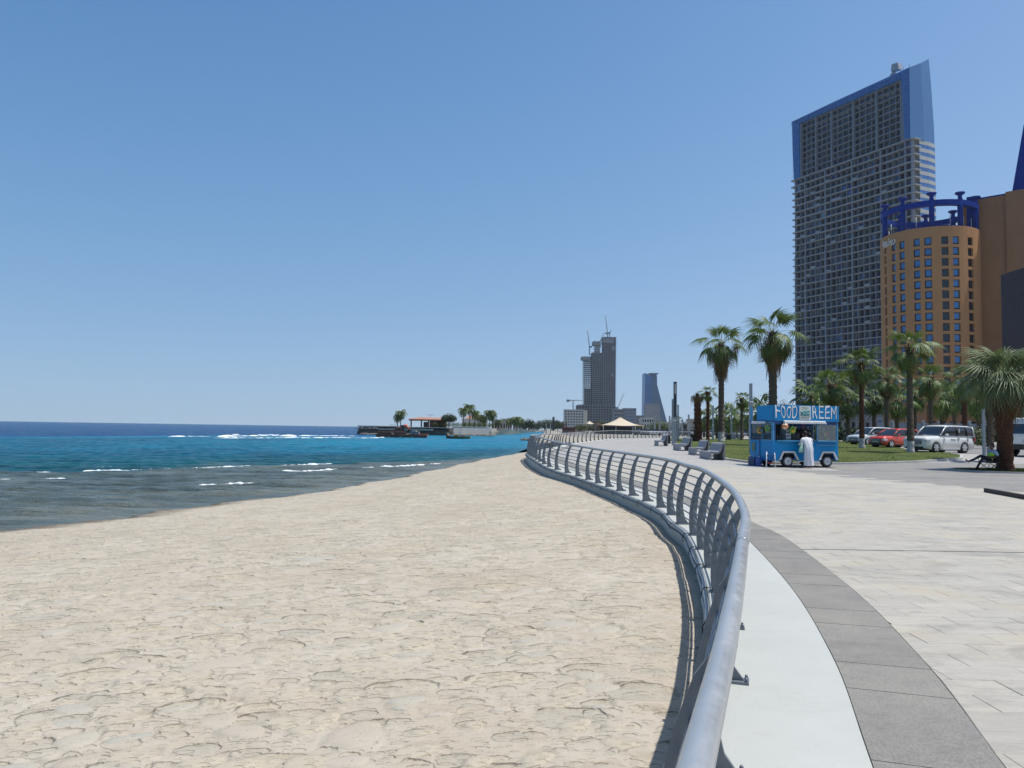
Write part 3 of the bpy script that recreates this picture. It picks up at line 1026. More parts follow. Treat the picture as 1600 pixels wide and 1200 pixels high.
# ground right of the promenade
ys = np.linspace(-20, 152, 40)
Xs = np.stack([np.geomspace(129, 2000, 12) for q in ys]); Ys = np.repeat(ys[:, None], 12, 1)
o = put('ground', grid_mesh('ground', Xs, Ys, gz(Xs, Ys) - .03, M_LAND)); tag(o, kind='structure')
# ================================================================== RAILING
def metal_paint(name, col, rough, metal):
    t = NT(name); vec = t.coord('Object')
    c = t.ramp(t.noise(3, 5, .6, vec), [(.3, tuple(k * .9 for k in col)), (.7, tuple(k * 1.08 for k in col))])
    c = t.mix(t.ramp(t.noise(1.2, 8, .8, vec, .5), [(.52, 0.), (.72, .45)]), c, (.42, .40, .36))          # salt and dust film
    c = t.mix(t.ramp(t.noise(45, 4, .7, vec), [(.66, 0.), (.74, .6)]), c, tuple(k * .45 for k in col))
    c = t.mix(t.ramp(t.noise(7, 3, .6, vec), [(.74, 0.), (.78, .5)]), c, (.22, .12, .06))
    t.set(c, t.ramp(t.noise(9, 6, .7, vec), [(.3, rough - .08), (.7, rough + .2)]), metal, .5)
    t.bump(t.noise(70, 5, .7, vec), .12, .004)
    return t.m
M_RAIL = metal_paint('railing_paint', (.165, .185, .205), .36, .3)
M_RAILTOP = metal_paint('handrail_metal', (.44, .455, .455), .30, .5)
M_PIPE = mat('grey_conduit', (.27, .295, .31), .42, .2, .15, 3)
M_DARK = mat('black_rubber', (.02, .02, .022), .7)

SEAW = [(-.150, .015), (-.160, .15), (-.158, .35), (-.130, .55), (-.085, .74), (-.025, .9), (.045, 1.0)]
LAND = [(.105, 1.0), (.055, .9), (.012, .74), (-.022, .55), (-.040, .4), (-.035, .25), (.0, .1), (.065, .015)]
mb = MB()
mb.prism(SEAW + LAND, 'y', -.013, .013)
POST = mb.mesh('post', M_RAIL)
mb = MB(); mb.box(-.175, .095, -.055, .055, .0, .016)
for px_ in (-.155, .078):
    for py_ in (-.035, .035):
        mb.lathe([(.011, .016), (.011, .034), (.006, .044)], 6, (px_, py_, 0), 'z')
PLATE = mb.mesh('base_plate', M_RAIL)
def edge_x(prof, z):
    pr = sorted(prof, key=lambda p: p[1]); return float(np.interp(z, [p[1] for p in pr], [p[0] for p in pr]))
BARZ = [.165, .285, .405, .525, .645, .765, .885]
BARX = [(edge_x(SEAW, z) + edge_x(LAND, z)) / 2 - .0 for z in BARZ]
HRX = .075
def rail_line(offset, z, sa, sb, step=.25):
    out = []
    for s in np.arange(sa, sb, step):
        p, tq, n = along(s)
        out.append((p[0] + n[0] * (offset - HRX * 1.0), p[1] + n[1] * (offset - HRX), gzf(p[0], p[1]) + z))
    return out
def nearest_s(x, y):
    return float(RS[np.argmin((RP[:, 0] - x) ** 2 + (RP[:, 1] - y) ** 2)])
s_plate = nearest_s(1.50, 5.22)
def make_rail(label, sa, sb, first, spacing, full):
    t = thing('railing', label, 'railing', (0, 0, 0))
    hr = MB(); hr.tube(rail_line(HRX, 1.035, sa, sb), .034, 14, flat=.9); hr.build('handrail', M_RAILTOP, t)
    lip = MB(); lip.tube(rail_line(HRX, .998, sa, sb), .024, 6, flat=.35); lip.build('fixing_strip', M_RAIL, t)
    for bx, bz in zip(BARX, BARZ):
        b = MB(); b.tube(rail_line(bx, bz, sa, sb, .3), .0125, 8); b.build('rail', M_RAIL, t)
    k = 0
    s = first
    while s < sb - .1:
        if s > sa:
            p, tq, n = along(s)
            o = put('post', POST, t, (p[0] - n[0] * HRX, p[1] - n[1] * HRX, gzf(p[0], p[1])), math.atan2(n[1], n[0]))
            put('base_plate', PLATE, o)
            if k % 4 == 1 and full:
                q = rail_line(HRX, 1.035, s + .55, s + .61, .03)
                m = MB(); m.tube(q, .0362, 14, flat=.9); m.build('joint_sleeve', M_RAILTOP, t)
            k += 1
        s += spacing
    return t
s_turn = nearest_s(1.35, 45.5)
make_rail('long grey steel railing curving from the foreground along the beach edge', 0.0, s_turn, s_plate - 1.46 * 6, 1.46, True)
make_rail('distant grey railing sweeping right around the far side of the bay', s_turn + .02, RS[-1] - .2, s_turn + .7, 2.35, False)

# two conduits clipped to the sea wall's outer edge
cd = thing('conduit_run', 'pair of grey conduits clipped along the outer face of the sea wall', 'conduit')
for off, z, r in ((-.282, -.03, .021), (-.296, -.10, .021)):
    pts = []
    for s in np.arange(0, s_turn, .25):
        p, tq, n = along(s)
        w = .006 * math.sin(s * 2.1 + off * 40) + .005 * math.sin(s * 5.3)
        pts.append((p[0] + n[0] * (off + w), p[1] + n[1] * (off + w), gzf(p[0], p[1]) + z + w * .7))
    MB().tube(pts, r, 10).build('conduit', M_PIPE, cd)
s = s_plate - 1.46 * 2
while s < s_turn:
    p, tq, n = along(s + .2)
    m = MB()
    m.T = Matrix.Translation((p[0], p[1], gzf(p[0], p[1]))) @ Matrix.Rotation(math.atan2(n[1], n[0]), 4, 'Z')
    m.tube([(-.23, 0, .004), (-.295, 0, .0), (-.322, 0, -.05), (-.328, 0, -.11), (-.26, 0, -.14)], .006, 5)
    m.build('clip', M_DARK, cd)
    s += 1.46
# ================================================================== BUILDINGS
M_CONC = mat('tower_concrete', (.33, .345, .35), .85, 0, .18, .15)
M_CONC_D = mat('raw_concrete', (.13, .125, .115), .9, 0, .2, .2)
M_FIN = mat('tower_fin', (.22, .24, .27), .85, 0, .15, .2)
def glassmat(name, col, rough=.08, spec=.9, rand=.0, metal=0.0, bumps=True):
    t = NT(name)
    oi = t.n.new('ShaderNodeObjectInfo')
    c = t.ramp(t.noise(.35, 4, .6, t.coord('Object')), [(.3, tuple(k * .75 for k in col)), (.7, tuple(min(1, k * 1.2) for k in col))])
    if rand: c = t.mix(1., c, t.ramp(oi.outputs['Random'], [(0, 1 - rand), (1, 1.)]), 'MULTIPLY')
    t.set(c, rough, metal, spec)
    return t.m
M_GL_DK = glassmat('dark_glass', (.016, .024, .036), .12, .6, .4)
M_GL_BL = glassmat('blue_glass', (.055, .12, .30), .12, .6, .25)
M_GL_LB = glassmat('pale_blue_glass', (.16, .25, .42), .15, .6, .3)
M_GL_GR = glassmat('grey_curtained_glass', (.085, .10, .12), .2, .5, .3)
M_GL_NB = glassmat('navy_glass', (.03, .058, .12), .12, .6, .4)
M_CURT = mat('blue_curtain_wall', (.045, .15, .38), .25, 0, .15, .4, spec=.6)
M_CURT_L = mat('pale_curtain_wall', (.065, .18, .37), .35, 0, .05, .05, spec=.5)
M_STRIPE = mat('white_spandrel', (.42, .43, .40), .6, 0, .08, .3)

# ---- the tall tower
W_, D_, H_ = 73.5, 16.0, 179.0
pr = P(1418, 600, 378)
tw = thing('apartment_tower', 'very tall unfinished tower with blue glass frame round its top and balcony grid below', 'tower',
           (pr.x - .459 * 70, pr.y + .888 * 70, .2), math.atan2(-.888, .459))
FL = 3.9
ZT = 148.5
MB().box(0, W_, 2.6, D_, 0, 176).build('core', M_CONC_D, tw)
cols = 21
cw = W_ / cols
rr = random.Random(5)
# slabs of the lower part, each floor one slab that sticks out at both ends
k = 0; z = 16.0
slab_z = []
while z < ZT + 1:
    slab_z.append(z); z += FL
for i, z in enumerate(slab_z):
    ext = 2.4 + (.9 if z > ZT - 6 else 0) + (1.4 * max(0, (40 - z) / 24) if z < 40 else 0)
    rt = 1.6 if z > 60 else 1.0
    # rounded balcony corners
    poly = [(-ext, .6), (-ext + .5, .05), (W_ + rt - 1.2, 0), (W_ + rt + .2, 1.0), (W_ + rt + .4, 5.4), (W_ + .02, 5.6), (W_ + .02, 2.9), (.02, 2.9), (-ext, 6.5)]
    MB().prism(poly, 'z', z, z + (.38 if z < 110 else .5)).build('floor_slab', M_CONC, tw)
# fins between the cells
for c in range(cols + 1):
    major = c in (0, 2, 6, 11, 16, 20, 21)
    w = .8 if major else .26
    MB().box(c * cw - w / 2, c * cw + w / 2, .10 if major else .35, 2.55, 12, 104).build('fin', M_FIN, tw)
    MB().box(c * cw - w / 2, c * cw + w / 2, .5 if major else .8, 2.55, 104, ZT).build('fin', M_FIN, tw)
wins = []
for i in range(len(slab_z) - 1):
    for c in range(cols): wins.append((i, c))
kinds = [M_GL_DK, M_GL_DK, M_GL_NB, M_GL_NB, M_GL_GR, M_GL_BL, M_GL_BL, M_GL_LB]
def window_mesh(m, w, h, var):
    mb = MB()
    mb.box(-w / 2, w / 2, .0, .08, 0, h, 0)
    mb.box(-w / 2, w / 2, -.05, .0, 0, .12, 1); mb.box(-w / 2, w / 2, -.05, .0, h - .12, h, 1)
    for x in ((-w / 2 + .05), (w * .1 if var else -w * .15), (w / 2 - .05)):
        mb.box(x - .05, x + .05, -.06, .0, .12, h - .12, 1)
    return mb.mesh('window', [m, M_STRIPE])
WM = {}
for m in set(kinds):
    for var in (0, 1): WM[(m.name, var)] = window_mesh(m, cw - .3, FL - .62, var)
rr.shuffle(wins)
panels = MB()
patchy = lambda i, c: mnoise.noise(Vector((i * .35, c * .45, 2)))
stuff = {m.name: MB() for m in set(kinds)}
vis = [w for w in wins if w[0] > 3 and not (w[1] > 15 and w[0] < 24)]
keepi = set(vis[:300])
for (i, c) in wins:
    q = patchy(i, c)
    m = rr.choice(kinds[:4]) if q < .12 else rr.choice([M_GL_BL, M_GL_LB, M_GL_GR, M_GL_DK])
    z = slab_z[i] + .62; x = (c + .5) * cw; y = 2.45 - (.9 if rr.random() < .12 else 0)
    if (i, c) in keepi:
        put('window', WM[(m.name, rr.randint(0, 1))], tw, (x, y, z))
    else:
        stuff[m.name].box(x - cw / 2 + .15, x + cw / 2 - .15, y, y + .08, z, slab_z[i + 1])
    if rr.random() < .10:    # half height parapet or partition on the balcony
        panels.box(x - cw / 2 + .15, x + cw / 2 - .15, .5, .6, z, z + 1.05)
    if rr.random() < .10:
        xx = x + rr.uniform(-.8, .8); panels.box(xx - .1, xx + .1, .9, 2.3, z, slab_z[i + 1])
for nme, mb in stuff.items():
    if mb.v: tag(mb.build('window_field', bpy.data.materials[nme], tw), kind='stuff')
tag(panels.build('balcony_partitions', M_CONC, tw), kind='stuff')
# base
MB().box(-5.5, W_ + 3, -3, D_ + 4, -1, 11.5).build('podium', M_CONC, tw)
for k in range(6):
    MB().prism([(-7.5 + k * .35, -4), (W_ + 4, -4), (W_ + 4, 1), (-7.5 + k * .35, 1)], 'z', 11.5 + k * .75 - 9, 11.9 + k * .75 - 9).build('podium_louvre', M_FIN, tw)
for k in range(9): MB().box(-4.0 + k * 8, 1.5 + k * 8, -3.12, -3.0, 1.5, 8.5).build('podium_window', M_GL_BL, tw)
# upper part: recessed grid inside a blue glass frame
zs = [ZT + .62 + 3.5 * j for j in range(10)]
x0u, x1u = 4.4, 68.3
UC = 18; uw = (x1u - x0u) / UC
for j, z in enumerate(zs):
    MB().box(x0u, x1u, .9, 2.6, z, z + .42).build('floor_slab', M_FIN, tw)
for c in range(UC + 1):
    major = c in (0, 3, 6, 10, 14, 18)
    w = .7 if major else .22
    MB().box(x0u + c * uw - w / 2, x0u + c * uw + w / 2, .2 if major else 1.1, 2.6, ZT + .6, zs[-1] + (1.4 if major else .3)).build('fin', M_FIN, tw)
up = {m.name: MB() for m in set(kinds)}
for j in range(9):
    for c in range(UC):
        m = rr.choice([M_GL_DK, M_GL_DK, M_GL_DK, M_GL_NB, M_GL_GR]); x = x0u + (c + .5) * uw
        up[m.name].box(x - uw / 2 + .1, x + uw / 2 - .1 - (uw * .4 if rr.random() < .5 else 0), 2.2, 2.55, zs[j] + .5, zs[j + 1] - .6)
for nme, mb in up.items():
    if mb.v: tag(mb.build('window_field', bpy.data.materials[nme], tw), kind='stuff')
ztop = zs[-1]
def frame_piece(poly, y0, y1, name, m):
    MB().prism(poly, 'y', y0, y1).build(name, m, tw)
frame_piece([(-.2, ZT + .6), (x0u - .4, ZT + .6), (x0u - .4, ztop + .4), (-1.3, ztop + 3.2), (-.9, 166)], -.4, D_, 'glass_frame', M_CURT)
frame_piece([(-1.3, ztop + 3.2), (x0u - .4, ztop + .42), (x1u + 1.2, ztop + .42), (W_ + .2, ztop + 4.4), (30, ztop + 4.0)], -.4, D_, 'glass_frame', M_CURT)
frame_piece([(x1u + 2.2, ZT + .6), (W_, ZT + .6), (W_ + .2, ztop + 4.4), (x1u + 1.2, ztop + .4)], -.4, D_, 'glass_frame', M_CURT)
MB().box(x1u + .4, x1u + 2.2, .4, 2.7, ZT + .6, ztop + .6).build('recess_column', M_FIN, tw)
# mullion grid on the frame
mul = MB()
for j in range(22):
    z = ZT + 2 + j * 1.6
    if z < ztop: mul.box(-1.4, x0u - .45, -.46, -.4, z, z + .09); mul.box(x1u + 2.3, W_, -.46, -.4, z, z + .09)
for c in range(46):
    x = -1.6 + c * 1.55; mul.box(x, x + .09, -.46, -.4, ztop + .5 + 0 * c, ztop + 3.3)
for j in (1.3, 2.5): mul.box(-2, W_ - .5, -.46, -.4, ztop + j, ztop + j + .09)
tag(mul.build('mullions', M_GL_DK, tw), kind='stuff')
# end wall: plain glass above, white and blue bands below, bulging outward
def end_poly(z): return D_ + 1.2 + 2.6 * math.sin(math.pi * max(0, min(1, (z - 20) / 175)))
v = []; zz = np.linspace(ZT + .6, ztop + 4.4, 9)
for z in zz:
    f = (z - ZT) / 34
    yb = D_ + 2.5 - 3.0 * f ** 2
    k_ = max(0, f - .60) / .5
    v += [(W_ + .25, -.4, z), (W_ + .9, yb * .5, z + 4.0 * k_), (W_ + .25, yb, z + 8.5 * k_), (W_ - 6, yb - 3, z), (W_ - .2, -.4, z)]
f = []
for i in range(8):
    for j in range(5): f.append((i * 5 + j, i * 5 + (j + 1) % 5, (i + 1) * 5 + (j + 1) % 5, (i + 1) * 5 + j))
f.append((40, 41, 42, 43, 44))
MB().add(v, f).build('end_wall', M_CURT_L, tw)
for i, z in enumerate([ZT + .6 - 3.9 * k for k in range(1, 34)]):
    yb = D_ + 2.6
    MB().prism([(W_ - .3, 6.0), (W_ + .5, 6.0), (W_ + .9, 13), (W_ + .4, yb), (W_ - .3, yb)], 'z', z, z + 1.95).build('glass_band', M_CURT, tw)
    MB().prism([(W_ - .3, 6.05), (W_ + .56, 6.05), (W_ + .96, 13), (W_ + .46, yb + .05), (W_ - .3, yb + .05)], 'z', z + 1.95, z + 3.9).build('white_band', M_STRIPE, tw)
# roof crane
mb = MB(); mb.box(61, 62, 4, 6, ztop + 5, ztop + 8); mb.tube([(57, 4, ztop + 4), (62.5, 4, ztop + 9)], .5, 4); mb.prism([(61, ztop + 8.5), (65.5, ztop + 8), (65, ztop + 11.5), (61.5, ztop + 12)], 'y', 3, 6)
mb.build('roof_cradle_crane', M_CONC, tw)
for x in (68, 71.5):
    MB().rod((x, 3, ztop + 5), (x, 3, ztop + 8), .12, 4).build('roof_mast', M_CONC_D, tw)

# ---- wall with true window openings
def wall_holes(us, zs, hole, mapf, depth):
    """grid of cells between us x zs; hole(i, j) cells are left open and get reveals"""
    mb = MB()
    nu, nz = len(us), len(zs)
    v = [mapf(u, z, 0) for z in zs for u in us]
    f = []
    for j in range(nz - 1):
        for i in range(nu - 1):
            if hole(i, j): continue
            f.append((j * nu + i, j * nu + i + 1, (j + 1) * nu + i + 1, (j + 1) * nu + i))
    mb.add(v, f)
    for j in range(nz - 1):
        for i in range(nu - 1):
            if not hole(i, j): continue
            a, b, c, d = [mapf(us[p], zs[q], 0) for p, q in ((i, j), (i + 1, j), (i + 1, j + 1), (i, j + 1))]
            A, B, C_, D = [mapf(us[p], zs[q], depth) for p, q in ((i, j), (i + 1, j), (i + 1, j + 1), (i, j + 1))]
            mb.add([a, b, c, d, A, B, C_, D], [(0, 1, 5, 4), (1, 2, 6, 5), (2, 3, 7, 6), (3, 0, 4, 7)])
    return mb

# ---- the orange hotel
def stucco(name, col):
    t = NT(name)
    vec = t.coord('Object')
    c = t.ramp(t.noise(.12, 6, .65, vec), [(.3, tuple(k * .85 for k in col)), (.7, col)])
    c = t.mix(t.ramp(t.noise(.5, 5, .7, t.coord('Object', (1, 1, .12))), [(.5, 0.), (.8, .35)]), c, tuple(k * .72 for k in col))
    c = t.mix(t.ramp(t.noise(3.5, 3, .7, vec), [(.4, .2), (.6, 0.)]), c, tuple(k * .7 for k in col))
    t.set(c, .9, 0, .2); t.bump(t.noise(2.5, 5, .7, vec), .5, .15)
    return t.m
M_GL_HT = glassmat('hotel_sky_glass', (.055, .22, .50), .15, .5, .2)
M_STUC = stucco('ochre_stucco', (.47, .245, .112))
M_STUC_D = stucco('brown_stucco', (.33, .175, .090))
M_NAVY = mat('navy_steel', (.004, .030, .22), .55, 0, .15, .3, spec=.2)
M_BROWNF = mat('brown_window_frame', (.02, .012, .012), .5)
HR = 14.5
hc = (136.5, 249.5)
ht = thing('hotel_building', 'orange round hotel block with rows of square windows and navy blue roof ring', 'hotel', (hc[0], hc[1], .2))
ZR = 66.4
def az_px(u):
    """angle on the cylinder hit by the sight line of image column u"""
    d = ray(u, 500); a = math.atan2(d.x, d.y)
    dx, dy = math.sin(a), math.cos(a)
    b = dx * hc[0] + dy * hc[1]; cc = hc[0] ** 2 + hc[1] ** 2 - HR ** 2
    q = b * b - cc
    if q < 0: return None
    tt = b - math.sqrt(q)
    return math.atan2(dy * tt - hc[1], dx * tt - hc[0]) % (2 * math.pi)
cols_px = [(1383.2, 1386.2, 0), (1394.5, 1400.5, 1), (1406.5, 1415, 1), (1429, 1439, 1), (1446, 1457.5, 1), (1473, 1484, 0), (1491, 1501, 1), (1514.5, 1522.5, 0)]
ang = []
for a, b, k in cols_px:
    A, B = az_px(a), az_px(b)
    if A is None or B is None: continue
    ang.append((A, B, k))
lo = ang[0][0] - .6; hi = ang[-1][1] + 1.6
us = [lo + (ang[0][0] - lo) * k / 5 for k in range(5)]
uk = []
for A, B, k in ang:
    us += [A, B]; uk.append((len(us) - 2, k))
us += list(np.linspace(ang[-1][1], hi, 9))[1:]
# intermediate facets so the wall is round
full = []
for a, b in zip(us[:-1], us[1:]):
    n = max(1, int(abs(b - a) / .09)) if not any(abs(a - A) < 1e-9 and abs(b - B) < 1e-9 for A, B, _ in ang) else 1
    full += [a + (b - a) * q / n for q in range(n)]
full.append(us[-1]); us = full
PZ = 3.39
zrow = [61.9 - 1.25 - PZ * k for k in range(17)]
zs_ = sorted([0.0] + [z for z in zrow] + [z + 2.5 for z in zrow] + [ZR])
def hole_cyl(i, j):
    z = zs_[j]
    if not any(abs(z - q) < 1e-6 for q in zrow): return False
    return any(abs(us[i] - A) < 1e-9 and abs(us[i + 1] - B) < 1e-9 for A, B, _ in ang)
cylmap = lambda u, z, d: ((HR - d) * math.cos(u), (HR - d) * math.sin(u), z)
wall_holes(us, zs_, hole_cyl, cylmap, .55).build('wall', M_STUC, ht)
MB().lathe([(HR - .05, 66.2), (HR - .05, 66.45), (HR - .6, 66.45), (HR - .6, 65.8)], 64).build('parapet', M_STUC, ht)
MB().lathe([(HR - 1.2, 0), (HR - 1.2, 65.7)], 48).build('core', M_STUC_D, ht)
for A, B, k in ang:
    for z in zrow:
        pa, pb = Vector(cylmap(A, z, .55)), Vector(cylmap(B, z, .55))
        ctr = (pa + pb) / 2; w = (pb - pa).length
        dirv = (pb - pa).normalized(); rz = math.atan2(dirv.y, dirv.x)
        key = ('hw', round(w, 2), k)
        if key not in WM:
            m1 = MB(); m1.box(-w / 2 - .02, w / 2 + .02, -.02, .12, -.02, 2.52)
            m2 = MB()
            if k == 1: m2.box(-w / 2 + .28, w / 2 - .12, -.06, -.024, .50, 2.34)
            else: m2.box(-w / 2 + .1, w / 2 - .1, -.06, -.024, .12, 2.4)
            WM[key] = (m1.mesh('window', M_BROWNF), m2.mesh('pane', (M_GL_HT if k == 1 else M_GL_DK)))
        o = put('window', WM[key][0], ht, tuple(ctr), rz)
        put('pane', WM[key][1], o)
# roof ring and its posts
RR_ = 13.6
def ring_mb(z0, z1, r0, r1):
    n = 60; v = []
    for q in range(n):
        a = 2 * math.pi * q / n
        for r_, z_ in ((r0, z0), (r1, z0), (r1, z1), (r0, z1)): v.append((r_ * math.cos(a), r_ * math.sin(a), z_))
    f = []
    for q in range(n):
        p = (q + 1) % n
        for k in range(4): f.append((q * 4 + k, p * 4 + k, p * 4 + (k + 1) % 4, q * 4 + (k + 1) % 4))
    return MB().add(v, f)
ring_mb(73.1, 74.9, RR_ - .7, RR_ + .7).build('roof_ring', M_NAVY, ht)
ring_mb(66.46, 67.0, RR_ - .9, RR_ - .3).build('roof_ring', M_NAVY, ht)
a0 = az_px(1507)
for k in range(10):
    a = a0 + 2 * math.pi * k / 10
    mb = MB(); x, y = RR_ * math.cos(a), RR_ * math.sin(a)
    mb.lathe([(.78, 66.47), (.78, 75.2), (.62, 75.4), (.58, 76.3), (1.0, 76.6), (1.45, 76.9), (1.45, 77.3), (.9, 77.4)], 10, (x, y, 0)); mb.build('ring_post', M_NAVY, ht)
for k in range(16):
    a = a0 + .2 + 2 * math.pi * k / 16
    MB().rod((12.4 * math.cos(a), 12.4 * math.sin(a), 66.3), (12.4 * math.cos(a), 12.4 * math.sin(a), 70.5), .12, 5).build('roof_lamp', M_STRIPE, ht)
# block to the right, its face catching the cylinder
bc = (147.8 - hc[0], 242 - hc[1])
th_ = math.atan2(-.68, .73)
def blk(name, s0, s1, d0, d1, z1, m, z0=0):
    mb = MB(); mb.T = Matrix.Translation((bc[0], bc[1], 0)) @ Matrix.Rotation(th_, 4, 'Z'); mb.box(s0, s1, d0, d1, z0, z1); return mb.build(name, m, ht)
blk('wing', -4.5, 8.08, 0, 30, 76.9, M_STUC_D)
blk('wing_parapet', -.3, 8.08, -.05, .6, 77.35, M_NAVY, 76.91)
blk('side_wing', 8.1, 46, -.8, 30, 77.6, M_STUC_D)
blk('corner_pier', -2.6, -.52, -.9, 3, 78.0, M_NAVY, 66.5)
blk('base_band', -.3, 8.0, -.06, 1, 2.0, M_STUC)
mb = MB(); mb.T = Matrix.Translation((bc[0], bc[1], 0)) @ Matrix.Rotation(th_, 4, 'Z')
mb.prism([(8.9, 77.6), (30, 77.6), (26, 108), (12.6, 99.5)], 'y', 4, 9); mb.build('roof_sail', M_NAVY, ht)
mb = MB(); mb.T = Matrix.Translation((bc[0], bc[1], 0)) @ Matrix.Rotation(th_, 4, 'Z'); mb.lathe([(.9, 76.9), (.9, 77.2), (.2, 78.3)], 10, (3.4, 3, 0)); mb.build('satellite_dish', M_STUC, ht)
# cursive sign letters, right to left round the wall
def text_mesh(body, size, extrude, name, m, offset=0.0, align='CENTER', shear=0):
    cu = bpy.data.curves.new(name, 'FONT'); cu.body = body; cu.size = size; cu.extrude = extrude; cu.offset = offset; cu.align_x = align; cu.resolution_u = 4; cu.shear = shear
    o = bpy.data.objects.new('tmp', cu); COL.objects.link(o)
    dg = bpy.context.evaluated_depsgraph_get()
    me = bpy.data.meshes.new_from_object(o.evaluated_get(dg))
    bpy.data.objects.remove(o)
    me.name = name; me.materials.clear(); me.materials.append(m)
    return me
M_SIGN = mat('pale_sign_letter', (.62, .58, .50), .5)
word = ['\u0631', '\u0648', '\u0632', '\u0648', '\u0648', '\u062f']     # first letter stands rightmost
aR, aL = az_px(1402.0), az_px(1381.0)
sgn = thing('hotel_sign', 'pale cursive hotel name in raised letters at the top left of the orange wall', 'sign', (hc[0], hc[1], .2))
for i, ch in enumerate(word):
    f = (i + .5) / len(word)
    a = aR + (aL - aR) * f
    me = text_mesh(ch, 3.4, .12, 'letter', M_SIGN, .03)
    o = put('letter', me, sgn, (math.cos(a) * (HR + .2), math.sin(a) * (HR + .2), 63.35 if ch != '\u062f' else 63.6))
    o.rotation_euler = (math.pi / 2, 0, a + math.pi / 2)

# ---- purple perforated building at the frame edge
t = NT('perforated_purple'); vec = t.coord('Object')
vo = t.n.new('ShaderNodeTexVoronoi'); vo.inputs['Scale'].default_value = .9; t.link(vec, vo.inputs['Vector'])
dots = t.ramp(vo.outputs['Distance'], [(.25, 1.), (.3, 0.)])
c = t.mix(t.math('MULTIPLY', dots, t.ramp(t.noise(.12, 3, .6, vec), [(.4, .2), (.6, 1.)])), (.040, .024, .030), (.010, .008, .011))
t.set(c, .6, .1, .4); M_PURP = t.m
pb = thing('dark_office_building', 'dark purple building with perforated panels cut off by the right frame edge', 'building', (100.6, 157, .3), math.atan2(-.966, -.26) + math.pi / 2 + math.pi)
# local: x runs away from the road face, y along it
pb.rotation_euler = (0, 0, math.atan2(-.26, .966) * -1 - math.pi / 2 + 0)
pb.rotation_euler = (0, 0, 0)
mb = MB(); Lb = 46
dx_, dy_ = -.05, -1.0
def quadbox(s0, s1, d0, d1, z0, z1):
    """s along the visible side (toward the viewer), d outward to the right"""
    p = lambda s, d, z: (s * dx_ + d, s * dy_, z)
    v = [p(s0, d0, z0), p(s1, d0, z0), p(s1, d1, z0), p(s0, d1, z0), p(s0, d0, z1), p(s1, d0, z1), p(s1, d1, z1), p(s0, d1, z1)]
    return MB().add(v, [(0, 1, 2, 3), (7, 6, 5, 4), (4, 5, 1, 0), (5, 6, 2, 1), (6, 7, 3, 2), (7, 4, 0, 3)])
quadbox(0, Lb, 0, 40, 17.5, 34.5).build('perforated_panel', M_PURP, pb)
quadbox(.3, Lb, 1.0, 40, 0, 17.5).build('body', M_GL_DK, pb)
for z in (4, 8.2, 12.4, 16.6):
    quadbox(0, Lb, .5, 40, z, z + .4).build('floor_slab', M_STRIPE, pb)
for s_ in range(0, 46, 5):
    quadbox(s_, s_ + .5, .35, 1.2, 0, 17.4).build('column', M_PURP, pb)

# ---- twin towers under construction
M_HAZ_C = mat('far_concrete', (.20, .21, .225), .9, 0, .15, .05)
M_HAZ_D = mat('far_dark_floor', (.04, .048, .062), .9, 0, .2, .05)
def far_frame(t_, u0, u1, vtop, Y, depth, zbot=0, pitch=3.6, dense=True, colw=.8, ncol=6, dens=1.0):
    a, b = P(u0, 665, Y), P(u1, 665, Y)
    x0, x1 = a.x - t_.location.x, b.x - t_.location.x
    zt = P((u0 + u1) / 2, vtop, Y).z
    mb = MB()
    z = zbot
    while z < zt:
        mb.box(x0, x1, -depth / 2, depth / 2, z, z + .9); z += pitch
    tag(mb.build('floor_slabs', M_HAZ_C, t_), kind='stuff')
    for k in range(ncol):
        x = x0 + (x1 - x0) * (k + .5) / ncol
        MB().box(x - colw / 2, x + colw / 2, -depth / 2 + .6, -depth / 2 + 1.6, zbot, zt).build('column', M_HAZ_C, t_)
    if dense:
        MB().box(x0 + 1.2, x1 - 1.2, -depth / 2 + 2.5, depth / 2 - 2, zbot, zt - 2).build('core', M_HAZ_D, t_)
    return x0, x1, zt
YT = 1400
p0 = P(935, 665, YT)
tt_ = thing('construction_tower', 'twin concrete towers under construction with stepped raw tops on the far skyline', 'tower', (p0.x, YT, 0))
far_frame(tt_, 940, 960.5, 528, YT, 32, ncol=8)
far_frame(tt_, 922, 941, 552, YT + 6, 30, ncol=7)
far_frame(tt_, 910, 923, 557, YT, 26, dense=False, ncol=4)
far_frame(tt_, 911, 922.5, 606, YT + 3, 20, ncol=4)
far_frame(tt_, 927, 936, 540, YT + 3, 20, dense=False, ncol=3)
far_frame(tt_, 902, 962, 631, YT - 25, 50, pitch=4.4, ncol=14)
for (u0, u1, va, vb, yo) in ((942, 959, 528, 536, -18), (927, 937, 533, 539, -14), (909, 922, 557, 562, -15), (956, 961, 541, 547, -18), (955, 959.5, 584, 588, -18)):
    a, b = P(u0, va, YT + yo), P(u1, vb, YT + yo)
    MB().box(a.x - p0.x, b.x - p0.x, yo, yo + 24, b.z, a.z).build('formwork', M_HAZ_C, tt_)
M_CRANE = mat('crane_steel', (.17, .19, .22), .7)
def lattice(mb, a, b, w):
    a, b = Vector(a), Vector(b)
    mb.rod(a, b, w, 4)
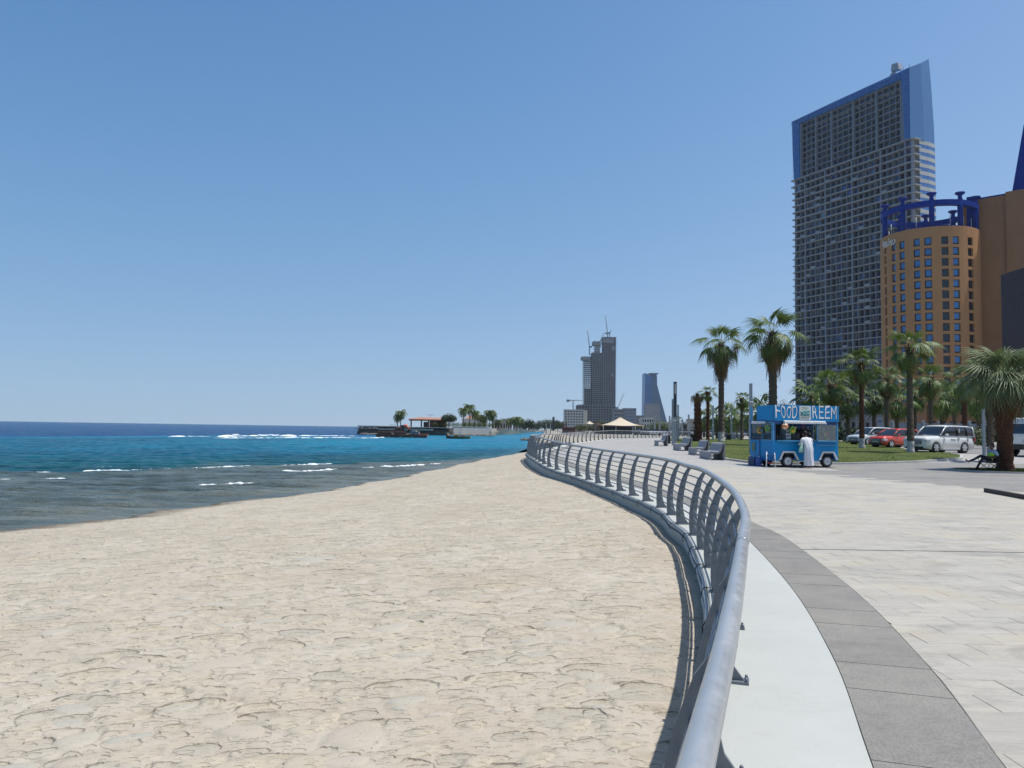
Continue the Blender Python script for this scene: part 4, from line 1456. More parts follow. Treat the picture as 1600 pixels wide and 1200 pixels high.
def crane(label, base, mastv, jib, counter, u, Y, w=.9, group=None):
    """base and mast top at image heights; jib tip in image px"""
    b = P(u, base, Y)
    t_ = thing('tower_crane', label, 'crane', (b.x, Y, b.z), 0, group)
    m = P(u + (0), mastv, Y); rel = lambda q: (q.x - b.x, 0, q.z - b.z)
    MB().rod((0, 0, -3), rel(m), w, 4).build('mast', M_CRANE, t_)
    MB().rod(rel(m), rel(P(*jib, Y)), w * .75, 4).build('jib', M_CRANE, t_)
    MB().rod(rel(m), rel(P(*counter, Y)), w * .9, 4).build('counter_jib', M_CRANE, t_)
    MB().box(rel(P(*counter, Y))[0] - 2, rel(P(*counter, Y))[0] + 2, -1, 1, rel(P(*counter, Y))[2] - 2, rel(P(*counter, Y))[2] + 1).build('counterweight', M_CRANE, t_)
crane('luffing crane at the left of the unfinished towers', 552, 541, (918, 516), (923, 541.5), 921, YT)
crane('luffing crane with the highest jib on top of the unfinished towers', 528, 521, (946, 493), (952, 520), 949.3, YT)
crane('short crane right of the highest one on the unfinished towers', 528, 521, (955.5, 515.5), (947.5, 520.5), 952.5, YT)
crane('thin crane leaning right above the lower shoulder of the unfinished towers', 540, 533, (944, 520), (936, 534), 938, YT)
crane('horizontal jib crane left of the unfinished towers', 643, 625.5, (909, 625.5), (887.5, 625.5), 895.5, 1000, .7)
crane('long jib crane leaning over the low blocks right of the towers', 640, 636, (975.5, 613.5), (963, 637), 966, 1200, .6)
MB().rod((0, 0, 0), (0, 0, 6), .5, 4)
# ---- leaning glass tower
YG = 1500
p1 = P(1020, 665, YG)
gt = thing('glass_tower', 'blue glass skyscraper with a notched top and one long slanting side', 'tower', (p1.x, YG, 0))
def gp(u, v): q = P(u, v, YG); return (q.x - p1.x, q.z)
M_FARGL = glassmat('far_blue_glass', (.04, .15, .36), .3, .4)
M_FARGL2 = glassmat('far_grey_glass', (.07, .13, .22), .3, .4)
MB().prism([gp(1004.5, 668), gp(1006, 583.5), gp(1016, 589), gp(1016, 668)], 'y', -14, 18).build('shaft', M_FARGL, gt)
MB().prism([gp(1016, 668), gp(1016, 588.5), gp(1024.8, 588), gp(1025, 602), gp(1042.5, 668)], 'y', -12, 16).build('slanted_side', M_FARGL2, gt)
MB().prism([gp(1013, 583.5), gp(1027.5, 583.5), gp(1024.5, 586.5), gp(1016, 586.5)], 'y', -13, 17).build('roof_canopy', M_FARGL2, gt)
MB().prism([gp(1016.5, 586.4), gp(1024.4, 586.4), gp(1024.4, 588.2), gp(1016.5, 588.4)], 'y', -10, 14).build('neck', M_FARGL2, gt)
MB().prism([gp(1004, 668), gp(1004, 631), gp(1027, 631), gp(1030, 668)], 'y', -22, -14).build('annex', M_HAZ_C, gt)
mb = MB()
for k in range(24):
    z = 46 + k * 2.4; mb.box(gp(1006.5, 660)[0], gp(1015.2, 660)[0], -14.3, -14.02, z - 4, z - 3.6)
tag(mb.build('spandrels', M_HAZ_C, gt), kind='stuff')

# ---- simple far blocks with real window recesses
def block(label, u0, u1, vtop, Y, depth, m, floors, bays, cat='building', gl=M_GL_DK, zb=0, name='apartment_block', win_h=.5, extra=None):
    a, b = P(u0, 665, Y), P(u1, 665, Y)
    zt = P((u0 + u1) / 2, vtop, Y).z
    t_ = thing(name, label, cat, (a.x, Y, zb))
    w = b.x - a.x; h = zt - zb
    us = [0.0]; 
    for k in range(bays): us += [w * (k + .22) / bays, w * (k + .78) / bays]
    us.append(w)
    zs2 = [0.0]
    for k in range(floors): zs2 += [h * (k + .28) / floors, h * (k + .28 + win_h) / floors]
    zs2.append(h)
    hole = lambda i, j: i % 2 == 1 and j % 2 == 1
    wall_holes(us, zs2, hole, lambda u, z, d: (u, d, z), .4).build('wall', m, t_)
    MB().box(0, w, .45, depth, 0, h - .01).build('body', m, t_)
    pane = MB().box(0, w * .56 / bays, 0, .05, 0, h * win_h / floors).mesh('window', gl)
    if bays * floors <= 60:
        for k in range(bays):
            for j in range(floors): put('window', pane, t_, (us[1 + 2 * k], .38, zs2[1 + 2 * j]))
    else:
        mb = MB()
        for k in range(bays):
            for j in range(floors): mb.box(us[1 + 2 * k], us[2 + 2 * k], .38, .43, zs2[1 + 2 * j], zs2[2 + 2 * j])
        tag(mb.build('windows', gl, t_), kind='stuff')
    MB().box(-.3, w + .3, -.3, depth, h, h + .7).build('parapet', m, t_)
    return t_
M_WHITE = mat('white_render', (.42, .42, .41), .85, 0, .08, .1)
M_BEIGE = mat('beige_render', (.36, .31, .25), .85, 0, .1, .1)
M_GREYB = mat('grey_render', (.17, .18, .20), .85, 0, .15, .1)
block('white apartment block below the horizontal crane, left of the unfinished towers', 882, 912, 641, 700, 14, M_WHITE, 8, 7)
MB().box(0, P(917.5, 660, 700).x - P(912, 660, 700).x, 0, 16, 0, P(914, 641, 700).z).build('side_wall', mat('cream_side', (.48, .45, .36), .8), bpy.data.objects['apartment_block'], (P(912, 660, 700).x - P(882, 660, 700).x + .05, 0, 0))
block('low grey block just right of the unfinished towers', 960, 976, 640, 1000, 20, M_GREYB, 6, 6)
block('low blue grey block between the towers and the glass skyscraper', 975, 994, 638.5, 1100, 20, M_GREYB, 7, 7, gl=M_GL_BL)
block('small grey block left of the glass skyscraper', 996, 1006, 650, 900, 16, M_GREYB, 4, 4)
block('low pale villa below the glass skyscraper', 1003, 1022, 654, 520, 12, M_WHITE, 3, 5)
block('low pale house among trees right of the glass skyscraper', 1022, 1052, 661, 480, 12, M_WHITE, 2, 8)
block('low white house behind the lamp pillars', 1066, 1086, 663, 460, 12, M_WHITE, 2, 5)
block('low beige building behind the distant palms of the lawn', 1088, 1176, 658, 260, 14, M_BEIGE, 3, 14)
block('low shop building behind the parked cars', 1262, 1372, 655, 122, 10, M_GREYB, 2, 10, name='shop_building')
block('brown arcade building at the foot of the orange hotel', 1450, 1640, 634, 140, 14, M_STUC_D, 3, 12, name='arcade_building')
# boundary wall in panels behind the cars
a, b = P(1372, 665, 104), P(1540, 665, 104)
wt = thing('boundary_wall', 'long pale blue grey wall behind the parked cars', 'wall', (a.x, 104, gzf(a.x, 104)))
M_BWALL = mat('pale_blue_wall', (.22, .26, .31), .8, 0, .12, .4)
n = 7
for k in range(n):
    w = (b.x - a.x) / n
    MB().box(k * w + .05, (k + 1) * w - .15, 0, .2, 0, 2.7).build('wall_panel', M_BWALL, wt)
    MB().box((k + 1) * w - .15, (k + 1) * w + .05, -.12, .3, 0, 3.1).build('pier', M_WHITE, wt)
# ================================================================== PLANTS
def leafmat(name, a, b, rough=.45, trans=.25):
    t = NT(name)
    oi = t.n.new('ShaderNodeObjectInfo')
    n = t.noise(1.7, 4, .6, t.coord('Object'))
    geo = t.n.new('ShaderNodeNewGeometry')
    rp = t.ramp(geo.outputs['Random Per Island'], [(0, a), (1, b)])
    c = t.mix(.5, rp, t.ramp(n, [(.35, a), (.65, b)]))
    k = t.ramp(oi.outputs['Random'], [(0, .72), (1, 1.1)])
    c = t.mix(1., c, k, 'MULTIPLY')
    t.set(c, rough, 0, .4)
    tr = t.n.new('ShaderNodeBsdfTranslucent'); t.link(c, tr.inputs['Color'])
    mx = t.n.new('ShaderNodeMixShader'); mx.inputs[0].default_value = trans
    t.link(t.b.outputs[0], mx.inputs[1]); t.link(tr.outputs[0], mx.inputs[2])
    out = [x for x in t.n if x.type == 'OUTPUT_MATERIAL'][0]
    t.link(mx.outputs[0], out.inputs['Surface'])
    return t.m
M_FROND = leafmat('fan_frond', (.050, .095, .018), (.15, .205, .048))
M_FROND_P = leafmat('pale_frond', (.085, .135, .050), (.21, .25, .11))
M_FROND_D = leafmat('dead_frond', (.16, .085, .030), (.30, .19, .085), .8, .1)
M_PETI = mat('petiole', (.30, .32, .12), .5, 0, .2, 4)
M_TREE = leafmat('tree_leaf', (.018, .042, .012), (.05, .09, .022), .6, .15)
M_TREE_L = leafmat('light_tree_leaf', (.05, .08, .02), (.11, .14, .045), .6, .2)
M_SHRUB = leafmat('olive_leaf', (.05, .06, .02), (.10, .11, .035), .7, .1)
def barkmat(name, col, rings=True):
    t = NT(name)
    vec = t.coord('Object')
    c = t.ramp(t.noise(5, 7, .7, vec), [(.3, tuple(k * .55 for k in col)), (.7, col)])
    w = t.n.new('ShaderNodeTexWave'); w.wave_type = 'BANDS'; w.bands_direction = 'Z'
    w.inputs['Scale'].default_value = 3.2; w.inputs['Distortion'].default_value = 4.0; w.inputs['Detail'].default_value = 3
    t.link(vec, w.inputs['Vector'])
    c = t.mix(t.ramp(w.outputs['Fac'], [(.3, .45), (.8, 0.)]), c, tuple(k * .35 for k in col))
    t.set(c, .9, 0, .2)
    t.bump(t.math('ADD', w.outputs['Fac'], t.noise(14, 6, .7, vec)), .8, .06)
    return t.m
M_BARK = barkmat('palm_bark', (.20, .155, .11))
M_BARK_R = barkmat('reddish_bark', (.17, .075, .040))
M_LIME = mat('limewashed_bark', (.42, .40, .38), .9, 0, .3, 6, .5, 20)

def fan_leaf(seed, pet=1.1, blade=1.0, bend=.5, nseg=24, dead=False, fold=.12, wid=1.0, spread=150):
    """one fan frond along +x: petiole, then a pleated fan whose tips split and droop"""
    r = random.Random(seed)
    mb = MB()
    N = 6
    pts = []
    x = z = 0.0; ang = 0.0
    for i in range(N + 1):
        pts.append((x, 0, z))
        ang = -bend * (i / N) ** 1.3
        x += pet / N * math.cos(ang); z += pet / N * math.sin(ang)
    hub = Vector(pts[-1]); dirx = Vector((math.cos(ang), 0, math.sin(ang)))
    mb.tube(pts, [.030 - .014 * i / N for i in range(N + 1)], 4, 1, caps=False, flat=.5)
    up = Vector((-dirx.z, 0, dirx.x)); side = Vector((0, 1, 0))
    V = []; F = []
    for k in range(nseg):
        a = R_(-spread + 2 * spread * (k + .5) / nseg)
        da = R_(2 * spread / nseg) * .52
        L = blade * (.80 + .2 * math.cos(a * .6)) * r.uniform(.86, 1.05)
        drp = r.uniform(.25, .6) * (1.4 if dead else 1) 
        tw = r.uniform(-.12, .12)
        rows = []
        for fr, w, fl in ((.04, 1, .2), (.42, 1.0, 1.0), (.66, .62, 1.0), (.85, .34, .8), (1.0, .05, .2)):
            rad = L * fr
            half = math.tan(da) * min(rad, L * .45) * w * 1.05 * wid
            dz = -drp * L * max(0, fr - .45) ** 1.6 * 2.0
            aa = a + tw * max(0, fr - .4)
            d = dirx * math.cos(aa) + side * math.sin(aa)
            nrm = dirx * -math.sin(aa) + side * math.cos(aa)
            # a shallow cup: the fan bends back along its costa
            cup = up * (-.16 * L * fr * fr + fold * half * 1.2 * 0) + up * (-.22 * abs(math.sin(aa)) * L * fr)
            base = hub + d * rad + cup + Vector((0, 0, dz))
            rows.append((base - nrm * half - up * half * .35 * fl, base + up * half * .35 * fl, base + nrm * half - up * half * .35 * fl))
        o = len(V)
        for q in rows: V += list(q)
        for i in range(4):
            for j in (0, 1):
                F.append((o + i * 3 + j, o + i * 3 + j + 1, o + (i + 1) * 3 + j + 1, o + (i + 1) * 3 + j))
    mb.add(V, F, 0, True)
    return mb

def dead_hang(seed, L=1.5):
    """a withered fan hanging folded against the trunk: a sheaf of long ragged strips"""
    r = random.Random(seed)
    mb = MB()
    mb.tube([(0, 0, 0), (.25, 0, -.05), (.42, 0, -.3), (.45, 0, -.6)], [.03, .025, .02, .015], 4, 1, caps=False)
    V, F = [], []
    for k in range(16):
        y = r.uniform(-.22, .22); ln = L * r.uniform(.5, 1.0); w = r.uniform(.012, .03)
        x0 = .42 + r.uniform(-.08, .1)
        o = len(V)
        for i in range(5):
            f = i / 4
            xx = x0 + .10 * math.sin(f * 3 + k) - .1 * f; zz = -.55 - ln * f
            yy = y * (.3 + f * 1.1) + .03 * math.sin(f * 7 + k)
            ww = w * (1 - f * .8)
            V += [(xx, yy - ww, zz), (xx + .01, yy + ww, zz)]
        for i in range(4): F.append((o + 2 * i, o + 2 * i + 1, o + 2 * i + 3, o + 2 * i + 2))
    mb.add(V, F, 0, True)
    return mb

LEAF_UP = [fan_leaf(s, 1.25, .98, .35).mesh('frond', [M_FROND, M_PETI]) for s in (1, 2, 3)]
LEAF_MID = [fan_leaf(s, 1.45, 1.0, .75).mesh('frond', [M_FROND, M_PETI]) for s in (4, 5, 6)]
LEAF_LOW = [fan_leaf(s, 1.45, 1.0, 1.25).mesh('frond', [M_FROND, M_PETI]) for s in (7, 8)]
LEAF_BRN = [fan_leaf(s, 1.25, .95, 1.5, 18, True, wid=.6).mesh('frond', [M_FROND_D, M_FROND_D]) for s in (9, 10)]
LEAF_HANG = [dead_hang(s).mesh('dead_frond', [M_FROND_D, M_FROND_D]) for s in (11, 12, 13)]
def thread_mesh(seed):
    r = random.Random(seed); mb = MB()
    for k in range(7):
        x, y = r.uniform(-.12, .12), r.uniform(-.25, .25); L = r.uniform(.5, 1.15); w = r.uniform(.012, .028)
        V = []
        for i in range(5):
            f = i / 4; xx = x + .05 * math.sin(f * 4 + k); yy = y + .05 * math.sin(f * 5 + 2 * k)
            V += [(xx, yy - w * (1 - f * .7), -L * f), (xx + .015, yy + w * (1 - f * .7), -L * f)]
        mb.add(V, [(2 * i, 2 * i + 1, 2 * i + 3, 2 * i + 2) for i in range(4)], 0, True)
    return mb.mesh('dry_thread', [M_THREAD])
M_THREAD = leafmat('dry_thread', (.07, .055, .03), (.16, .12, .06), .8, .1)
LEAF_THREAD = [thread_mesh(s) for s in (1, 2)]
LEAF_PALE = [fan_leaf(s, 1.1, 1.15, b, 30, wid=.75).mesh('frond', [M_FROND_P, M_PETI]) for s, b in ((14, .3), (15, .7), (16, 1.1))]

def trunk_mb(h, r0, r1, seed=0, lime=0.0, lean=(0, 0), rough=.06, flare=1.25):
    r = random.Random(seed)
    n = 14; k = max(8, int(h / .22))
    rings = []
    for i in range(k + 1):
        f = i / k
        rad = r0 + (r1 - r0) * f
        if f < .08: rad *= flare - (flare - 1) * f / .08
        rad *= 1 + (.06 if i % 2 else -.03) * (rough / .06)
        cxx, cyy = lean[0] * f ** 1.5, lean[1] * f ** 1.5
        rings.append([(cxx + math.cos(q) * rad * r.uniform(1 - rough, 1 + rough), cyy + math.sin(q) * rad * r.uniform(1 - rough, 1 + rough), h * f) for q in [2 * math.pi * j / n for j in range(n)]])
    mb = MB(); mb.loft(rings, 0, False)
    if lime > 0:
        for i in range(k):
            if h * (i + .5) / k < lime:
                for j in range(n): mb.m[i * n + j] = 1
    return mb

def fan_palm(label, loc, h, scale, seed, n=34, tr=(.26, .20), dead=14, hang=10, lime=.0, lean=(0, 0), bark=None, pale=False, skirt=0.0, cat='palm tree', upbias=0, group=None, fringe=0):
    r = random.Random(seed)
    t = thing('fan_palm', label, cat, loc, r.uniform(0, 6.28), group)
    bm = bark or M_BARK
    trunk_mb(h, tr[0], tr[1], seed, lime, lean).build('trunk', [bm, M_LIME], t)
    top = Vector((lean[0], lean[1], h))
    # crown shaft of leaf bases
    mb = MB()
    for k in range(26):
        a = k * 2.4; z = -.9 * scale * (k / 26)
        rr = tr[1] * 1.05
        p = top + Vector((math.cos(a) * rr * .5, math.sin(a) * rr * .5, z - .1))
        q = top + Vector((math.cos(a) * (rr + .16), math.sin(a) * (rr + .16), z + .22))
        mb.tube([p, q], [.05, .03], 5, 0)
    mb.build('leaf_bases', M_BARK_R, t)
    ga = 2.39996
    for k in range(n):
        f = (k + .5) / n
        elev = 80 - (128 if not upbias else 104) * f ** (1.0 if not upbias else 1.2) + r.uniform(-9, 9)
        az = k * ga + r.uniform(-.25, .25)
        if pale: src = LEAF_PALE[0 if elev > 50 else (1 if elev > 5 else 2)]
        else: src = r.choice(LEAF_UP if elev > 42 else (LEAF_MID if elev > -8 else LEAF_LOW))
        sc = scale * r.uniform(.85, 1.12) * (.8 if elev > 65 else 1)
        o = put('frond', src, t, top + Vector((0, 0, -.25 * f * scale)))
        o.scale = (sc, sc, sc)
        o.rotation_euler = (r.uniform(-.35, .35), -R_(elev), az)
    for k in range(dead):
        o = put('dead_frond', r.choice(LEAF_BRN), t, top + Vector((0, 0, -.45 * scale)))
        sc = scale * r.uniform(.75, 1.05)
        o.scale = (sc, sc, sc); o.rotation_euler = (r.uniform(-.4, .4), R_(r.uniform(28, 62)), k * ga + .8)
    for k in range(hang):
        o = put('dead_frond', r.choice(LEAF_HANG), t, top + Vector((0, 0, -.5 * scale - r.uniform(0, skirt))))
        sc = scale * r.uniform(.7, 1.1)
        o.scale = (sc, sc, sc); o.rotation_euler = (0, 0, k * ga + .3)
    for k in range(fringe):       # dry threads hanging free from the outer fans
        az = r.uniform(0, 6.28); rad = scale * r.uniform(.75, 1.55)
        o = put('dry_thread', LEAF_THREAD[k % 2], t, top + Vector((math.cos(az) * rad, math.sin(az) * rad, -scale * r.uniform(.35, 1.0))))
        sc = scale * r.uniform(.7, 1.2); o.scale = (sc,) * 3; o.rotation_euler = (0, 0, az)
    return t

# whole crowns in one mesh for palms too far away to tell single fronds
def crown_mesh(seed, n, seg, m=None, pale=False):
    r = random.Random(seed)
    out = MB()
    for k in range(n):
        f = (k + .5) / n
        elev = 80 - 135 * f + r.uniform(-10, 10)
        lf = fan_leaf(seed * 50 + k, 1.2, 1.0, .4 + max(0, (50 - elev)) / 90, seg)
        M_ = Matrix.Translation((0, 0, -.3 * f)) @ Matrix.Rotation(k * 2.4, 4, 'Z') @ Matrix.Rotation(-R_(elev), 4, 'Y') @ Matrix.Scale(r.uniform(.85, 1.1), 4)
        out.T = M_
        out.add(lf.v, lf.f, None, True)
        out.m[-len(lf.f):] = lf.m
    return out.mesh('crown', [m or M_FROND, M_PETI])
CROWNS = [crown_mesh(s, 17, 13) for s in (1, 2, 3)]
def small_palm(label, loc, h, scale, seed, tr=.16, lean=(0, 0), group=None, lime=0, bark=None):
    t = thing('fan_palm', label, 'palm tree', loc, seed * 1.3, group)
    trunk_mb(h, tr * 1.15, tr, seed, lime, lean).build('trunk', [bark or M_BARK, M_LIME], t)
    o = put('crown', CROWNS[seed % 3], t, (lean[0], lean[1], h)); o.scale = (scale,) * 3
    return t

# feather palms on the headland
def feather_crown(seed, n=30):
    r = random.Random(seed)
    mb = MB()
    for k in range(n):
        f = k / n
        elev = R_(75 - 105 * f + r.uniform(-8, 8)); az = k * 2.4
        L = r.uniform(2.1, 2.9)
        p = Vector((0, 0, 0)); pts = [p.copy()]; e = elev
        for i in range(7):
            p = p + Vector((math.cos(e) * math.cos(az), math.cos(e) * math.sin(az), math.sin(e))) * (L / 7)
            pts.append(p.copy()); e -= .30
        mb.tube(pts, [.04 - .004 * i for i in range(8)], 3, 0, caps=False)
        sd = Vector((-math.sin(az), math.cos(az), 0))
        V, F = [], []
        for i in range(1, 8):
            for sgn in (-1, 1):
                for q in (0, .5):
                    b = pts[i - 1].lerp(pts[i], q)
                    tip = b + sd * sgn * (.62 * (1 - abs(i - 3.5) / 7)) + (pts[i] - pts[i - 1]) * .7 + Vector((0, 0, -.33 - r.uniform(0, .15)))
                    o = len(V)
                    V += [b, b + (pts[i] - pts[i - 1]) * .55, tip]
                    F.append((o, o + 1, o + 2))
        mb.add(V, F, 0, True)
    return mb.mesh('crown', [M_TREE_L if seed % 2 else M_FROND])
FCROWNS = [feather_crown(s) for s in (1, 2, 3, 4)]
def feather_palm(label, loc, h, scale, seed, lean=(0, 0), group=None):
    t = thing('feather_palm', label, 'palm tree', loc, seed * .9, group)
    trunk_mb(h, .20, .13, seed, 0, lean, .04).build('trunk', [M_BARK, M_LIME], t)
    o = put('crown', FCROWNS[seed % 4], t, (lean[0], lean[1], h)); o.scale = (scale,) * 3
    return t

def leaf_cloud(lobes, count, size, seed):
    """leaf clumps spread through several overlapping lobes"""
    r = random.Random(seed)
    V, F = [], []
    for k in range(count):
        cx_, cy_, cz_, rx, ry, rz = lobes[k % len(lobes)]
        while True:
            d = Vector((r.uniform(-1, 1), r.uniform(-1, 1), r.uniform(-1, 1)))
            if .25 < d.length < 1: break
        d = d.normalized() * (r.uniform(.55, 1.0) if r.random() < .8 else r.uniform(.2, .6))
        c = Vector((cx_ + d.x * rx, cy_ + d.y * ry, cz_ + d.z * rz))
        nrm = (d + Vector((r.uniform(-.7, .7), r.uniform(-.7, .7), r.uniform(-.2, .9)))).normalized()
        a = nrm.cross(Vector((r.uniform(-1, 1), r.uniform(-1, 1), r.uniform(-1, 1)))).normalized(); b = nrm.cross(a)
        s = size * r.uniform(.6, 1.3)
        o = len(V)
        V += [c + a * s, c + b * s * .55 + nrm * s * .1, c - a * s, c - b * s * .55 + nrm * s * .1]
        F.append((o, o + 1, o + 2, o + 3))
    return MB().add(V, F, 0, False)
def leaf_tree(name, label, cat, loc, lobes, count, size, seed, m=None, trunk=None, group=None):
    t = thing(name, label, cat, loc, 0, group)
    leaf_cloud(lobes, count, size, seed).build('crown', m or M_TREE, t)
    if trunk:
        h, rr = trunk
        mb = MB(); mb.tube([(0, 0, -.05), (.05, 0, h * .5), (0, .05, h)], [rr * 1.2, rr, rr * .8], 8)
        for k in range(3):
            L = lobes[k % len(lobes)]
            mb.tube([(0, .05, h * .9), (L[0] * .6, L[1] * .6, L[2])], [rr * .6, rr * .25], 6)
        mb.build('trunk', M_BARK, t)
    return t

# ---------------------------------------------------------------- lawns
t = NT('lawn')
vec = t.coord('Object')
c = t.ramp(t.noise(.35, 6, .65, vec), [(.3, (.075, .105, .022)), (.5, (.11, .14, .030)), (.7, (.165, .175, .048))])
c = t.mix(t.ramp(t.noise(24, 4, .8, vec), [(.35, .6), (.65, 0.)]), c, (.035, .055, .014))
t.set(c, .9, 0, .2); t.bump(t.noise(60, 4, .8, vec), 1.0, .05)
M_LAWN = t.m
M_KERB = mat('kerb_stone', (.40, .39, .37), .85, 0, .15, 3, .3, 30)
def lawn(poly, name, kerb_w=.16, lift=.10, label=None):
    """closed outline (x, y): a kerb all round and the turf inside"""
    t = thing(name, label, 'lawn bed')
    pts = [Vector((x, y)) for x, y in poly]
    n = len(pts)
    if sum(pts[i].x * pts[(i + 1) % n].y - pts[(i + 1) % n].x * pts[i].y for i in range(n)) < 0: pts.reverse()
    def off(i, d):
        a, b, c_ = pts[i - 1], pts[i], pts[(i + 1) % n]
        e1, e2 = (b - a).normalized(), (c_ - b).normalized()
        n1, n2 = Vector((-e1.y, e1.x)), Vector((-e2.y, e2.x))
        m = (n1 + n2); m = m.normalized() / max(.4, m.normalized().dot(n1))
        return b + m * d
    inner = [off(i, kerb_w) for i in range(n)]
    Z = lambda p: gzf(p.x, p.y)
    v = [(p.x, p.y, Z(p) - .1) for p in pts] + [(p.x, p.y, Z(p) + lift) for p in pts] + [(p.x, p.y, Z(p) + lift) for p in inner] + [(p.x, p.y, Z(p) - .1) for p in inner]
    f = []
    for a in range(3):
        for i in range(n): f.append((a * n + i, a * n + (i + 1) % n, (a + 1) * n + (i + 1) % n, (a + 1) * n + i))
    MB().add(v, f, 0, False).build('kerb', M_KERB, t)
    xs = [p.x for p in inner]; ys_ = [p.y for p in inner]
    from mathutils.geometry import tessellate_polygon, delaunay_2d_cdt
    step = 1.6
    extra = []
    def inside(x, y):
        c_ = False
        for i in range(n):
            a, b = inner[i], inner[(i + 1) % n]
            if (a.y > y) != (b.y > y) and x < (b.x - a.x) * (y - a.y) / (b.y - a.y) + a.x: c_ = not c_
        return c_
    y = min(ys_) + .7
    while y < max(ys_):
        x = min(xs) + .7
        while x < max(xs):
            if inside(x, y): extra.append(Vector((x, y)))
            x += step
        y += step
    allp = inner + extra
    vs, es, fs, *_ = delaunay_2d_cdt(allp, [(i, (i + 1) % n) for i in range(n)], [], 1, 1e-4)
    vv = [(p.x, p.y, gzf(p.x, p.y) + lift - .02 + .05 * mnoise.noise(Vector((p.x * .3, p.y * .3, 0)))) for p in vs]
    turf = MB().add(vv, fs, 0, True).build('turf', M_LAWN, t)
    # blades along the turf, thicker toward the front
    r = random.Random(3)
    V, F = [], []
    def zt(x, y): return gzf(x, y) + lift - .02 + .05 * mnoise.noise(Vector((x * .3, y * .3, 0)))
    cnt = 0
    while cnt < 9000:
        x, y = r.uniform(min(xs), max(xs)), min(ys_) + (max(ys_) - min(ys_)) * r.random() ** 1.6
        if not inside(x, y): continue
        cnt += 1
        z = zt(x, y) - .01; a = r.uniform(0, 6.3); h = r.uniform(.03, .075); w = .02
        o = len(V)
        V += [(x - w * math.cos(a), y - w * math.sin(a), z), (x + w * math.cos(a), y + w * math.sin(a), z), (x + r.uniform(-.03, .03), y + r.uniform(-.03, .03), z + h)]
        F.append((o, o + 1, o + 2))
    g = MB().add(V, F, 0, False).build('grass', M_LAWN, t); tag(g, kind='stuff')
    return t
lawnL = [(12.25, 38.7), (11.6, 41.5), (11.7, 46), (12.4, 52), (13.4, 60), (14.6, 70), (16.2, 80), (18.5, 92), (22, 108), (30, 112), (42, 110), (47, 95), (43, 82), (38, 74), (32.8, 64.5), (29.5, 56.5), (29.8, 52.0), (28.9, 49.2),
         (26.8, 45.7), (22.3, 42.2), (18.0, 39.9), (15, 39.0)]
lawn(lawnL, 'lawn_bed', .18, .10, 'wide green lawn with pale kerb behind the blue food trailer')
tree_c = on(1588, 36.0)
circ = [(tree_c.x + 3.0 * math.cos(a), tree_c.y + 2.0 * math.sin(a)) for a in np.linspace(0, 2 * math.pi, 28, endpoint=False)]
lawn(circ, 'round_planter', .14, .07, 'low round grassy tree bed under the big shaggy palm')

# ---------------------------------------------------------------- palms one by one
def dpalm(label, u, Y, vtop_crown, scale, seed, **k):
    """palm whose crown centre shows at image height vtop_crown"""
    b = on(u, Y)
    k2 = dict(k)
    zc = P(u, vtop_crown, Y).z
    h = zc - b.z
    return fan_palm(label, (b.x, b.y, b.z - .05), h, scale, seed, **k2)
dpalm('tall fan palm with a hanging skirt of dead fronds behind the grey benches', 1127, 80, 534, 1.30, 21, n=20, tr=(.30, .27), dead=18, hang=30, lime=1.2, skirt=1.4, fringe=20)
dpalm('tallest fan palm rising just behind the food trailer', 1208, 65, 518, 1.28, 22, n=20, tr=(.36, .30), dead=14, hang=22, skirt=1.2, fringe=16)
dpalm('slim fan palm with dark trunk beside the tall skirted palm', 1106, 86, 612, .55, 23, n=14, tr=(.20, .16), dead=4, hang=6, bark=M_BARK_R)
dpalm('small fan palm between the two tall palms, left of the lamp pillar', 1159, 98, 622, .62, 24, n=15, tr=(.20, .16), dead=5, hang=4)
dpalm('fan palm of medium height directly behind the silver car', 1347, 62, 566, .92, 26, n=20, tr=(.21, .15), dead=9, hang=6, lime=.8, bark=M_BARK_R)
dpalm('fan palm with pale painted trunk foot in front of the white car', 1423, 52, 541, .86, 27, n=21, tr=(.22, .17), dead=7, hang=4, lime=.9)
dpalm('low broad fan palm peeking over the food trailer', 1300, 57, 600, .84, 28, n=20, tr=(.22, .2), dead=8, hang=3)
dpalm('big shaggy fan palm with thick brown trunk in the round bed', 1571, 36.0, 584, .96, 30, n=34, tr=(.33, .36), dead=16, hang=10, bark=M_BARK_R, pale=True, upbias=1)
dpalm('slender palm trunk and crown close behind the big shaggy palm', 1548, 44, 578, .8, 31, n=16, tr=(.19, .15), dead=4, hang=2, lime=1.0)
dpalm('fan palm behind the white car with a dense dark crown', 1386, 78, 590, 1.0, 32, n=20, tr=(.24, .2), dead=8, hang=8)
dpalm('fan palm between the white car and the orange hotel', 1455, 74, 590, .95, 33, n=20, tr=(.22, .18), dead=8, hang=6)
dpalm('fan palm right of the white car in front of the pale wall', 1508, 70, 592, .95, 34, n=19, tr=(.22, .18), dead=8, hang=6, bark=M_BARK_R)
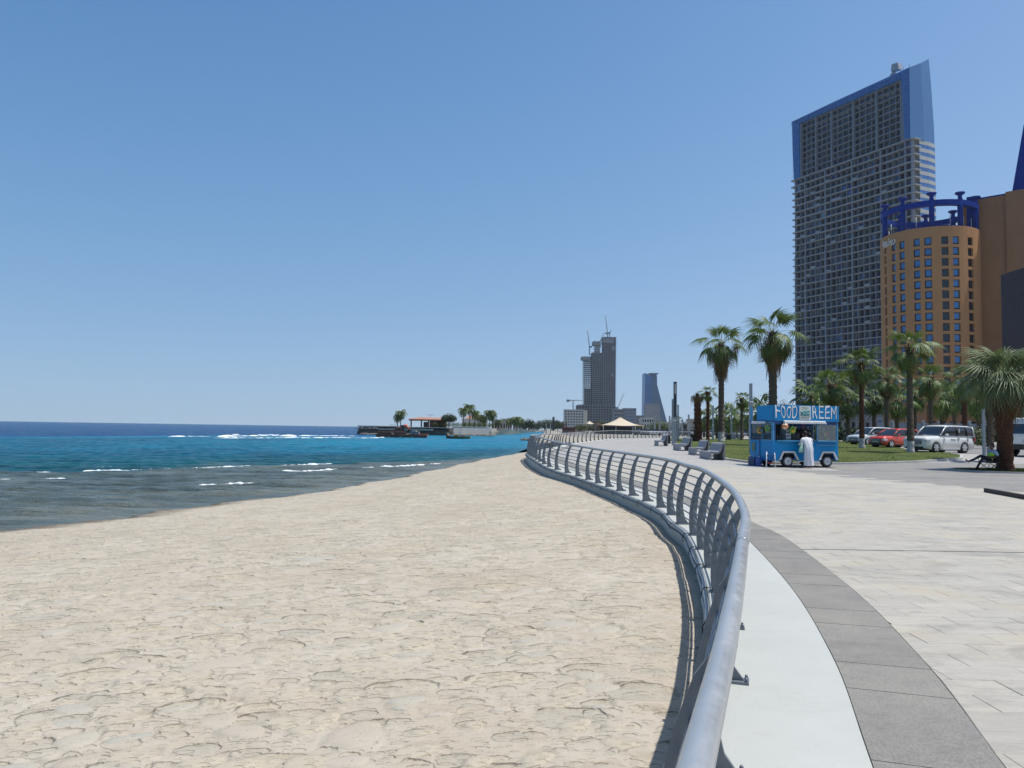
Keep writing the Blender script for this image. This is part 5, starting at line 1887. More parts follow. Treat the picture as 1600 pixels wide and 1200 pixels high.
# the withered palm
b = on(1091, 80)
t = thing('withered_palm', 'dead palm with rusty shaggy trunk and drooping brown crown', 'palm tree', (b.x, b.y, b.z - .05))
trunk_mb(4.3, .42, .30, 5, 0, (-.1, 0), .22).build('trunk', M_BARK_R, t)
r = random.Random(8)
for k in range(46):
    o = put('dead_frond', LEAF_HANG[k % 3], t, (-.1, 0, 5.3 - .085 * k)); sc = r.uniform(.45, .7)
    o.scale = (sc,) * 3; o.rotation_euler = (0, 0, k * 2.4)
for k in range(14):
    o = put('dead_frond', LEAF_BRN[k % 2], t, (-.1, 0, 5.0)); sc = r.uniform(.5, .72)
    o.scale = (sc,) * 3; o.rotation_euler = (0, R_(r.uniform(-10, 30)), k * 2.4)
MB().tube([(-.1, 0, 4.2), (-.1, 0, 5.1)], [.3, .15], 8).build('crown_stub', M_BARK_R, t)
b = on(1224, 70)
t = thing('withered_palm', 'dry brown palm head right beside the tallest palm trunk', 'palm tree', (b.x, b.y, b.z - .05))
trunk_mb(3.6, .3, .25, 6, 0, (0, 0), .15).build('trunk', M_BARK_R, t)
for k in range(20):
    o = put('dead_frond', LEAF_HANG[k % 3], t, (0, 0, 4.2 - .06 * k)); sc = r.uniform(.5, .75)
    o.scale = (sc,) * 3; o.rotation_euler = (0, 0, k * 2.4)
for k in range(10):
    o = put('dead_frond', LEAF_BRN[k % 2], t, (0, 0, 3.7)); sc = r.uniform(.4, .55)
    o.scale = (sc,) * 3; o.rotation_euler = (0, R_(r.uniform(-30, 20)), k * 2.4)

# background palms: left group behind the lawn
gl = 'palms beyond the lawn'
for i, (u, Y, vc, sc, lab) in enumerate([
        (1139, 118, 652, 1.25, 'low dark palm just right of the tall skirted palm trunk'), (1120, 122, 648, 1.3, 'low palm between the two trunks behind the benches'),
        (1175, 112, 648, 1.3, 'low palm hidden behind the grey lamp pillar'), (1190, 104, 640, 1.2, 'low palm over the left end of the food trailer'),
        (1152, 135, 645, 1.3, 'distant palm in the thicket behind the small middle palm'), (1100, 140, 655, 1.1, 'distant palm behind the dead rusty palm'),
        (1056, 230, 656, 1.1, 'small far palm just right of the dark lamp slab')]):
    b = on(u, Y); small_palm(lab, (b.x, b.y, b.z), P(u, vc, Y).z - b.z, sc, i + 1, .18, group=gl)
gr = 'palms along the road behind the cars'
for i, (u, Y, vc, sc, lab) in enumerate([
        (1268, 84, 618, 1.25, 'palm right of the brown dry palm above the trailer sign'), (1292, 92, 628, 1.2, 'dark palm behind the right end of the trailer'), (1325, 88, 622, 1.3, 'palm above the silver car bonnet'),
        (1366, 96, 618, 1.3, 'palm above the orange car'), (1402, 92, 625, 1.3, 'palm between orange car and white car'), (1430, 98, 612, 1.3, 'palm behind the white car bonnet'),
        (1472, 92, 622, 1.3, 'palm above the white car rear door'), (1492, 100, 618, 1.3, 'palm above the white car tail'), (1530, 90, 620, 1.3, 'palm left of the slender trunk by the flowering shrub'),
        (1600, 80, 590, 1.3, 'palm at the frame edge above the white lorry')]):
    b = on(u, Y); small_palm(lab, (b.x, b.y, b.z), P(u, vc, Y).z - b.z, sc, i + 2, .2, group=gr)
for i, (u, Y, w, h, lab) in enumerate([
        (1282, 96, 3.2, 3.0, 'dark round bush behind the right end of the trailer'), (1322, 99, 3.0, 2.6, 'dark clipped bush left of the silver car'),
        (1402, 108, 4.0, 3.2, 'dark bush below the palms behind the orange car'), (1560, 100, 4.0, 3.5, 'dark bush behind the big shaggy trunk')]):
    b = on(u, Y)
    leaf_tree('bush', lab, 'bush', (b.x, b.y, b.z), [(0, 0, h * .5, w * .5, w * .4, h * .5), (w * .4, 0, h * .4, w * .35, w * .3, h * .4), (-w * .4, 0, h * .42, w * .35, w * .3, h * .42)], 900, .17, i + 5)
b = on(1522, 68)
t = leaf_tree('flowering_shrub', 'shrub with pale blossom behind the tail of the white car', 'shrub', (b.x, b.y, b.z), [(0, 0, 1.1, 1.3, .9, .9), (.9, 0, .8, .8, .7, .7), (-.8, 0, .8, .7, .7, .7)], 800, .12, 9, M_TREE_L)
leaf_cloud([(0, 0, 1.15, 1.4, 1, .95)], 60, .07, 3).build('blossom', mat('blossom', (.75, .70, .45), .6), t)
# ================================================================== STREET FURNITURE
M_BENCH = mat('bench_terrazzo', (.27, .275, .285), .75, 0, .12, 6, .2, 60)
prof_out = [(0, 0), (0, .40), (.03, .45), (.08, .465), (.42, .435), (.52, .47), (.60, .60), (.66, .82), (.70, .89), (.77, .92), (.84, .89), (.86, .82), (.84, .3), (.86, 0)]
prof_in = [(.78, 0), (.76, .3), (.775, .78), (.75, .82), (.72, .78), (.68, .58), (.60, .42), (.52, .355), (.43, .335), (.14, .36), (.11, .34), (.11, 0)]
def bench(label, u, Y, L, rz=0.0, back=True, group='wave shaped grey benches'):
    b = on(u, Y)
    t = thing('bench', label, 'bench', (b.x, b.y, b.z), rz, group)
    def body(name, poly, y0, y1): MB().prism(poly, 'y', y0, y1).build(name, M_BENCH, t)
    # a bent slab: front leg, seat, reclining back with rolled top and rear support
    n = len(prof_out)
    cut_leg = [(0, 0), (0, .40), (.03, .45), (.11, .462), (.11, 0)]
    body('leg', cut_leg, 0, L)
    body('seat', [(.112, .34), (.112, .463), (.42, .435), (.515, .468), (.52, .355), (.43, .335)], 0, L)
    body('backrest', [(.517, .47), (.60, .60), (.66, .82), (.70, .89), (.77, .92), (.80, .91), (.79, .82), (.75, .82), (.72, .78), (.68, .58), (.60, .42), (.522, .356)], 0, L)
    body('support', [(.802, .909), (.84, .89), (.86, .82), (.84, .3), (.86, 0), (.78, 0), (.76, .3), (.79, .815)], 0, L)
    return t
bench('nearest and largest grey bench, its rolled back beside the lawn corner', 1108.5, 41.0, 1.9, R_(2))
bench('second grey bench, half hidden behind the nearest one', 1086, 45.5, 1.5, R_(2))
bench('third grey bench standing alone between the pillars and the second bench', 1061.5, 51, 1.7, R_(2))
bench('farthest grey bench beyond the tall dark lamp slab', 1027, 62, 1.6, R_(-2))

M_POLE = mat('pole_grey', (.30, .32, .33), .45, .3, .08, 2)
M_POLE_D = mat('pole_dark', (.055, .065, .08), .4, .3, .1, 2)
M_LENS = mat('lamp_lens', (.45, .47, .48), .25, 0, .05, 3)
def pillar(label, u, Y, vtop, w, d, m, lens=True, step=None, group=None):
    b = on(u, Y)
    h = P(u, vtop, Y).z - b.z
    t = thing('lamp_pillar', label, 'lamp post', (b.x, b.y, b.z), 0, group)
    MB().bbox(-w / 2 * 1.25, w / 2 * 1.25, -d / 2 * 1.25, d / 2 * 1.25, 0, h * (step or .02), .015).build('base', m, t)
    MB().bbox(-w / 2, w / 2, -d / 2, d / 2, h * (step or .02), h, .015).build('shaft', m, t)
    if lens:
        MB().box(-w / 2 * .5, w / 2 * .5, -d / 2 - .012, -d / 2, h * .80, h * .97).build('lens', M_LENS, t)
    MB().box(-w / 2 * 1.1, w / 2 * 1.1, -d / 2 * 1.1, d / 2 * 1.1, h, h + .03).build('cap', m, t)
    return t
pillar('tallest dark rectangular lamp slab beyond the benches', 1054.6, 76, 597, .30, .22, M_POLE_D)
pillar('pale grey lamp pillar standing just left of the dark slab', 1053.0, 64, 652, .26, .22, M_POLE, False, .9)
pillar('slim pale pole left of the dark slab, reaching higher than its neighbour', 1050.6, 82, 624, .16, .14, M_POLE, False, .5)
pillar('slim grey lamp pole right of the dark slab', 1059.3, 80, 633, .16, .14, M_POLE, True, .55)
pillar('tall pale lamp pillar rising behind the left end of the food trailer', 1173.4, 47, 600, .17, .15, M_POLE, False, .75)
pillar('thin lamp pole left of the dead rusty palm', 1085.5, 96, 628, .16, .14, M_POLE, False, .4)
pillar('grey lamp pole with thicker foot between the two palm trunks', 1114, 94, 634, .18, .16, M_POLE, False, .45)
pillar('pale thin pole behind the small middle palm', 1143, 104, 632, .16, .14, M_POLE, False, .5)
pillar('blue grey post in front of the slender palm trunk at the right', 1538, 44, 640, .15, .13, M_POLE, False)
for i, (u, v, lab) in enumerate([(1023, 650, 'slim pole under the glass skyscraper'), (1030.5, 652, 'slim pole just right of the pole under the skyscraper'), (1046, 650, 'slim pole left of the tall lamp slab, beyond the railing'), (1066, 655, 'slim pole right of the tall lamp slab, far away'),
                                 (1134, 646, 'pale pole seen left of the small middle palm'), (1076, 648, 'far pole before the low white house')]):
    pillar(lab, u, 190 - 8 * i, v, .3, .3, M_POLE, False, .5, 'far lamp poles of the promenade')
# cobra-head street lamp between the big palm and the pillar
b = on(1196, 120)
t = thing('street_lamp', 'road lamp with two short arms above the trailer, between the tall palms', 'street lamp', (b.x, b.y, b.z))
hh = P(1190, 617, 120).z - b.z
MB().tube([(-1, 0, 0), (-1, 0, hh)], [.12, .08], 8).build('pole', M_POLE, t)
MB().tube([(-1, 0, hh - .2), (-.2, 0, hh + .1)], [.05, .04], 6).build('arm', M_POLE, t)
MB().bbox(-.3, .7, -.2, .2, hh + .02, hh + .16, .03).build('lamp_head', M_POLE_D, t)
# bins and bollards
M_BLACK = mat('black_bin', (.012, .012, .014), .5)
for u, Y, lab in ((1041.5, 67, 'black litter bin beside the farthest bench'), (1083, 84, 'black litter bin at the foot of the dead rusty palm'), (1138, 100, 'black litter bin behind the first tall palm trunk')):
    b = on(u, Y); t = thing('litter_bin', lab, 'bin', (b.x, b.y, b.z))
    MB().bbox(-.28, .28, -.28, .28, .06, .72, .03).build('body', M_BLACK, t); MB().bbox(-.3, .3, -.3, .3, .72, .80, .02).build('lid', M_BLACK, t)
for u, lab in ((1146.5, 'left of two stout white bollards behind the lawn'), (1155.5, 'right of two stout white bollards behind the lawn')):
    b = on(u, 112); t = thing('bollard', lab, 'bollard', (b.x, b.y, b.z), 0, 'white bollards behind the lawn')
    MB().lathe([(.34, 0), (.34, .75), (.28, .9), (.12, .96)], 14).build('body', M_WHITE, t); MB().lathe([(.36, 0), (.36, .08)], 14).build('foot', M_POLE, t)
# dark edging of a sunken bed at the right
a, b = G(1540, 768, .02), G(1640, 786, .02)
t = thing('bed_edging', 'dark metal edging strip lying on the paving near the right frame edge', 'edging', (a.x, a.y, gzf(a.x, a.y)))
d = (b - a); L = d.length; t.rotation_euler = (0, 0, math.atan2(d.y, d.x))
MB().box(0, L, -.05, .05, .0, .12).build('edge_bar', mat('rusty_edge', (.045, .038, .035), .8), t)
MB().box(.05, L, .05, 2.2, .0, .035).build('gravel_fill', mat('bed_gravel', (.36, .33, .26), .95, 0, .3, 20, .8, 60), t)

# ================================================================== CARS
M_TYRE = mat('tyre', (.014, .014, .015), .8)
M_RIM = mat('alloy', (.62, .63, .64), .35, .1, .08, 8)
M_CGL = glassmat('car_glass', (.012, .016, .02), .06, .9)
M_BLKP = mat('black_plastic', (.018, .018, .02), .55)
M_HEAD = mat('headlamp', (.50, .52, .55), .15, .2, .1, 8)
M_TAIL = mat('tail_lamp', (.30, .012, .012), .3)
def carpaint(name, col):
    t = NT(name)
    c = t.mix(t.ramp(t.noise(3, 5, .6, t.coord('Object')), [(.5, 0.), (.8, .12)]), col, (.3, .27, .22))
    t.set(c, .28, 0, .5); t.b.inputs['Coat Weight'].default_value = .7; t.b.inputs['Coat Roughness'].default_value = .06
    return t.m
def wheel_at(t, x, y, r, w, side, spokes=6):
    mb = MB(); mb.lathe([(r * .62, -w / 2), (r * .93, -w / 2), (r, -w * .32), (r, w * .32), (r * .93, w / 2), (r * .62, w / 2)], 24, (0, 0, 0), 'y', caps=False)
    o = mb.build('wheel', M_TYRE, t, (x, y, r))
    m = MB(); m.lathe([(r * .66, -.03), (r * .66, .03), (r * .58, .035), (r * .58, -.02)], 20, (0, side * w * .42, 0), 'y', caps=False)
    for k in range(spokes):
        a = 2 * math.pi * k / spokes
        m.T = Matrix.Translation((0, side * (w * .44), 0)) @ Matrix.Rotation(a, 4, 'Y')
        m.prism([(.02, -.035), (r * .60, -.05), (r * .60, .05), (.02, .035)], 'y', -.02, .02)
        m.T = None
    m.lathe([(.06, -.02), (.055, .035)], 10, (0, side * w * .44, 0), 'y')
    m.build('rim', M_RIM, o)
    MB().lathe([(r * .61, -.01), (r * .61, .01)], 18, (0, side * w * .25, 0), 'y').build('brake', M_BLKP, o)
def car(label, loc, rz, paint, L, W, H, prof, belt, roofline, wb, r, spokes=6, cat='car', boxy=0.0, group=None, extras=None, front_over=.9):
    """nose points to local -x. prof: (x, z) of bonnet/boot line; roofline: (x, z) of the glasshouse"""
    t = thing('parked_car', label, cat, loc, rz, group)
    h = W / 2
    # lower body: cross sections along x with tumblehome and arches cut by the sections
    xs = np.linspace(0, L, 45)
    topz = np.interp(xs, [p[0] for p in prof], [p[1] for p in prof])
    x1w, x2w = front_over, front_over + wb
    rings = []
    for x, tz in zip(xs, topz):
        e = min(x, L - x)
        w = h * (1 - .13 * math.exp(-e / .22) - .03 * math.exp(-e / .7))
        zb = .24 + .12 * math.exp(-e / .25)
        arch = max([math.sqrt(max(0, (r * 1.13) ** 2 - (x - c) ** 2)) for c in (x1w, x2w)])
        zs_out = max(zb, r * .98 + arch) if arch > 0 else zb
        ring = [(x, -w * .55, zb), (x, -w * .93, zb if arch == 0 else max(zb, r * .6)), (x, -w, zs_out + .02), (x, -w * 1.0, max(zs_out + .04, tz * .62)), (x, -w * .985, max(zs_out + .05, tz * .82)), (x, -w * .93, tz - .035), (x, -w * .80, tz), (x, 0, tz + .03)]
        ring += [(a, -b, c) for a, b, c in reversed(ring[:-1])]
        rings.append(ring)
    MB().loft(rings, 0, True).build('body', paint, t)
    MB().box(front_over - r * 1.1, front_over + wb + r * 1.1, -h * .78, h * .78, .2, .62).build('underbody', M_BLKP, t)
    for c in (x1w, x2w):
        for sd in (-1, 1):
            wheel_at(t, c, sd * (h - .13), r, .25, sd, spokes)
            m = MB(); m.lathe([(r * 1.14, -.02), (r * 1.14, .10)], 24, (0, 0, 0), 'y'); m.build('wheel_arch', M_BLKP, t, (c, sd * (h - .20), r))
    # glasshouse
    gx = np.linspace(roofline[0][0], roofline[-1][0], 21)
    gz_ = np.interp(gx, [p[0] for p in roofline], [p[1] for p in roofline])
    rings = []
    for x, z in zip(gx, gz_):
        base = belt - .03
        k = (z - base) / (H - base)
        wr = h * (.90 - .16 * (1 - boxy) * k) ; wb_ = h * .93
        ring = [(x, -wb_, base), (x, -(wb_ + wr) / 2 * 1.0, base + (z - base) * .5), (x, -wr, z - .06 * k), (x, -wr * .86, z), (x, 0, z + .02 * k)]
        ring += [(a, -b, c) for a, b, c in reversed(ring[:-1])]
        rings.append(ring)
    MB().loft(rings, 0, True).build('window', M_CGL, t)
    # roof skin and pillars
    top = [(x, z) for x, z in zip(gx, gz_) if z > H - .12]
    rings = []
    for x, z in top:
        k = (z - belt) / (H - belt); wr = h * (.90 - .16 * (1 - boxy) * k)
        ring = [(x, -wr * 1.012, z - .12 * k), (x, -wr * .99, z - .045), (x, -wr * .86, z + .015), (x, 0, z + .035)]
        ring += [(a, -b, c) for a, b, c in reversed(ring[:-1])]
        rings.append(ring)
    MB().loft(rings, 0, True).build('roof', paint, t)
    x0r, x1r = top[0][0], top[-1][0]
    fr, rr_ = roofline[0][0], roofline[-1][0]
    span = x1r - x0r
    for sd in (-1, 1):
        wr = h * (.90 - .16 * (1 - boxy))
        def pil(xa, xb, w, name='pillar', m=paint):
            mb = MB(); mb.tube([(xa, sd * h * .945, belt - .02), ((xa + xb) / 2, sd * (h * .945 + wr) / 2 * 1.012, (belt + H) / 2), (xb, sd * wr * 1.01, H - .07)], w, 4); mb.build(name, m, t)
        pil(fr + .06, x0r + .02, .038)
        pil(x0r + span * .40, x0r + span * .40, .045, 'door_pillar', M_BLKP)
        pil(x0r + span * .76, x0r + span * .74, .045, 'door_pillar', M_BLKP)
        pil(rr_ - .10, x1r - .03, .075)
        # waist line, mirror, handles, sill
        MB().box(fr + .2, rr_ - .1, sd * h * .95 - .012, sd * h * .95 + .012, belt - .03, belt + .012).build('waist_strip', M_HEAD, t)
        mb = MB(); mb.bbox(fr + .42, fr + .58, sd * (h + .10) - .10, sd * (h + .10) + .10, belt - .02, belt + .15, .03); mb.build('mirror', paint, t)
        for q in (.46, .82):
            MB().box(x0r + span * q - .22, x0r + span * q, sd * (h + .0) - .02, sd * (h + .0) + .025, belt - .16, belt - .12).build('door_handle', M_HEAD, t)
        MB().box(front_over + r * 1.3, front_over + wb - r * 1.3, sd * (h - .01) - .03, sd * (h - .01) + .03, .26, .33).build('sill', M_BLKP if not extras else M_HEAD, t)
        for q in (.39, .75):
            MB().box(x0r + span * q, x0r + span * q + .012, sd * (h * .995) - .004, sd * (h * .995) + .006, .42, belt - .05).build('door_gap', M_BLKP, t)
        nz = prof[0][1]
        m = MB(); m.bbox(-.01, .42, sd * h * .80 - .16, sd * h * .80 + .13, nz - .18, nz - .02, .03); m.build('headlight', M_HEAD, t)
        m = MB(); m.bbox(L - .2, L + .005, sd * h * .86 - .12, sd * h * .86 + .08, prof[-1][1] - .28, prof[-1][1] - .02, .03); m.build('tail_light', M_TAIL, t)
    nz = prof[0][1]
    gr = MB().bbox(-.035, .1, -h * .56, h * .56, nz - .36, nz - .04, .03).build('grille', M_BLKP, t)
    for k in range(3):
        MB().box(-.055, -.035, -h * .54, h * .54, nz - .32 + k * .10, nz - .285 + k * .10).build('grille_bar', M_HEAD, gr)
    MB().bbox(-.02, .1, -h * .7, h * .7, .30, .46, .02).build('intake', M_BLKP, t)
    pl = MB().box(-.06, -.04, -.26, .26, .50, .62).build('number_plate', M_STRIPE, t)
    MB().box(fr - .1, x1r + .1, -.0, .0, H, H)
    return t
M_PW = carpaint('white_paint', (.72, .71, .67))
M_PS = carpaint('silver_paint', (.60, .62, .66))
M_PR = carpaint('orange_red_paint', (.60, .05, .012))
def car_loc(u_front, Y):
    b = on(u_front, Y); return (b.x, b.y, b.z)
c1 = car('white off-road car with a small door emblem, nearest of the parked row', car_loc(1429, 53.0), R_(24), M_PW, 4.95, 1.98, 1.92,
    [(0, .98), (.06, 1.08), (.35, 1.14), (1.35, 1.20), (1.5, 1.20), (4.7, 1.20), (4.95, 1.12)], 1.20, [(1.30, 1.17), (2.05, 1.86), (2.3, 1.92), (3.3, 1.93), (4.45, 1.90), (4.80, 1.80), (4.93, 1.17)], 2.85, .41, 6, boxy=.6, extras=True, front_over=.92)
# roof rails and emblem
for sd in (-1, 1):
    MB().tube([(2.4, sd * .74, 1.94), (2.5, sd * .74, 2.0), (4.3, sd * .74, 1.99), (4.4, sd * .74, 1.93)], .02, 5).build('roof_rail', M_BLKP, c1)
me = text_mesh('\u25b2', .16, .002, 'emblem', M_BLKP); o = put('emblem', me, c1, (2.42, -1.0, .92)); o.rotation_euler = (math.pi / 2, 0, 0)
for k in range(2): MB().box(2.52, 2.86, -.998, -.992, .98 - k * .06, 1.0 - k * .06).build('emblem_line', M_BLKP, c1)
MB().box(3.2, 3.32, -.96, -.94, 1.45, 1.72).build('window_paper', M_STRIPE, c1)
car('orange red compact off-road car, partly hidden behind the white one', car_loc(1368, 66), R_(22), M_PR, 4.45, 1.85, 1.66,
    [(0, .80), (.08, .92), (.4, .98), (1.2, 1.05), (4.3, 1.06), (4.45, .98)], 1.04, [(1.05, 1.02), (1.85, 1.58), (2.2, 1.65), (2.9, 1.66), (3.8, 1.60), (4.15, 1.45), (4.40, 1.03)], 2.64, .36, 5, front_over=.86)
car('silver people carrier, farthest left of the parked row', car_loc(1333, 74), R_(22), M_PS, 4.9, 1.88, 1.74,
    [(0, .78), (.08, .92), (.5, 1.0), (1.1, 1.06), (4.7, 1.08), (4.9, 1.0)], 1.06, [(.95, 1.04), (1.85, 1.66), (2.2, 1.73), (3.2, 1.75), (4.3, 1.70), (4.6, 1.55), (4.85, 1.05)], 2.8, .36, 6, front_over=.9)
# lorry at the frame edge
b = on(1586, 50)
lt = thing('lorry', 'white lorry cab with yellow bumper corner at the right frame edge', 'lorry', (b.x, b.y, b.z), R_(10))
MB().loft([[(x, y, z) for y, z in [(-1.05, .55), (-1.1, 1.3), (-1.02, zt), (1.02, zt), (1.1, 1.3), (1.05, .55)]] for x, zt in ((.0, 1.35), (.05, 1.5), (.35, 2.45), (.6, 2.52), (1.7, 2.5))], 0, False).build('cab', M_PW, lt)
MB().prism([(.03, 1.48), (.32, 2.34), (.36, 2.34), (.1, 1.44)], 'y', -.93, .93).build('windscreen', M_CGL, lt)
for sd in (-1, 1):
    MB().prism([(.35, 1.35), (.58, 2.30), (1.35, 2.30), (1.35, 1.35)], 'y', sd * 1.085 - .03, sd * 1.085 + .03).build('door_window', M_CGL, lt)
    MB().bbox(.15, .35, sd * 1.3 - .07, sd * 1.3 + .07, 1.5, 2.0, .03).build('mirror', M_BLKP, lt)
    MB().bbox(-.06, .3, sd * .95 - .2, sd * .95 + .2, .45, .85, .03).build('bumper_corner', mat('yellow_paint', (.50, .38, .03), .4), lt)
    MB().bbox(-.03, .1, sd * .75 - .16, sd * .75 + .16, .9, 1.12, .03).build('headlight', M_HEAD, lt)
    wheel_at(lt, .75, sd * .95, .45, .28, sd, 6); wheel_at(lt, 4.6, sd * .95, .45, .28, sd, 6)
MB().bbox(-.05, .2, -.74, .74, .45, .8, .03).build('bumper', M_BLKP, lt)
MB().bbox(1.9, 7.2, -1.18, 1.18, .85, 3.15, .05).build('cargo_box', M_PW, lt)
MB().box(.4, 7.0, -.5, .5, .5, .84).build('chassis', M_BLKP, lt)
for k, wd in enumerate((.7, .5, .6)): MB().box(.5, .5 + wd, -1.106, -1.10, 1.05 - k * .1, 1.09 - k * .1).build('door_lettering', mat('grey_print', (.15, .16, .2), .5), lt)

# road behind the lawn
rd = [on(1280, 90), on(1700, 54), on(1760, 100), on(1250, 118)]
v = []
M_ROAD = mat('pale_asphalt', (.20, .197, .187), .9, 0, .18, .6, .3, 30)
ys = np.linspace(50, 100, 26)
Xs = np.stack([np.linspace(np.interp(q, [50, 56.5, 64.5, 74, 82, 95, 100], [33.6, 30.2, 33.5, 38.6, 43.6, 47.8, 47.5]), 52 + q * .3, 20) for q in ys]); Ys = np.repeat(ys[:, None], 20, 1)
o = put('road', grid_mesh('road', Xs, Ys, gz(Xs, Ys) + .010, M_ROAD)); tag(o, kind='structure')
# ================================================================== FOOD TRAILER
M_TB = NT('trailer_blue')
c = M_TB.mix(M_TB.ramp(M_TB.noise(2.2, 6, .7, M_TB.coord('Object')), [(.45, 0.), (.8, .5)]), (.003, .225, .50), (.015, .27, .53))
M_TB.set(c, .38, 0, .25); M_TB = M_TB.m
M_TBD = mat('trailer_trim_blue', (.012, .075, .22), .45, 0, .15, 3)
M_TLB = mat('trailer_light_blue', (.07, .27, .46), .4, 0, .1, 3)
M_TW = mat('white_panel', (.62, .62, .60), .5, 0, .08, 3)
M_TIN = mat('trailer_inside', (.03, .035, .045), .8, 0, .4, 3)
M_SHELF = mat('shelf_goods', (.20, .12, .07), .7, 0, .8, 9)
t = NT('clear_pane'); t.set((.9, .95, 1.), .03, 0, .5)
tr = t.n.new('ShaderNodeBsdfTransparent'); tr.inputs[0].default_value = (.80, .88, .90, 1)
gl = t.n.new('ShaderNodeBsdfGlossy'); gl.inputs['Roughness'].default_value = .03
mx = t.n.new('ShaderNodeMixShader'); mx.inputs[0].default_value = .10
t.link(tr.outputs[0], mx.inputs[1]); t.link(gl.outputs[0], mx.inputs[2])
t.link(mx.outputs[0], [x for x in t.n if x.type == 'OUTPUT_MATERIAL'][0].inputs['Surface'])

M_CLEAR = t.m
tb = on(1208, 36.0)
PSI = R_(15)
TR = thing('food_trailer', 'blue food trailer on two white rimmed wheels with FOOD REEM board on its roof', 'food trailer', (tb.x, tb.y, tb.z), PSI)
LX, LY = 3.55, 1.90
def tbx(name, x0, x1, y0, y1, z0, z1, m, par=None, b=0.0):
    mb = MB()
    if b: mb.bbox(x0, x1, y0, y1, z0, z1, b)
    else: mb.box(x0, x1, y0, y1, z0, z1)
    return mb.build(name, m, par or TR)
ZC, ZW, ZS = 1.24, 2.12, 2.93
tbx('floor', .05, LX - .05, .05, LY - .05, .34, .42, M_TBD)
# front skirt with two cut-outs for the wheels
def arch_poly(x0, x1, xc, zb, zt):
    return [(x0, zb), (xc - .46, zb), (xc - .40, zb + .10), (xc - .27, zb + .38), (xc + .27, zb + .38), (xc + .40, zb + .10), (xc + .46, zb), (x1, zb), (x1, zt), (x0, zt)]
W1, W2 = .82, 2.98
XM = 1.9
for (x0, x1, xc) in ((.0, XM - .004, W1), (XM + .004, LX, W2)):
    MB().prism(arch_poly(x0, x1, xc, .30, ZC), 'y', 0, .04).build('front_panel', M_TB, TR)
    MB().prism([(xc - .54, .36), (xc - .32, .76), (xc + .32, .76), (xc + .54, .36), (xc + .44, .36), (xc + .27, .685), (xc - .27, .685), (xc - .44, .36)], 'y', -.06, -.002).build('fender', M_TW, TR)
tbx('back_panel', 0, LX, LY - .04, LY, .30, ZW, M_TB)
tbx('end_panel', LX - .04, LX, .042, LY - .042, .30, ZC, M_TB)
tbx('end_panel', 0, .04, .042, LY - .042, .30, ZC, M_TB)
for x0, x1 in ((.1, W1 - .5), (W1 + .5, W2 - .5)): tbx('sill_strip', x0, x1, -.03, .0, .27, .31, M_TW)
tbx('bumper_strip', LX - .01, LX + .14, .2, .42, .98, 1.12, M_TB, b=.02)
for (x, y) in ((0, 0), (LX - .07, 0), (0, LY - .07), (LX - .07, LY - .07)):
    tbx('corner_post', x - .004, x + .078, y - .006, y + .074, ZC, ZW + .75, M_TLB)
tbx('door_frame', .10, .14, -.005, .05, ZC, ZW, M_TBD)
tbx('counter', .16, 1.35, -.16, .3, ZC - .02, ZC + .04, M_TLB)
tbx('counter', 2.35, LX - .1, -.14, .3, ZC - .02, ZC + .04, M_TLB)
tbx('counter_ledge', 2.25, LX - .12, -.11, -.0, ZC - .20, ZC - .16, M_TLB)
tbx('roof', -.02, LX + .02, -.02, LY + .02, ZW, ZW + .07, M_TBD)
# roof sign board on the front and on the left end
sb = tbx('sign_board', .04, LX + .02, -.055, -.015, ZW + .07, ZS, M_TB)
sb2 = tbx('side_sign_board', -.05, -.012, .0, 1.25, ZW + .07, ZS - .02, M_TB)
tbx('sign_back', .1, LX - .1, 1.2, 1.26, ZW + .07, ZS - .1, M_TBD)
M_LET = mat('white_letter', (.78, .78, .76), .5)
M_LETS = mat('letter_shadow', (.004, .008, .03), .6)
def letters(word_, xa, xb, z0, hgt):
    n = len(word_); w = (xb - xa) / n
    for i, ch in enumerate(word_):
        for (m, dx, dz, y, off) in ((M_LETS, .024, -.020, -.0565, -.004), (M_LET, 0, 0, -.062, -.004)):
            me = text_mesh(ch, 1.0, .002, 'letter', m, off)
            co = np.array([v.co[:] for v in me.vertices]); mn, mx = co.min(0), co.max(0)
            bulge = .5
            for v in me.vertices:
                fx = (v.co.x - mn[0]) / (mx[0] - mn[0]); fz = (v.co.y - mn[1]) / (mx[1] - mn[1])
                wv = .035 * math.sin(fz * 5 + i * 1.7)            # hand-cut, flickering strokes
                st = 1 + .10 * math.sin(fx * 6 + i)
                v.co = (xa + w * i + w * (.14 + (.78 if ch != 'M' else .90) * fx) + wv * .6 + dx, y + (v.co.z) * .5, z0 + hgt * (fz * st + .02 * math.sin(fx * 9)) + dz)
            o = put('letter' if m is M_LET else 'letter_shadow', me, sb)
letters('FOOD', .06, 1.28, ZW + .19, .60)
letters('REEM', 2.06, 3.44, ZW + .19, .58)
po = tbx('poster', 1.38, 2.0, -.075, -.057, ZW + .13, ZS - .03, mat('poster_paper', (.66, .66, .58), .6))
M_TEAL = mat('poster_teal', (.01, .22, .24), .5)
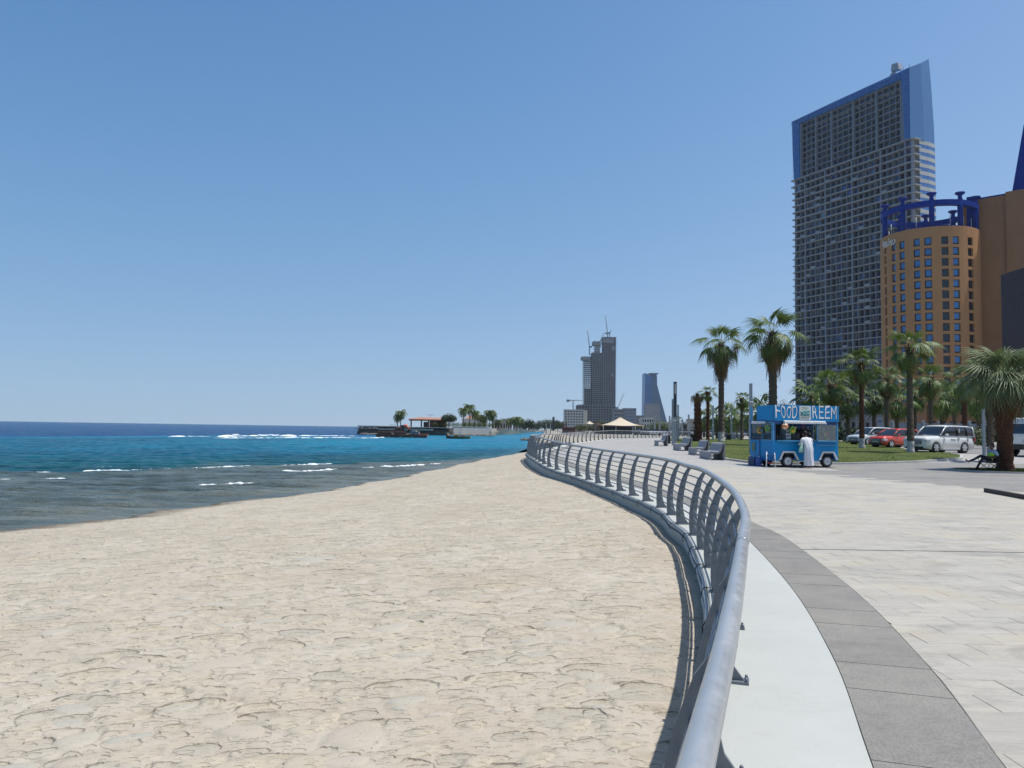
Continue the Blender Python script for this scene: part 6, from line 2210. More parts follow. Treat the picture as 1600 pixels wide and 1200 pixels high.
# teal calligraphic title and grey small print on the poster
for pts, w_ in (([(1.44, 2.62), (1.52, 2.58), (1.60, 2.66), (1.70, 2.60), (1.82, 2.68), (1.93, 2.63)], .045), ([(1.46, 2.50), (1.58, 2.54), (1.66, 2.46), (1.78, 2.54), (1.92, 2.50)], .05),
                ([(1.44, 2.44), (1.60, 2.42), (1.78, 2.45), (1.94, 2.42)], .022), ([(1.70, 2.72), (1.78, 2.74)], .02), ([(1.56, 2.73), (1.60, 2.75)], .018)):
    MB().tube([(x, -.078, z) for x, z in pts], w_ * .8, 6, flat=1).build('poster_title', M_TEAL, po)
MB().box(1.48, 1.88, -.0775, -.0752, 2.80, 2.825).build('poster_print', M_BLKP, po)
for k in range(7): MB().box(1.46 + k * .065, 1.50 + k * .065, -.0775, -.0752, 2.315, 2.355).build('poster_print', M_BLKP, po)
# roller awnings
tbx('awning', .50, 2.78, -.17, -.06, 2.08, 2.20, M_TW, b=.03)
tbx('awning_bar', .50, 2.78, -.21, -.17, 2.06, 2.12, M_TW)
tbx('side_awning', -.18, -.05, .45, 1.55, 2.04, 2.16, M_TW, b=.03)
# front opening: right part glazed, left part open
tbx('window_frame', 2.38, 2.42, .0, .04, ZC + .04, ZW, M_TLB)
tbx('window_frame', 2.42, LX - .08, .0, .04, ZW - .06, ZW, M_TBD)
tbx('pane', 2.42, LX - .08, .012, .022, ZC + .04, ZW - .06, M_CLEAR)
tbx('header', .08, LX - .08, .0, .05, ZW - .10, ZW - .001, M_TBD)
# left end: two framed panes above the panel, hatch below
for y0, y1 in ((.10, .86), (.92, 1.80)):
    tbx('pane', -.002, .01, y0, y1, ZC + .05, ZW - .04, M_CLEAR)
    for (a0, a1, c0, c1) in ((y0 - .04, y0, ZC, ZW), (y1, y1 + .04, ZC, ZW), (y0, y1, ZC, ZC + .05), (y0, y1, ZW - .05, ZW)):
        tbx('window_frame', -.02, .03, a0, a1, c0, c1, M_TBD if y0 > .5 else M_TLB)
tbx('hatch', -.03, .0, 1.05, 1.10, .42, ZC, M_TBD)
tbx('menu_board', -.035, -.005, 1.45, 1.72, .72, 1.14, mat('menu_green', (.10, .17, .13), .6, 0, .5, 9))
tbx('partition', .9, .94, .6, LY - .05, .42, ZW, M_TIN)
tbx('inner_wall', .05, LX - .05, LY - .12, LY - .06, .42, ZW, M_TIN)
# shelves of goods
rr = random.Random(12)
goods = [(.45, .42, .38), (.30, .05, .04), (.05, .12, .32), (.40, .30, .05), (.06, .20, .08), (.04, .04, .045), (.25, .25, .26)]
for zi, z in enumerate((1.28, 1.52, 1.76)):
    tbx('shelf', 1.0, LX - .2, LY - .42, LY - .12, z, z + .02, M_TIN)
    x = 1.05
    while x < LX - .35:
        w = rr.uniform(.05, .12); h = rr.uniform(.10, .2)
        m = mat('goods_%d' % rr.randrange(7), goods[rr.randrange(7)], .5) if False else None
        col = goods[rr.randrange(7)]; nm = 'packet_' + '_'.join(str(int(q * 100)) for q in col)
        tbx('packet', x, x + w, LY - .36, LY - .2, z + .02, z + .02 + h, mat(nm, col, .5), b=.008)
        x += w + rr.uniform(.01, .06)
for x in (.35, .48, .62): 
    MB().lathe([(.045, 0), (.05, .02), (.05, .2), (.02, .26), (.02, .3)], 10, (x, .18, ZC + .04)).build('bottle', mat('bottle_dark', (.02, .02, .02), .3), TR)
tbx('coffee_machine', 1.15, 1.55, .15, .5, ZC + .04, ZC + .40, mat('steel_box', (.05, .05, .055), .35, .5), b=.02)
tbx('display_case', .75, 1.05, .1, .5, ZC + .04, ZC + .62, mat('display_case', (.10, .13, .16), .3))
for k in range(9):
    for q in range(2):
        tbx('cup', .78 + .09 * (k % 3), .83 + .09 * (k % 3), .085, .1, ZC + .12 + .16 * (k // 3), ZC + .20 + .16 * (k // 3), M_TW) if q == 0 else None
# hanging string of bunting hooks under the header
for k in range(10):
    x = 1.0 + k * .13
    MB().lathe([(.012, 0), (.035, -.05), (.02, -.13), (.003, -.16)], 6, (x, .12, ZW - .12)).build('hanging_packet', mat('foil_blue', (.03, .12, .30), .35), TR)
# cable slung along the front
pts = [(.14 + q * 1.9, -.03 - .02 * math.sin(q * 3), 1.26 - .17 * math.sin(q * math.pi * .95)) for q in np.linspace(0, 1, 14)]
MB().tube(pts, .009, 5).build('cable', M_TLB, TR)
for xc in (W1, W2):
    for sd, y in ((-1, .13), (1, LY - .13)):
        wheel_at(TR, xc, y, .29, .2, sd, 8)
        if sd < 0:
            m = MB(); m.lathe([(.235, -.012), (.235, .012), (.20, .02), (.195, -.012)], 24, (xc, .13 - .105, .29), 'y', caps=False); m.build('rim_ring', M_TW, TR)
    tbx('wheel_well', xc - .42, xc + .42, .045, .30, .60, .66, M_BLKP)
tbx('axle', W1 - .03, W1 + .03, .2, LY - .2, .26, .32, M_BLKP)
tbx('axle', W2 - .03, W2 + .03, .2, LY - .2, .26, .32, M_BLKP)
MB().tube([(LX, .6, .55), (LX + .22, .6, .42), (LX + .28, .6, .5)], .02, 6).build('tow_hook', M_BLKP, TR)
def at_trailer(x, y, z):
    c_, s_ = math.cos(PSI), math.sin(PSI)
    return (tb.x + x * c_ - y * s_, tb.y + x * s_ + y * c_, tb.z + z)
# inflatable toys hanging in the opening and behind the glass
def toy(label, cat, x, y, z, parts, rz=PSI):
    t = thing('inflatable_toy', label, cat, at_trailer(x, y, z), rz)
    for nm, mb, m in parts: mb.build(nm, m, t)
    MB().rod((0, 0, .05), (0, 0, ZW - z + .0), .004, 4).build('string', M_TW, t)
orange = mat('toy_orange', (.70, .22, .07), .4); cream = mat('toy_cream', (.70, .58, .42), .4); green = mat('toy_green', (.16, .42, .04), .4); pink = mat('toy_pink', (.60, .03, .14), .4); yellow = mat('toy_yellow', (.55, .32, .03), .4)
def ball(r, z=0): return MB().lathe([(r * math.sin(a), z + r * -math.cos(a)) for a in np.linspace(.05, math.pi - .05, 9)], 14)
toy('cream and orange beach ball hanging in the trailer opening', 'beach ball', .56, -.12, 1.93, [('ball', ball(.15), cream), ('band', MB().lathe([(.152, -.07), (.157, 0), (.152, .05)], 14, caps=False), orange), ('valve', MB().lathe([(.03, .14), (.02, .2)], 8), cream)])
def ring_tube(r, w, n=18): return MB().tube([(r * math.cos(a), 0, r * math.sin(a)) for a in np.linspace(0, 2 * math.pi, n)], w, 8, caps=False)
toy('green ring with olive figure hanging left of the white robed man', 'swim ring', 1.0, -.08, 1.76, [('ring', ring_tube(.13, .045), green), ('figure', ball(.10, -.05), yellow), ('fin', MB().prism([(.1, .1), (.22, .16), (.14, -.02)], 'y', -.02, .02), orange)])
toy('brown and yellow inflatable in the left end window', 'swim ring', -.06, .95, 1.72, [('ring', ring_tube(.12, .05), yellow), ('head', ball(.08, .12), mat('toy_brown', (.25, .12, .05), .5))], 0)
toy('green swim ring in the left end window near the corner post', 'swim ring', -.06, .35, 1.82, [('ring', ring_tube(.10, .035), green)], 0)
toy('red and yellow small toy behind the right glass pane', 'toy', 2.95, .10, 1.55, [('wing_piece', MB().prism([(-.14, 0), (-.02, .16), (0, -.12)], 'y', -.03, .03), yellow), ('wing_piece', MB().prism([(.02, .18), (.16, .02), (.02, -.12)], 'y', -.03, .03), mat('toy_red', (.55, .05, .03), .4)), ('base', MB().prism([(-.1, -.2), (.14, -.2), (.05, -.13)], 'y', -.03, .03), green)])
MB()
# water jugs, steps
M_JUG = mat('jug_blue', (.02, .08, .30), .25, 0, .2, 6)
for x, y, lab in ((-.16, 1.50, 'large blue water jug, left of the pair beside the trailer end'), (-.30, .62, 'large blue water jug, right of the pair beside the trailer end')):
    p = at_trailer(x - .05, y, 0); t = thing('water_jug', lab, 'water jug', (p[0], p[1], tb.z))
    MB().lathe([(.12, 0), (.135, .03), (.135, .16), (.125, .18), (.135, .2), (.135, .34), (.10, .42), (.035, .46)], 16).build('body', M_JUG, t)
    MB().lathe([(.037, .46), (.037, .50)], 10).build('cap', M_TW, t)
p = at_trailer(-.25, 1.15, 0); t = thing('plastic_crate', 'dark blue plastic crate standing between the water jugs', 'crate', (p[0], p[1], tb.z), PSI)
MB().bbox(-.2, .2, -.25, .25, 0, .42, .02).build('body', M_TBD, t)
for k in range(3): MB().box(-.215, -.201, -.2, .2, .08 + k * .12, .12 + k * .12).build('slot', M_BLKP, t)
p = at_trailer(-.22, -.02, 0)
t = thing('step_ladder', 'folding step ladder with pale rails leaning at the trailer corner', 'step ladder', (p[0], p[1], tb.z), PSI - .15)
for x in (-.19, .19):
    MB().tube([(x * 1.15 - .05, -.28, 0), (x + .06, -.02, .72)], .024, 6).build('rail', M_TW, t)
    MB().tube([(x + .10, .18, 0), (x + .06, -.02, .70)], .014, 6).build('leg', M_RIM, t)
for k in range(3):
    f = .28 + k * .24
    MB().box(-.19 + .08 * f - .03, .19 + .08 * f - .03, -.32 + .26 * f, -.12 + .26 * f, f * .7, f * .7 + .05).build('tread', mat('tread_red', (.25, .03, .03), .6) if k == 0 else M_TBD, t)

# ================================================================== PEOPLE
def hand_mb(mb, wrist, d, side, m, s=1.0):
    """palm and five bent fingers"""
    wrist, d = Vector(wrist), Vector(d).normalized(); side = Vector(side).normalized(); nrm = d.cross(side).normalized()
    pc = wrist + d * .045 * s
    mb.tube([wrist, wrist + d * .03 * s, wrist + d * .085 * s], [.024 * s, .036 * s, .034 * s], 8, m, flat=.5)
    for k, ln in enumerate((.068, .078, .072, .056)):
        o = pc + side * (-.027 + .018 * k) * s + d * .035 * s
        a = o + d * ln * .5 * s - nrm * .006; b_ = a + d * ln * .35 * s - nrm * .022 * s; c_ = b_ + d * ln * .2 * s - nrm * .022 * s
        mb.tube([o, a, b_, c_], [.009 * s, .0085 * s, .0075 * s, .005 * s], 6, m)
    o = wrist + d * .02 * s - side * .03 * s
    mb.tube([o, o - side * .025 * s + d * .03 * s, o - side * .025 * s + d * .06 * s - nrm * .012], [.011 * s, .0095 * s, .006 * s], 6, m)
def head_mb(mb, c, face, m, r=.10):
    """head with jaw, nose, ears; face: horizontal facing direction"""
    c = Vector(c); f = Vector(face); f.z = 0; f.normalize(); sd = Vector((f.y, -f.x, 0))
    rings = []
    for z, a, b_, off in ((-.125, .035, .045, .035), (-.11, .052, .06, .03), (-.07, .066, .078, .018), (-.02, .074, .092, .006), (.03, .078, .098, 0), (.075, .072, .09, -.004), (.105, .05, .062, -.006), (.12, .015, .02, -.006)):
        k = r / .10
        rings.append([c + sd * (math.cos(q) * a * k) + f * ((math.sin(q) * b_ + off) * k) + Vector((0, 0, z * k)) for q in [2 * math.pi * j / 16 for j in range(16)]])
    mb.loft(rings, m)
    mb.tube([c + f * .088 + Vector((0, 0, .02)), c + f * .115 + Vector((0, 0, -.025)), c + f * .09 + Vector((0, 0, -.035))], [.008, .014, .006], 6, m)
    for q in (-1, 1):
        mb.tube([c + sd * q * .078 + Vector((0, 0, -.03)), c + sd * q * .088 + Vector((0, 0, 0)), c + sd * q * .08 + Vector((0, 0, .03))], [.01, .02, .012], 6, m)
M_SKIN = mat('brown_skin', (.17, .085, .052), .55, 0, .08, 10)
M_HAIR = mat('black_hair', (.010, .009, .009), .6, 0, .3, 30, .4, 60)
M_ROBE = mat('white_robe', (.62, .63, .65), .8, 0, .05, 4)
t = M_ROBE
def tube_rings(path, rads, n=20, squash=None, folds=0, seed=0):
    rings = []
    k = len(path)
    for i, p in enumerate(path):
        p = Vector(p); a, b_ = rads[i]
        f = i / (k - 1)
        rings.append([p + Vector((math.cos(q) * a * (1 + folds * f * math.sin(q * 7 + seed) * .5 + folds * f * .4 * math.sin(q * 4 + i * .3)), math.sin(q) * b_ * (1 + folds * f * math.sin(q * 6 + 1 + seed) * .5), 0)) for q in [2 * math.pi * j / n for j in range(n)]])
    return rings
# man in a white robe at the counter; local +y faces the trailer
mp_ = at_trailer(1.60, -.42, 0)
man = thing('person', 'man in a long white robe seen from behind, leaning on the trailer counter', 'person', (mp_[0], mp_[1], tb.z), PSI)
body = MB(); body.smooth = True
for sx in (-.10, .10):
    body.tube([(sx, -.02, .06), (sx, .0, .45), (sx * .9, .0, .88)], [.045, .055, .085], 10)
    body.tube([(sx, -.07, .035), (sx, .02, .04), (sx * 1.1, .16, .03)], [.035, .042, .032], 8, 1, flat=.7)
body.loft(tube_rings([(0, 0, .85), (0, .02, 1.0), (0, .06, 1.18), (0, .11, 1.34), (0, .15, 1.42)], [(.15, .10), (.15, .11), (.18, .12), (.19, .11), (.08, .07)]), 0)
body.tube([(0, .15, 1.40), (0, .20, 1.50)], [.055, .05], 10)
head_mb(body, (0, .25, 1.585), (.15, 1, 0), 0)
hands = [((-.22, .42, 1.13), (.1, .9, -.15)), ((.24, .42, 1.16), (-.2, .9, -.1))]
hand_mb(body, hands[0][0], hands[0][1], (1, 0, 0), 0); hand_mb(body, hands[1][0], hands[1][1], (-1, 0, 0), 0)
body.build('body', [M_SKIN, M_BLKP], man)
hair = MB(); c = Vector((0, .245, 1.60)); rings = []
for z, a, b_, off in ((-.06, .060, .05, -.055), (-.02, .082, .085, -.03), (.03, .086, .10, -.012), (.075, .081, .096, -.008), (.112, .056, .068, -.008), (.13, .015, .02, -.008)):
    rings.append([c + Vector((math.cos(q) * a, math.sin(q) * b_ + off, z)) for q in [2 * math.pi * j / 16 for j in range(16)]])
hair.loft(rings).build('hair', M_HAIR, man)
robe = MB(); zs2 = [.10, .13, .3, .5, .7, .9, 1.02, 1.15, 1.27, 1.36, 1.41, 1.43]
wid = [(.235, .20), (.232, .198), (.225, .185), (.222, .175), (.222, .165), (.218, .16), (.212, .155), (.225, .15), (.232, .14), (.20, .12), (.12, .09), (.075, .07)]
pth = [(0, -.02 + .0, z) if z < .9 else (0, -.02 + .17 * ((z - .9) / .53) ** 1.2, z) for z in zs2]
rg = []
for i, (p, (a, b_)) in enumerate(zip(pth, wid)):
    f = 1 - i / 11
    rg.append([(p[0] + math.cos(q) * a * (1 + .085 * f * math.sin(q * 9 + .8 * i) + .035 * math.sin(q * 5 - i * .7)), p[1] + math.sin(q) * b_ * (1 + .13 * f * math.sin(q * 8 + .5 * i) + .04 * math.sin(q * 4 + i)), p[2]) for q in [2 * math.pi * j / 40 for j in range(40)]])
robe.loft(rg)
robe.build('robe', M_ROBE, man)
for sd in (-1, 1):
    s_ = MB(); hx = hands[0 if sd < 0 else 1][0]
    s_.tube([(sd * .15, .13, 1.37), (sd * .23, .12, 1.30), (sd * .275, .14, 1.14), (sd * .28, .22, 1.08), (hx[0], hx[1] - .02, hx[2])], [.07, .085, .078, .07, .055], 12); s_.build('sleeve', M_ROBE, man)
bag = thing('carrier_bag', 'pale green carrier bag hanging at the left hand of the robed man', 'bag', at_trailer(1.27, -.36, .72), PSI)
MB().loft([[(math.cos(q) * a + sh, math.sin(q) * a * .45, z) for q in [2 * math.pi * j / 12 for j in range(12)]] for a, z, sh in ((.10, 0, -.04), (.13, .04, -.03), (.11, .2, .0), (.05, .33, .03), (.015, .42, .05))]).build('body', mat('pale_green_plastic', (.30, .52, .38), .4, 0, .3, 8), bag)
MB().tube([(.05, 0, .40), (.06, 0, .48)], .008, 5).build('handle', M_TW, bag)
# worker inside the trailer
wp = at_trailer(1.95, .55, .42)
wk = thing('person', 'seller in dark clothes and a pink cap inside the trailer', 'person', wp, PSI)
b2 = MB(); b2.smooth = True
for sx in (-.1, .1):
    b2.tube([(sx, 0, .05), (sx, 0, .45), (sx, 0, .85)], [.05, .06, .085], 10, 1)
    b2.tube([(sx, .06, .03), (sx, -.12, .03)], [.04, .035], 8, 1)
b2.loft(tube_rings([(0, 0, .82), (0, 0, 1.0), (0, -.02, 1.2), (0, -.03, 1.32), (0, -.03, 1.4)], [(.17, .11), (.17, .12), (.21, .13), (.20, .11), (.07, .06)]), 1)
b2.tube([(0, -.04, 1.36), (0, -.07, 1.44)], [.055, .05], 8, 0)
for sx in (-1, 1):
    b2.tube([(sx * .19, -.03, 1.31), (sx * .27, -.06, 1.08), (sx * .22, -.26, .96)], [.06, .05, .04], 8, 1)
    hand_mb(b2, (sx * .22, -.26, .96), (-sx * .2, -1, -.1), (1, 0, 0), 0)
head_mb(b2, (0, -.10, 1.51), (0, -1, 0), 0)
b2.build('body', [M_SKIN, mat('black_shirt', (.010, .010, .012), .8)], wk)
cp = MB(); cp.lathe([(.088, -.01), (.096, .0), (.096, .03), (.088, .07), (.06, .10), (.01, .112)], 16, (0, -.09, 1.545)); cp.prism([(-.07, -.17), (-.05, -.23), (.05, -.23), (.07, -.17)], 'z', 1.54, 1.555)
cp.build('cap', pink, wk)
MB().box(-.09, .09, -.155, -.15, 1.08, 1.2).build('shirt_print', mat('red_print', (.35, .03, .03), .6), wk)

# man reclining in a folding chair in the shade; faces local -x
sp = on(1546, 35.6)
seat = thing('person', 'man in a yellow safety vest reclining in a folding chair under the palm', 'person', (sp.x, sp.y, sp.z + .06), R_(8))
b3 = MB(); b3.smooth = True
ZK = .0
def lim(pts, rads, m=0, n=10): b3.tube(pts, rads, n, m)
hip = (0.0, 0, .47)
b3.loft([[Vector(p) + Vector((0, math.sin(q) * a, 0)) + Vector((math.cos(q) * b_ * .92, 0, math.cos(q) * b_ * .35)) for q in [2 * math.pi * j / 16 for j in range(16)]] for p, a, b_ in (((.02, 0, .42), .15, .12), ((.06, 0, .55), .16, .12), ((.12, 0, .74), .18, .125), ((.16, 0, .88), .19, .11), ((.17, 0, .95), .08, .06))], 2)
lim([(.17, 0, .92), (.16, 0, 1.02)], [.055, .05])
head_mb(b3, (.145, 0, 1.10), (-1, .1, 0), 0)
# left leg planted, right leg stretched out and crossed
lim([(.0, -.09, .48), (-.42, -.11, .56), (-.46, -.12, .50)], [.09, .068, .06], 1)
lim([(-.45, -.12, .53), (-.62, -.12, .28), (-.78, -.12, .06)], [.062, .052, .04], 1)
b3.tube([(-.74, -.12, .05), (-.84, -.12, .04), (-.97, -.12, .035)], [.04, .045, .032], 8, 3, flat=.7)
lim([(.0, .08, .50), (-.40, .02, .66), (-.44, .02, .64)], [.09, .07, .062], 1)
lim([(-.43, .02, .655), (-.80, -.04, .50), (-1.12, -.08, .40)], [.062, .052, .038], 1)
b3.tube([(-1.10, -.08, .38), (-1.18, -.08, .42), (-1.26, -.08, .50)], [.04, .045, .03], 8, 3, flat=.7)
for sd in (-1, 1):
    lim([(.16, sd * .18, .85), (.20, sd * .26, .66), (.05, sd * .24, .60), (-.16, sd * .16, .62)], [.055, .05, .045, .032], 0)
    hand_mb(b3, (-.16, sd * .16, .62), (-1, -sd * .5, .1), (0, 1, 0), 0)
b3.build('body', [M_SKIN, mat('black_trousers', (.010, .010, .013), .85), mat('grey_shirt', (.30, .34, .40), .85), M_BLKP], seat)
hr = MB(); c = Vector((.155, 0, 1.115)); rings = []
for z, a, b_, off in ((-.07, .05, .06, .05), (-.02, .086, .084, .03), (.03, .102, .09, .012), (.075, .098, .085, .008), (.112, .07, .06, .008), (.13, .02, .015, .008)):
    rings.append([c + Vector((math.cos(q) * a + off, math.sin(q) * b_, z)) for q in [2 * math.pi * j / 16 for j in range(16)]])
hr.loft(rings).build('hair', M_HAIR, seat)
for sd in (-1, 1):
    s_ = MB(); s_.tube([(.16, sd * .165, .89), (.19, sd * .24, .76), (.20, sd * .265, .68)], [.07, .068, .062], 10); s_.build('sleeve', mat('pale_sleeve', (.42, .47, .54), .85), seat)
vest = MB(); vest.loft([[Vector(p) + Vector((0, math.sin(q) * a, 0)) + Vector((math.cos(q) * b_ * .92, 0, math.cos(q) * b_ * .35)) for q in [2 * math.pi * j / 16 for j in range(16)]] for p, a, b_ in (((.045, 0, .52), .168, .132), ((.075, 0, .62), .175, .136), ((.115, 0, .74), .19, .138), ((.145, 0, .84), .165, .125))], 0, True, False)
vest.build('safety_vest', mat('hi_vis', (.38, .62, .02), .6), seat)
ch = thing('camping_chair', 'black folding camping chair with crossed legs under the shaggy palm', 'chair', (sp.x, sp.y, sp.z + .06), R_(8))
M_CAN = mat('black_canvas', (.014, .014, .016), .85)
MB().loft([[(-.30, y, .44 - .03 * (1 - abs(y) / .26)) for y in (-.26, 0, .26)] + [(-.30, y, .43 - .03) for y in (.26, 0, -.26)], [(.16, y, .38 - .04 * (1 - abs(y) / .26)) for y in (-.26, 0, .26)] + [(.16, y, .33) for y in (.26, 0, -.26)]], 0, False).build('seat', M_CAN, ch)
MB().prism([(.15, .38), (.30, .95), (.325, .95), (.175, .36)], 'y', -.26, .26).build('backrest', M_CAN, ch)
for sd in (-1, 1):
    MB().rod((-.30, sd * .29, .0), (-.30, sd * .29, .64), .012).build('leg', M_BLKP, ch)
    MB().rod((.26, sd * .29, .0), (.29, sd * .29, .96), .012).build('leg', M_BLKP, ch)
    MB().rod((-.30, sd * .29, .02), (.20, sd * .29, .38), .010).build('brace', M_BLKP, ch)
    MB().rod((.26, sd * .29, .02), (-.28, sd * .29, .38), .010).build('brace', M_BLKP, ch)
    MB().box(-.34, .28, sd * .29 - .035, sd * .29 + .035, .635, .655).build('armrest', M_CAN, ch)
for x in (-.30, .26):
    MB().rod((x, -.29, .02), (x, .29, .38), .010).build('brace', M_BLKP, ch); MB().rod((x, .29, .02), (x, -.29, .38), .010).build('brace', M_BLKP, ch)
# ================================================================== HEADLAND AND FAR SHORE
M_SEAWALL = mat('weathered_quay', (.34, .32, .28), .9, 0, .25, .5, .4, 3)
M_QUAY_D = mat('dark_quay_side', (.15, .135, .115), .9, 0, .4, .5, .5, 3)
M_QUAY_W = mat('pale_quay_wall', (.43, .425, .40), .85, 0, .12, .3)
M_ROCK = mat('dark_shore_rock', (.14, .125, .10), .9, 0, .5, .8, 1.0, 2)
M_TILE = mat('terracotta_tiles', (.36, .19, .125), .8, 0, .2, 1.5)
M_WOODR = mat('dark_red_wood', (.09, .03, .02), .7, 0, .3, 1)
def flat(name, poly, z, m, dz=1.5, label=None, cat=None, kind=None):
    o = MB().prism(poly, 'z', z - dz, z).build(name, m)
    return tag(o, label, cat, None, kind)
YH = 290.0
hx = lambda u, Y=YH: P(u, 672, Y).x
hz = lambda v, Y=YH, u=680: P(u, v, Y).z
# the headland: lawn and paving on top of a quay
land = [(hx(567), 292), (hx(600), 291), (hx(660), 291), (hx(705), 292), (hx(760), 305), (hx(770), 318)]
far = [(hx(790, 380), 380), (hx(808, 450), 450), (hx(822, 560), 560), (hx(836, 700), 700), (hx(842, 850), 850)]
back = [(60, 1100), (-10, 1100), (-40, 700), (-52, 500), (-58, 340)]
top_z = hz(666.2)
o = flat('headland', land + far + back, .4, M_LAND, 2.2); tag(o, kind='structure')
o = flat('headland_terrace', [(hx(570), 296), (hx(640), 294), (hx(706), 294), (hx(765), 309), (hx(772), 340), (-20, 420), (-50, 420), (-56, 330)], 1.6, mat('terrace_paving', (.40, .37, .32), .9, 0, .15, .3), 1.3); tag(o, kind='structure')
q = thing('quay', 'dark stepped quay with pale deck at the tip of the headland', 'quay', (hx(563), 284, SEA))
W = lambda u: hx(u, 284) - hx(563, 284)
zq = lambda v: P(650, v, 284).z - SEA
MB().prism([(W(562), 0), (W(566), zq(668)), (W(700), zq(672)), (W(706), 0)], 'y', 0, 14).build('dark_side', M_QUAY_D, q)
MB().box(W(564), W(640), -.8, 14, zq(667.8), zq(666.2)).build('deck', M_SEAWALL, q)
MB().box(W(596), W(682), -2.2, -.82, zq(672.5), zq(670.0)).build('ledge', M_SEAWALL, q)
MB().box(W(560), W(600), -1.6, -.9, zq(671.2), zq(670.2)).build('kerb', M_SEAWALL, q)
for u in (570, 582, 588, 592): MB().box(W(u), W(u + 3.2), -1.0, -.82, zq(670), zq(668.4)).build('opening', M_QUAY_W, q)
MB().box(W(640), W(706), -1.2, 13, zq(668.5), zq(667.0)).build('deck', M_SEAWALL, q)
MB().box(W(644), W(706), -1.6, -1.21, zq(673.8), zq(673)).build('rust_band', M_WOODR, q)
# pale quay wall in panels
a0, b0 = hx(708, 292), hx(763, 303)
qw = thing('quay_wall', 'long pale quay wall of flat panels below the clipped hedge', 'wall', (a0, 291, SEA), math.atan2(12, b0 - a0))
Lq = math.hypot(b0 - a0, 12)
for k in range(5): MB().box(Lq * k / 5 + .06, Lq * (k + 1) / 5 - .06, -.2, .4, .5, P(735, 667.5, 297).z - SEA).build('wall_panel', M_QUAY_W, qw)
MB().box(0, Lq, -.3, .5, P(735, 667.5, 297).z - SEA + .003, P(735, 666.6, 297).z - SEA).build('coping', M_SEAWALL, qw)
# rocks along the waterline
rr = random.Random(2)
mb = MB()
def rock(mb, x, y, z, s, r):
    n = 7; rings = []
    for zz, k in ((-.6, .8), (-.1, 1.0), (.35, .8), (.6, .3)):
        rings.append([(x + math.cos(q) * s * k * r.uniform(.7, 1.2), y + math.sin(q) * s * k * r.uniform(.7, 1.2), z + zz * s * r.uniform(.7, 1.1)) for q in [2 * math.pi * j / n for j in range(n)]])
    mb.loft(rings, 0, False)
for k in range(420):
    u = rr.uniform(564, 775); Y = np.interp(u, [564, 640, 706, 765, 775], [283, 283, 289, 302, 330]) - rr.uniform(0, 3)
    rock(mb, P(u, 680, Y).x, Y, SEA, rr.uniform(.3, 1.0), rr)
for k in range(120):
    u = rr.uniform(770, 842); Y = np.interp(u, [770, 790, 808, 822, 842], [318, 380, 450, 560, 850]) - 2
    rock(mb, P(u, 676, Y).x, Y, SEA, rr.uniform(.4, 1.3), rr)
o = mb.build('shore_rocks', M_ROCK); tag(o, 'dark rocks heaped along the foot of the headland', 'rocks', None, 'stuff')
g = thing('rock_groyne', 'low dark rock spit poking out left of the railing bend', 'rocks', (P(828, 682, 190).x, 190, SEA))
mb = MB()
for k in range(26): rock(mb, rr.uniform(-1.8, 5), rr.uniform(-2, 2), .15, rr.uniform(.5, 1.0), rr)
mb.build('boulders', M_ROCK, g)
# pavilion
pv = thing('pavilion', 'open garden pavilion with low terracotta roof and dark posts on the headland', 'pavilion', (hx(640), 300, 1.6))
PX = lambda u: hx(u, 300) - hx(640, 300)
PZ_ = lambda v: P(660, v, 300).z - 1.6
MB().loft([[(PX(633), -1, PZ_(656.2)), (PX(691), -1, PZ_(656.6)), (PX(691), 9, PZ_(656.2)), (PX(633), 9, PZ_(656))], [(PX(633), -1, PZ_(654.8)), (PX(691), -1, PZ_(655.2)), (PX(691), 9, PZ_(655)), (PX(633), 9, PZ_(654.8))], [(PX(650), 2, PZ_(651.6)), (PX(687), 2, PZ_(652)), (PX(687), 6, PZ_(652)), (PX(650), 6, PZ_(651.6))]], 0, False).build('roof', M_TILE, pv)
MB().box(PX(634), PX(690), -.6, -.3, PZ_(657.6), PZ_(656.3)).build('fascia', M_WOODR, pv)
for u in (637, 653, 664, 669, 673, 677):
    MB().box(PX(u) - .25, PX(u) + .25, -.4, 0, 0, PZ_(656.6)).build('post', M_WOODR, pv)
MB().box(PX(654), PX(663), 5, 5.2, 0, PZ_(659)).build('back_wall', M_GREYB, pv)
MB().box(PX(664), PX(690), 4, 8, 0, PZ_(657)).build('kiosk', M_WOODR, pv)
for u in (665.5, 670): MB().box(PX(u), PX(u + 2), 3.9, 4.0, PZ_(663), PZ_(659)).build('window', M_GREYB, pv)
MB().rod((PX(665), 4, PZ_(652)), (PX(665), 4, PZ_(647)), .05, 4).build('aerial', M_POLE_D, pv)
MB().box(PX(660), PX(671), 4, 4.1, PZ_(648), PZ_(647.6)).build('aerial_bar', M_POLE_D, pv)
hr = thing('garden_fence', 'short low white fence left of the headland palm', 'fence', (hx(609, 292), 292, 1.6))
for k in range(7): MB().box(k * .55, k * .55 + .08, 0, .08, 0, .85).build('post', M_STRIPE, hr)
MB().box(0, 3.4, -.02, 0, .75, .85).build('rail', M_STRIPE, hr)
def fpalm(label, u, Y, vc, sc, seed, zb=1.6, group=None, lean=(0, 0)):
    p = P(u, 665, Y); zc = P(u, vc, Y).z
    return feather_palm(label, (p.x, Y, zb), max(1.2, zc - zb), sc, seed, lean, group)
fpalm('feather palm alone at the tip of the headland', 626, 293, 646, 1.2, 1)
fpalm('stubby second palm leaning left beside the headland tip palm', 621, 294, 652, 1.0, 2, lean=(-.6, 0))
